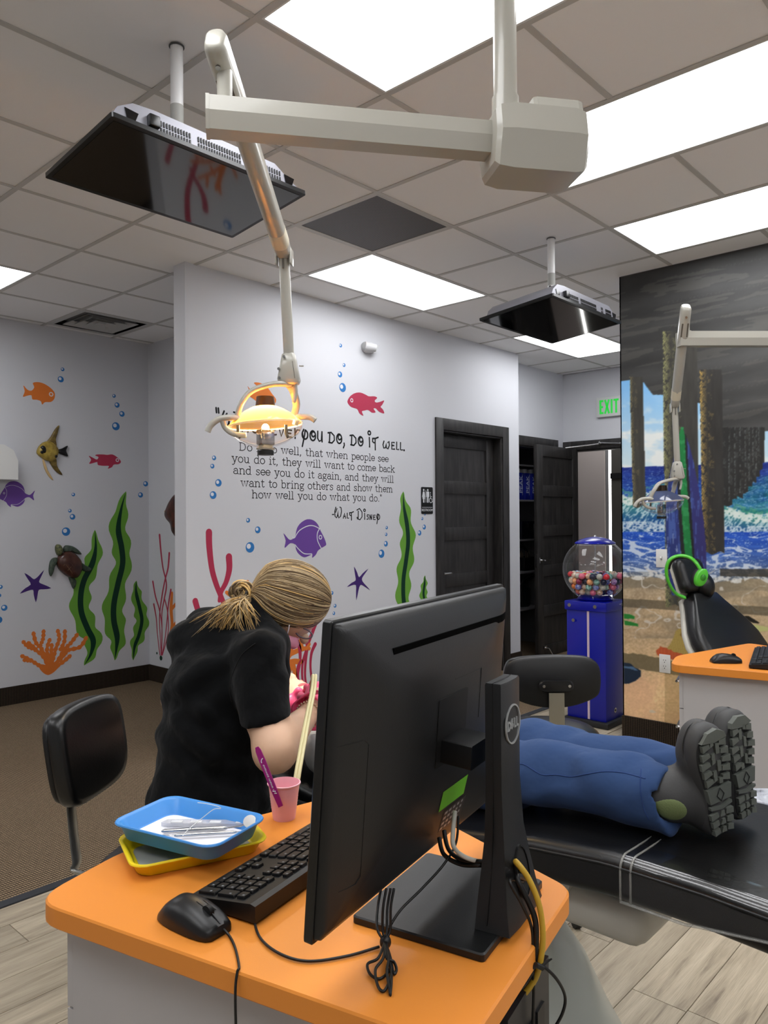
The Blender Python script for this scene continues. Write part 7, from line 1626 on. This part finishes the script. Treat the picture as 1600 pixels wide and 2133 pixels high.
stp = blob_cut('scrub_top', top_, [cut], M_scr_, per, .0070, .030, top_disp, keep=top_[:5]+top_[-1:]); mesh_smooth(stp, 4, .5)
blob('trousers', [cap_(hip, kneR, .100, .078), cap_(hipL, kneL, .100, .078), cap_(hip, hipL, .125), cap_(kneR, ftR, .070, .06), cap_(kneL, ftL, .070, .06)], M_pnt, per, h=.013, k=.03, disp=wrinkle(5, .004, 30))
for nm, f in (('shoe', ftR), ('shoe', ftL)): blob(nm, [cap_(f+np.array([-.03, .0, -.035]), f+Fh*.13+np.array([0, 0, -.045]), .042, .036), rbx(f+Fh*.05+np.array([0, 0, -.075]), (.12, .045, .012), .01, np.stack([Fh, np.cross(UP, Fh), UP], 1))], mat('black_shoe', (.04, .04, .04), .5), per, h=.011, k=.02)
# seams and neckline
MB().tube(project(stp, [(532, 1340), (505, 1362), (488, 1395), (478, 1430), (482, 1462)]), .0011, 5).build('sleeve_seam', mat('seam_dark', (.02, .02, .022), .8), per, True, 180)
# ears, nose, brow
fr_ = at(664, 1300, 2.09)
blob('nose', [ell(at(634, 1330, 2.09), (.014, .012, .016))], M_skin, per, h=.004, k=.008)
# face mask and ties
M_msk = mat('pink_mask', (.90, .62, .72), .8); M_tie = mat('mask_tie', (.85, .83, .86), .7)
blob('face_mask', [ell(at(600, 1330, 2.085), (.024, .026, .022)), cap_(at(590, 1326, 2.07), at(612, 1340, 2.09), .022, .016)], M_msk, per, h=.006, k=.012)
for P in ([at(571, 1300, 2.035), at(567, 1315, 2.035), at(560, 1324, 2.04)], [at(603, 1302, 2.025), at(600, 1316, 2.03), at(595, 1330, 2.045)]): MB().tube(spline(P, 5), .0018, 6).build('mask_tie', M_tie, per, True, 180)
# glasses
M_gf = mat('glasses_frame', (.36, .30, .34), .25, coat=.3); M_gl = film('glasses_lens', .02, .06)
gc = at(633, 1318, 2.055); gx = RM[0]*.85-RM[1]*-.45; gx = RM[0]*.92+RM[1]*.38; gy = -RM[0]*.38+RM[1]*.92
lens = [gc+gx*.024*cos(a)+gy*.014*sin(a)*(1 if sin(a) > 0 else .8) for a in [2*pi*k/24 for k in range(24)]]
MB().tube(lens, .0023, 6, closed=True).build('glasses_frame', M_gf, per, True, 180); MB().add([tuple(p) for p in lens], [tuple(range(24))]).build('glasses_lens', M_gl, per, True, 0)
MB().tube(spline([gc-gx*.018-gy*.013, at(622, 1300, 2.04), at(612, 1288, 2.035), at(585, 1280, 2.02)], 5), .0017, 6).build('glasses_temple', M_gf, per, True, 180)
# hair: skull cap plus combed strands drawn back to a loose bun
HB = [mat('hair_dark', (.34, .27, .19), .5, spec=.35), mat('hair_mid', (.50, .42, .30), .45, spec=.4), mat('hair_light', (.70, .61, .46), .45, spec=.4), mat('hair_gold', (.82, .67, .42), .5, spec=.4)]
hc_ = at(612, 1240, 2.095); bun = at(516, 1240, 2.05); front = at(684, 1286, 2.13)
ax = front-bun; ax /= np.linalg.norm(ax); Rx_ = .106
e1 = UP-ax*(UP@ax); e1 /= np.linalg.norm(e1); e2 = np.cross(ax, e1)
Rmat = np.stack([ax, e1, e2], 1); hrad = (.108, .089, .084)
hcc = at(607, 1237, 2.095)
blob('hair_mass', [ell(hcc, tuple(v*.975 for v in hrad), Rmat), cap_(hcc-ax*.06-e1*.020, bun+ax*.012, .038, .016), ell(at(655, 1268, 2.08), (.032, .028, .030)), cap_(at(552, 1258, 2.07), at(640, 1262, 2.09), .034, .034)], HB[1], per, h=.0075, k=.012)
rh = random.Random(5)
def strands(n, gen, name):
    mb = MB()
    for i in range(n):
        P, r_, mi = gen(i, n); mb.cur = mi; mb.tube(P, r_, 5)
    me = mb.mesh('hair', fix=False); o = put(name, me, HB, per, True, 180); o['kind'] = 'stuff'; return o
def comb(i, n):
    ph = rh.random()*2*pi; s0 = rh.uniform(.0, .10); P = []; lift = 1.0+rh.uniform(.0, .05); wv = rh.uniform(-.10, .10); wf = rh.uniform(.5, 2.2)
    for k_ in range(19):
        t_ = s0+(1-s0)*k_/18; an = pi*(.03+.90*t_); ph_ = ph+wv*sin(wf*an+i); v = np.array([cos(an), sin(an)*cos(ph_), sin(an)*sin(ph_)])*np.array(hrad)*lift
        p = hcc+Rmat@v
        sag = -.020*sin(pi*t_)*abs(sin(ph)); p = p+e1*sag*.6-e1*.006*sin(pi*min(1, t_*1.05))*max(0, -cos(ph))
        q = max(0, (t_-.84)/.16); q = q*q*(3-2*q); p = p*(1-q*.8)+(bun+(p-bun)*.16)*q*.8; P.append(p)
    r0 = rh.uniform(.0008, .0020); r_ = [r0*(.35+.65*sin(pi*min(1, .12+k_/18*.80))) for k_ in range(19)]
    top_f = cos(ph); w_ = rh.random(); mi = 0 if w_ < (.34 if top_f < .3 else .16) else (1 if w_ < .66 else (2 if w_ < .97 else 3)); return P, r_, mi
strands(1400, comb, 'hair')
def bun_s(i, n):
    c = at(505, 1232, 2.05)+np.array([rh.gauss(0, .004) for _ in range(3)]); R0 = rh.uniform(.004, .030); tl_ = rh.uniform(-.7, .7); a0 = rh.random()*6; P = []
    X_ = RM[0]*cos(tl_)+RM[2]*sin(tl_); Y_ = -RM[1]*cos(tl_*.7)+RM[2]*sin(tl_*.7)
    for k_ in range(14): a = a0+k_*.42; P.append(c+X_*R0*cos(a)*(1+.1*sin(k_))+Y_*R0*.85*sin(a)+RM[2]*.004*sin(a*2))
    return P, [rh.uniform(.0012, .0030)]*14, rh.choice((0, 1, 1, 2, 2, 3))
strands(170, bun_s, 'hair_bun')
def tail(i, n):
    s_ = i/n; st_ = at(rh.uniform(500, 520), rh.uniform(1238, 1262), 2.03+rh.uniform(-.02, .03)); ex_ = rh.choice((rh.gauss(470, 16), rh.gauss(455, 22), rh.uniform(425, 545))); ey = 1322-abs(ex_-472)*.25+rh.uniform(-28, 8)
    if i % 9 == 0: ex_ = rh.uniform(398, 450); ey = rh.uniform(1285, 1345)
    if i % 11 == 0: ex_ = rh.uniform(500, 545); ey = rh.uniform(1290, 1335)
    d_ = 1.972 if ex_ < 500 else 1.945; en = at(ex_, ey, d_); mid_ = (st_+en)/2+(-RM[1])*rh.uniform(.004, .022)-RM[2]*.035-RM[0]*rh.uniform(-.01, .012)
    P = spline([st_, mid_, en], 6); r0 = rh.uniform(.0008, .0022); return P, [r0*(1-.9*(k_/12)**1.5) for k_ in range(13)], rh.choice((1, 2, 3, 3, 2))
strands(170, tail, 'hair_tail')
blob('hair_tail_core', [cap_(at(508, 1255, 2.03), at(492, 1285, 2.0), .022, .014), ell(at(506, 1240, 2.06), (.020, .018, .018))], HB[1], per, h=.006, k=.015)
MB().tube([at(517+5*cos(a), 1240+9*sin(a), 2.035+.012*cos(a)) for a in [2*pi*k/12 for k in range(12)]], .0035, 6, closed=True).build('hair_tie', mat('hair_tie', (.06, .05, .05), .6), per, True, 180)
# gloved hands
M_glv = mat('pink_glove', (1, .36, .54), .32, spec=.45, sub=.05)
def hand(w, palm, tips, thumb, cuff_dir, nm):
    w, palm = np.array(w), np.array(palm); pr = [cap_(w, palm, .030, .033), ell(palm, (.036, .030, .034))]
    for t_, mdd in tips: pr += [cap_(palm+(mdd-palm)*.45, mdd, .0105, .0095), cap_(mdd, t_, .0095, .0078)]
    pr += [cap_(w+(palm-w)*.5, thumb[0], .014, .0115), cap_(thumb[0], thumb[1], .0115, .009)]
    blob(nm, pr, M_glv, per, h=.0048, k=.008)
mouth = np.array((.215, -1.205, .865))
tR = [(at(633, 1446, 2.30), at(640, 1432, 2.20)), (at(638, 1455, 2.32), at(650, 1438, 2.22)), (at(648, 1462, 2.32), at(662, 1444, 2.22)), (at(658, 1468, 2.30), at(672, 1452, 2.20))]
hand(wrR+(haR-wrR)*.3, haR+RM[2]*.03, tR, (at(628, 1452, 2.16), at(626, 1447, 2.24)), None, 'glove')
tL = [(at(634, 1462, 2.42), at(620, 1446, 2.40)), (at(632, 1474, 2.42), at(614, 1462, 2.40)), (at(626, 1486, 2.40), at(608, 1478, 2.38)), (at(616, 1494, 2.38), at(600, 1488, 2.36))]
hand(wrL, at(602, 1470, 2.34), tL, (at(622, 1440, 2.34), at(634, 1446, 2.38)), None, 'glove')
# loose glove cuffs standing out from the wrists
cd = (haR-wrR)/np.linalg.norm(haR-wrR); cxx = np.cross(cd, UP); cxx /= np.linalg.norm(cxx); cyy = np.cross(cxx, cd)
def cuff(c, d, xx, yy, L_): MB().loft([[tuple(c+d*s+xx*r_*cos(a)*(1+.10*sin(3*a+s*40))+yy*r_*sin(a)*(1+.12*cos(2*a+s*50))) for a in [2*pi*k/30 for k in range(30)]] for s, r_ in ((0, .026), (-.012, .033), (-.026, .042), (-.034, .047), (-.034, .044), (-.022, .038), (-.006, .028))], cap=False).build('glove_cuff', M_glv, per, True, 180)
cuff(at(662, 1466, 2.045), cd, cxx*1.25, cyy*1.25, .05)
cl = (haL-wrL)/np.linalg.norm(haL-wrL); cx2 = np.cross(cl, UP); cx2 /= np.linalg.norm(cx2); cuff(wrL+cl*.01, cl, cx2, np.cross(cx2, cl), .05)
# beaded bracelet
bw = elR+(wrR-elR)*.90; bd = (wrR-elR)/np.linalg.norm(wrR-elR); b1 = np.cross(bd, UP); b1 /= np.linalg.norm(b1); b2_ = np.cross(b1, bd); mb = MB()
for k_ in range(26): a = 2*pi*k_/26; mb.sphere(bw+b1*.0325*cos(a)+b2_*.0325*sin(a)+bd*.008*sin(a), .0032, 6, 5)
mb.build('bead_bracelet', mat('beads', (.78, .66, .55), .3, .3), per, True, 180)['kind'] = 'stuff'
# handpiece hose held at the glove
hs = thing('suction_hose', 'cream twin hose rising from behind the pink cup to the gloved hand', 'hose', tuple(at(630, 1560, 1.75))); bpy.context.view_layer.update(); M_hose = mat('cream_hose', (.80, .76, .58), .4)
for o_ in (-.0035, .0035): MB().tube(spline([at(560, 1850, 1.60)+RM[0]*o_, at(606, 1690, 1.62)+RM[0]*o_, at(622, 1600, 1.66)+RM[0]*o_, at(640, 1500, 1.82)+RM[0]*o_, at(652, 1440, 1.93)+RM[0]*o_, at(655, 1411, 1.97)+RM[0]*o_, at(654, 1409, 2.0)+RM[0]*o_, at(651, 1430, 2.06)+RM[0]*o_, at(648, 1455, 2.08)+RM[0]*o_], 8), .0042, 8).build('hose', M_hose, hs, True, 180)
hp_ = thing('polishing_handpiece', 'small pink tipped dental handpiece above the gloved fingers', 'dental instrument', tuple(at(645, 1425, 2.1))); bpy.context.view_layer.update()
MB().tube([at(651, 1412, 2.10), at(648, 1422, 2.12), at(643, 1438, 2.15), at(638, 1455, 2.26)], [.003, .0045, .006, .004], 10).build('grip', M_glv, hp_, True, 180); MB().sphere(at(651, 1411, 2.10), .0035).build('tip', M_chrome, hp_, True, 180)

# ------------------------------------------------------------------ patient lying on the chair
pt = thing('person', 'person lying on the dental chair in blue trousers and grey rubber boots', 'person', (.24, -1.8, .70)); bpy.context.view_layer.update()
anR = at(1372, 1650, 1.715); anL = at(1415, 1608, 1.845); knR = np.array([.150, -2.02, .815]); knL = np.array([.315, -2.02, .825]); hpR = np.array([.165, -1.66, .775]); hpL = np.array([.315, -1.66, .775])
ches = np.array([.24, -1.36, .79]); sR = np.array([.09, -1.30, .775]); sL = np.array([.39, -1.30, .775]); hd = np.array([.24, -1.08, .815])
elb = [np.array([.035, -1.48, .76]), np.array([.45, -1.50, .76])]; wri = [np.array([.15, -1.62, .87]), np.array([.33, -1.62, .87])]
pb_ = [cap_(hpR, knR, .066, .05), cap_(hpL, knL, .066, .05), cap_(knR, anR, .05, .036), cap_(knL, anL, .05, .036), cap_(hpR, hpL, .08), cap_((hpR+hpL)/2, ches, .085, .09), ell(ches, (.14, .12, .085)), cap_(sR, sL, .05),
       cap_(sR, elb[0], .038, .032), cap_(sL, elb[1], .038, .032), cap_(elb[0], wri[0], .031, .022), cap_(elb[1], wri[1], .031, .022), cap_((sR+sL)/2, hd-np.array([0, .06, 0]), .045, .042),
       ell(hd, (.075, .098, .088)), ell(hd+np.array([0, -.05, .018]), (.056, .055, .066)), ell(hd+np.array([0, -.012, .094]), (.012, .022, .015)), cap_(hd+np.array([0, -.085, .04]), hd+np.array([0, -.095, .03]), .022),
       ell(hd+np.array([-.076, .005, .0]), (.010, .020, .028)), ell(hd+np.array([.076, .005, .0]), (.010, .020, .028))]
for s_, w_ in ((1, wri[0]), (-1, wri[1])):
    pb_ += [ell(w_+np.array([s_*.035, -.01, .005]), (.036, .030, .014))]
    for k_ in range(4): pb_.append(cap_(w_+np.array([s_*.05, .012-.014*k_, .008]), w_+np.array([s_*(.088-.006*abs(k_-1)), .008-.015*k_, .0]), .0078, .0066))
    pb_.append(cap_(w_+np.array([s_*.02, .02, .008]), w_+np.array([s_*.05, .036, .008]), .0085, .007))
blob('body', pb_, M_skin2, pt, h=.0085, k=.014)
for x in (-.028, .028): MB().sphere(hd+np.array([x, -.03, .075]), (.011, .008, .006)).build('closed_eye', mat('eyelid', (.72, .54, .46), .5), pt, True, 180)
MB().sphere(hd+np.array([0, -.07, .072]), (.022, .009, .009)).build('mouth', mat('lips', (.75, .35, .35), .4), pt, True, 180)
blob('hair', [ell(hd+np.array([0, .03, -.008]), (.084, .085, .088)), ('-', ell(hd+np.array([0, -.075, .05]), (.085, .085, .09)))], HB[0], pt, h=.009, k=.01)
M_jean = fabric('blue_trousers', (.20, .285, .44), bs=12, st=.6, dist=.012)
wj = wrinkle(12, .0078, 27); wj2 = wrinkle(15, .0030, 62)
def fold(X): return wj(X)+wj2(X)+.006*np.sin((X[..., 1]+.5*X[..., 2])*40)*np.clip(1-abs(X[..., 1]+2.02)/.12, 0, 1)
cuffR = anR+np.array([-.006, -.036, -.004]); cuffL = anL+np.array([.004, -.030, 0])
jp = [cap_(hpR, hpL, .095), cap_(hpR, knR, .086, .072), cap_(hpL, knL, .086, .072), cap_(knR, cuffR, .072, .069), cap_(knL, cuffL, .070, .067), cap_((hpR+hpL)/2+np.array([0, .0, 0]), (hpR+hpL)/2+np.array([0, .06, .005]), .10), cap_(knR+np.array([0, -.05, .01]), cuffR+np.array([0, .05, .006]), .066, .064), cap_(cuffR+np.array([0, .0, -.006]), cuffR+np.array([0, .16, -.008]), .062, .060), rbx(((hpR+hpL)/2)+np.array([0, -.20, -.035]), (.13, .22, .04), .04)]
jc = [('-', rbx(cuffR+np.array([0, -.075, -.02]), (.10, .075, .12), .003, rotm('Z', -.04)@rotm('X', .0))), ('-', rbx(cuffL+np.array([0, -.072, 0]), (.071, .075, .12), .003, rotm('X', .0)))]
# hollow the cuff mouths
jc += [('-', cap_(cuffR+np.array([0, .03, 0]), cuffR+np.array([0, -.1, 0]), .048, .058)), ('-', cap_(cuffL+np.array([0, .03, 0]), cuffL+np.array([0, -.1, 0]), .046, .056))]
trs = blob_cut('trousers', jp, jc, M_jean, pt, .0075, .022, fold); mesh_smooth(trs, 2, .5)
def leg_seam(y0, y1, cx0, cx1, cz0, cz1, r_): 
    P = []
    for k_ in range(16):
        s = k_/15; y = y0+(y1-y0)*s; x = cx0+(cx1-cx0)*s; z = cz0+(cz1-cz0)*s; a = math.radians(158-8*sin(s*7)); q = r_+.004; P.append((x+q*cos(a), y, z+q*sin(a)))
    return P
M_js = mat('trouser_seam', (.13, .23, .43), .9)
for px in ([(1066, 1593), (1090, 1592), (1108, 1602), (1130, 1614), (1160, 1614), (1190, 1618), (1225, 1612), (1260, 1607), (1300, 1610), (1345, 1622)], [(1066, 1678), (1100, 1686), (1150, 1694), (1200, 1692)], [(1336, 1600), (1334, 1640), (1340, 1680), (1352, 1708)]):
    P = project(trs, px, .0002)
    if len(P) > 3: MB().tube(P, .0014, 5).build('trouser_seam', M_js, pt, True, 180)
# shirt, bib
M_gsh = fabric('grey_sweatshirt', (.56, .56, .55), bs=10, st=.5, dist=.008); M_bib = fabric('purple_bib', (.50, .38, .62), bs=5, st=.3, dist=.004)
blob('sweatshirt', [cap_((hpR+hpL)/2+np.array([0, .08, .0]), ches, .104, .10), ell(ches, (.160, .15, .100)), cap_(sR, sL, .062), cap_(sR, elb[0], .052, .047), cap_(sL, elb[1], .052, .047), cap_(elb[0], elb[0]+(wri[0]-elb[0])*.9, .046, .034), cap_(elb[1], elb[1]+(wri[1]-elb[1])*.9, .046, .034)], M_gsh, pt, h=.0095, k=.025, disp=wrinkle(21, .004, 45))
mb = MB(); gr_ = []
for i in range(17):
    y = -1.22-.34*i/16; R_ = []
    for j in range(13):
        x = -.135+.27*j/12; zt_ = .90-.22*x*x*6+.006*sin(j*1.3+i*.8)+(.0 if i > 2 else -.01*(3-i)); R_.append((.235+x, y, zt_))
    gr_.append(R_)
V = [p for r in gr_ for p in r]; V2 = [(a, b, c-.003) for a, b, c in V]; n_ = 13; N_ = len(V)
F = [(i*n_+j, i*n_+j+1, (i+1)*n_+j+1, (i+1)*n_+j) for i in range(16) for j in range(12)]
bd_ = [j for j in range(13)]+[i*13+12 for i in range(1, 17)]+[16*13+j for j in range(11, -1, -1)]+[i*13 for i in range(15, 0, -1)]
mb.add(V+V2, F+[tuple(q+N_ for q in f[::-1]) for f in F]+[(bd_[k], bd_[(k+1) % len(bd_)], bd_[(k+1) % len(bd_)]+N_, bd_[k]+N_) for k in range(len(bd_))]); mb.build('dental_bib', M_bib, pt, True, 180)
# boots: rubber clogs with green gusset and cleated soles
M_rub = mat('grey_rubber', (.235, .235, .235), .6, bump=(250, .2, None, .001)); M_sol = mat('sole_rubber', (.32, .335, .315), .65); M_gus = mat('green_gusset', (.42, .47, .30), .8, bump=(300, .4)); M_cleat = mat('cleat_rubber', (.34, .355, .33), .6); M_groove = mat('groove_rubber', (.12, .12, .12), .8)
def boot(heel, f, s, side, ank):
    heel = np.array(heel, float); f = np.array(f, float); f /= np.linalg.norm(f); s = np.array(s, float); s -= f*(s@f); s /= np.linalg.norm(s); u = -s; w_ = np.cross(f, u)*side
    L = lambda a, b, c: heel+f*a+w_*b+u*c                          # a along foot, b outward, c up from sole
    R_ = np.stack([f, w_, u], 1); k0 = L(.075, 0, .055); dL = np.array([.0, .995, -.08]); dA = ank-k0; LA = np.linalg.norm(dA); dA /= LA
    pr = [ell(L(.185, .002, .040), (.068, .048, .042), R_), cap_(L(.05, 0, .045), L(.17, 0, .042), .041, .043), cap_(L(.056, 0, .05), k0+dA*.05, .044, .052), ell(L(.05, 0, .04), (.052, .040, .042), R_), cap_(L(.12, 0, .06), k0+dA*.05, .040, .050), cap_(k0, ank, .051, .051), cap_(ank, ank+dL*.07, .051, .049)]
    eA = np.cross(dA, UP); eA /= np.linalg.norm(eA); gA = np.cross(eA, dA)
    cutb = [('-', cap_(ank+dL*.04, ank+dL*.16, .043, .043)), ('-', rbx(ank+dL*.13, (.10, .10, .06), .01, np.stack([eA, gA, dA], 1)))]
    b_ = blob_cut('rubber_boot', pr, cutb, M_rub, pt, .0062, .018, None)
    out = [(-.002, 0), (.006, .026), (.03, .036), (.07, .034), (.10, .033), (.14, .043), (.18, .050), (.215, .046), (.243, .026), (.250, .0), (.243, -.026), (.215, -.044), (.18, -.047), (.14, -.041), (.10, -.032), (.07, -.033), (.03, -.035), (.006, -.025)]
    out = [tuple(p) for p in spline(out, 3, True)]; c0 = np.mean(out, axis=0)
    def ring_(sc, c): return [tuple(L(c0[0]+(a-c0[0])*sc, c0[1]+(b-c0[1])*sc, c)) for a, b in out]
    sw = MB().loft([ring_(.93, .002), ring_(.97, .006), ring_(1.0, .014), ring_(1.0, .030), ring_(.96, .036), ring_(.86, .038)]).build('sole_wall', M_rub, pt, True, 60)
    sw2 = MB().loft([ring_(.92, .0), ring_(.92, .006)]).build('sole', M_groove, pt, True, 30)
    # cleats
    def cl_(poly, m=M_cleat):
        mb = MB(); mb.prism(poly, -.008, .004, lambda a, b, c: tuple(L(a, b, c))); o = mb.build('cleat', m, sw2, True, 0)
    cl_([(.222, -.034), (.240, -.014), (.243, .012), (.232, .032), (.220, .036), (.216, .0)])
    for i in range(5):
        a = .124+.0195*i; hw = .040-.004*abs(i-2)
        z_ = .004*(-1)**i
        cl_([(a, -hw), (a+.015, -hw-.001), (a+.015, -hw*.45), (a+.006, -hw*.38), (a+.004, -hw*.6)]); cl_([(a, hw), (a+.015, hw+.001), (a+.015, hw*.45), (a+.006, hw*.38), (a+.004, hw*.6)])
        cl_([(a+.002+z_, -.012), (a+.014+z_, -.010), (a+.016+z_, -.002), (a+.005+z_, -.002)]); cl_([(a+.004-z_, .002), (a+.016-z_, .003), (a+.014-z_, .013), (a+.003-z_, .012)])
    cl_([(.085, -.029), (.118, -.034), (.116, .034), (.085, .029)], M_sol)
    cl_([(.078, -.030), (.072, -.030), (.066, 0), (.072, .030), (.078, .030), (.075, 0)], M_sol)
    for i in range(3):
        a = .012+.018*i; hw = .026+.0025*i
        cl_([(a, -hw), (a+.013, -hw-.001), (a+.015, -.012), (a+.004, -.010)]); cl_([(a, hw), (a+.013, hw+.001), (a+.015, .012), (a+.004, .010)]); cl_([(a+.003, -.007), (a+.014, -.002), (a+.014, .006), (a+.002, .007)])
    dm = [(.115, 0), (.100, -.010), (.086, 0), (.100, .010)]; dd = [L(a, b, -.009) for a, b in dm]; MB().tube(dd, .0011, 5, closed=True).build('cleat', M_groove, sw2, True, 180)
    # elastic gussets both sides, let into the shaft
    M_ = wm(b_); bv = BVHTree.FromPolygons([M_@v.co for v in b_.data.vertices], [tuple(p.vertices) for p in b_.data.polygons])
    for sg in (1, -1):
        mid_ = -.30; rgs = []
        for q in (1, .85, .6, .3, .03):
            R__ = []
            for k_ in range(28):
                a_ = 2*pi*k_/28; th_ = mid_+q*.52*cos(a_); tt = -.012+.036*q*sin(a_)
                n_ = sg*eA*cos(th_)+gA*sin(th_); o_ = ank-dA*tt; h_, nn, _, _ = bv.ray_cast(Vector(o_+n_*.12), Vector(-n_))
                p = np.array(h_) if h_ is not None else o_+n_*.056; R__.append(tuple(p+n_*(.0012 if q < 1 else -.001)))
            rgs.append(R__)
        MB().loft(rgs, cap=True).build('gusset', M_gus, pt, True, 180)
    # welt line round the foot
    MB().tube([L(c0[0]+(a-c0[0])*1.0, c0[1]+(b-c0[1])*1.0, .037) for a, b in out], .0016, 5, closed=True).build('welt', M_rub, pt, True, 180)
boot(at(1506, 1742, 1.655), (-.20, .035, .97), (-.42, -.90, -.02), -1, at(1392, 1655, 1.70))
boot(at(1556, 1708, 1.735), (-.11, .035, .98), (-.30, -.95, -.02), 1, at(1432, 1618, 1.83))
t = thing('plastic_wrap', 'crumpled clear plastic wrap at the right edge beyond the boots', 'plastic wrap', tuple(at(1592, 1668, 1.95))); bpy.context.view_layer.update()
blob('crumpled_film', [ell(at(1590, 1672, 1.95), (.06, .05, .022)), ell(at(1615, 1680, 1.95), (.06, .05, .02))], mat('crumpled_clear', (.8, .82, .86), .15, alpha=.55), t, h=.008, k=.02, disp=wrinkle(31, .008, 120))
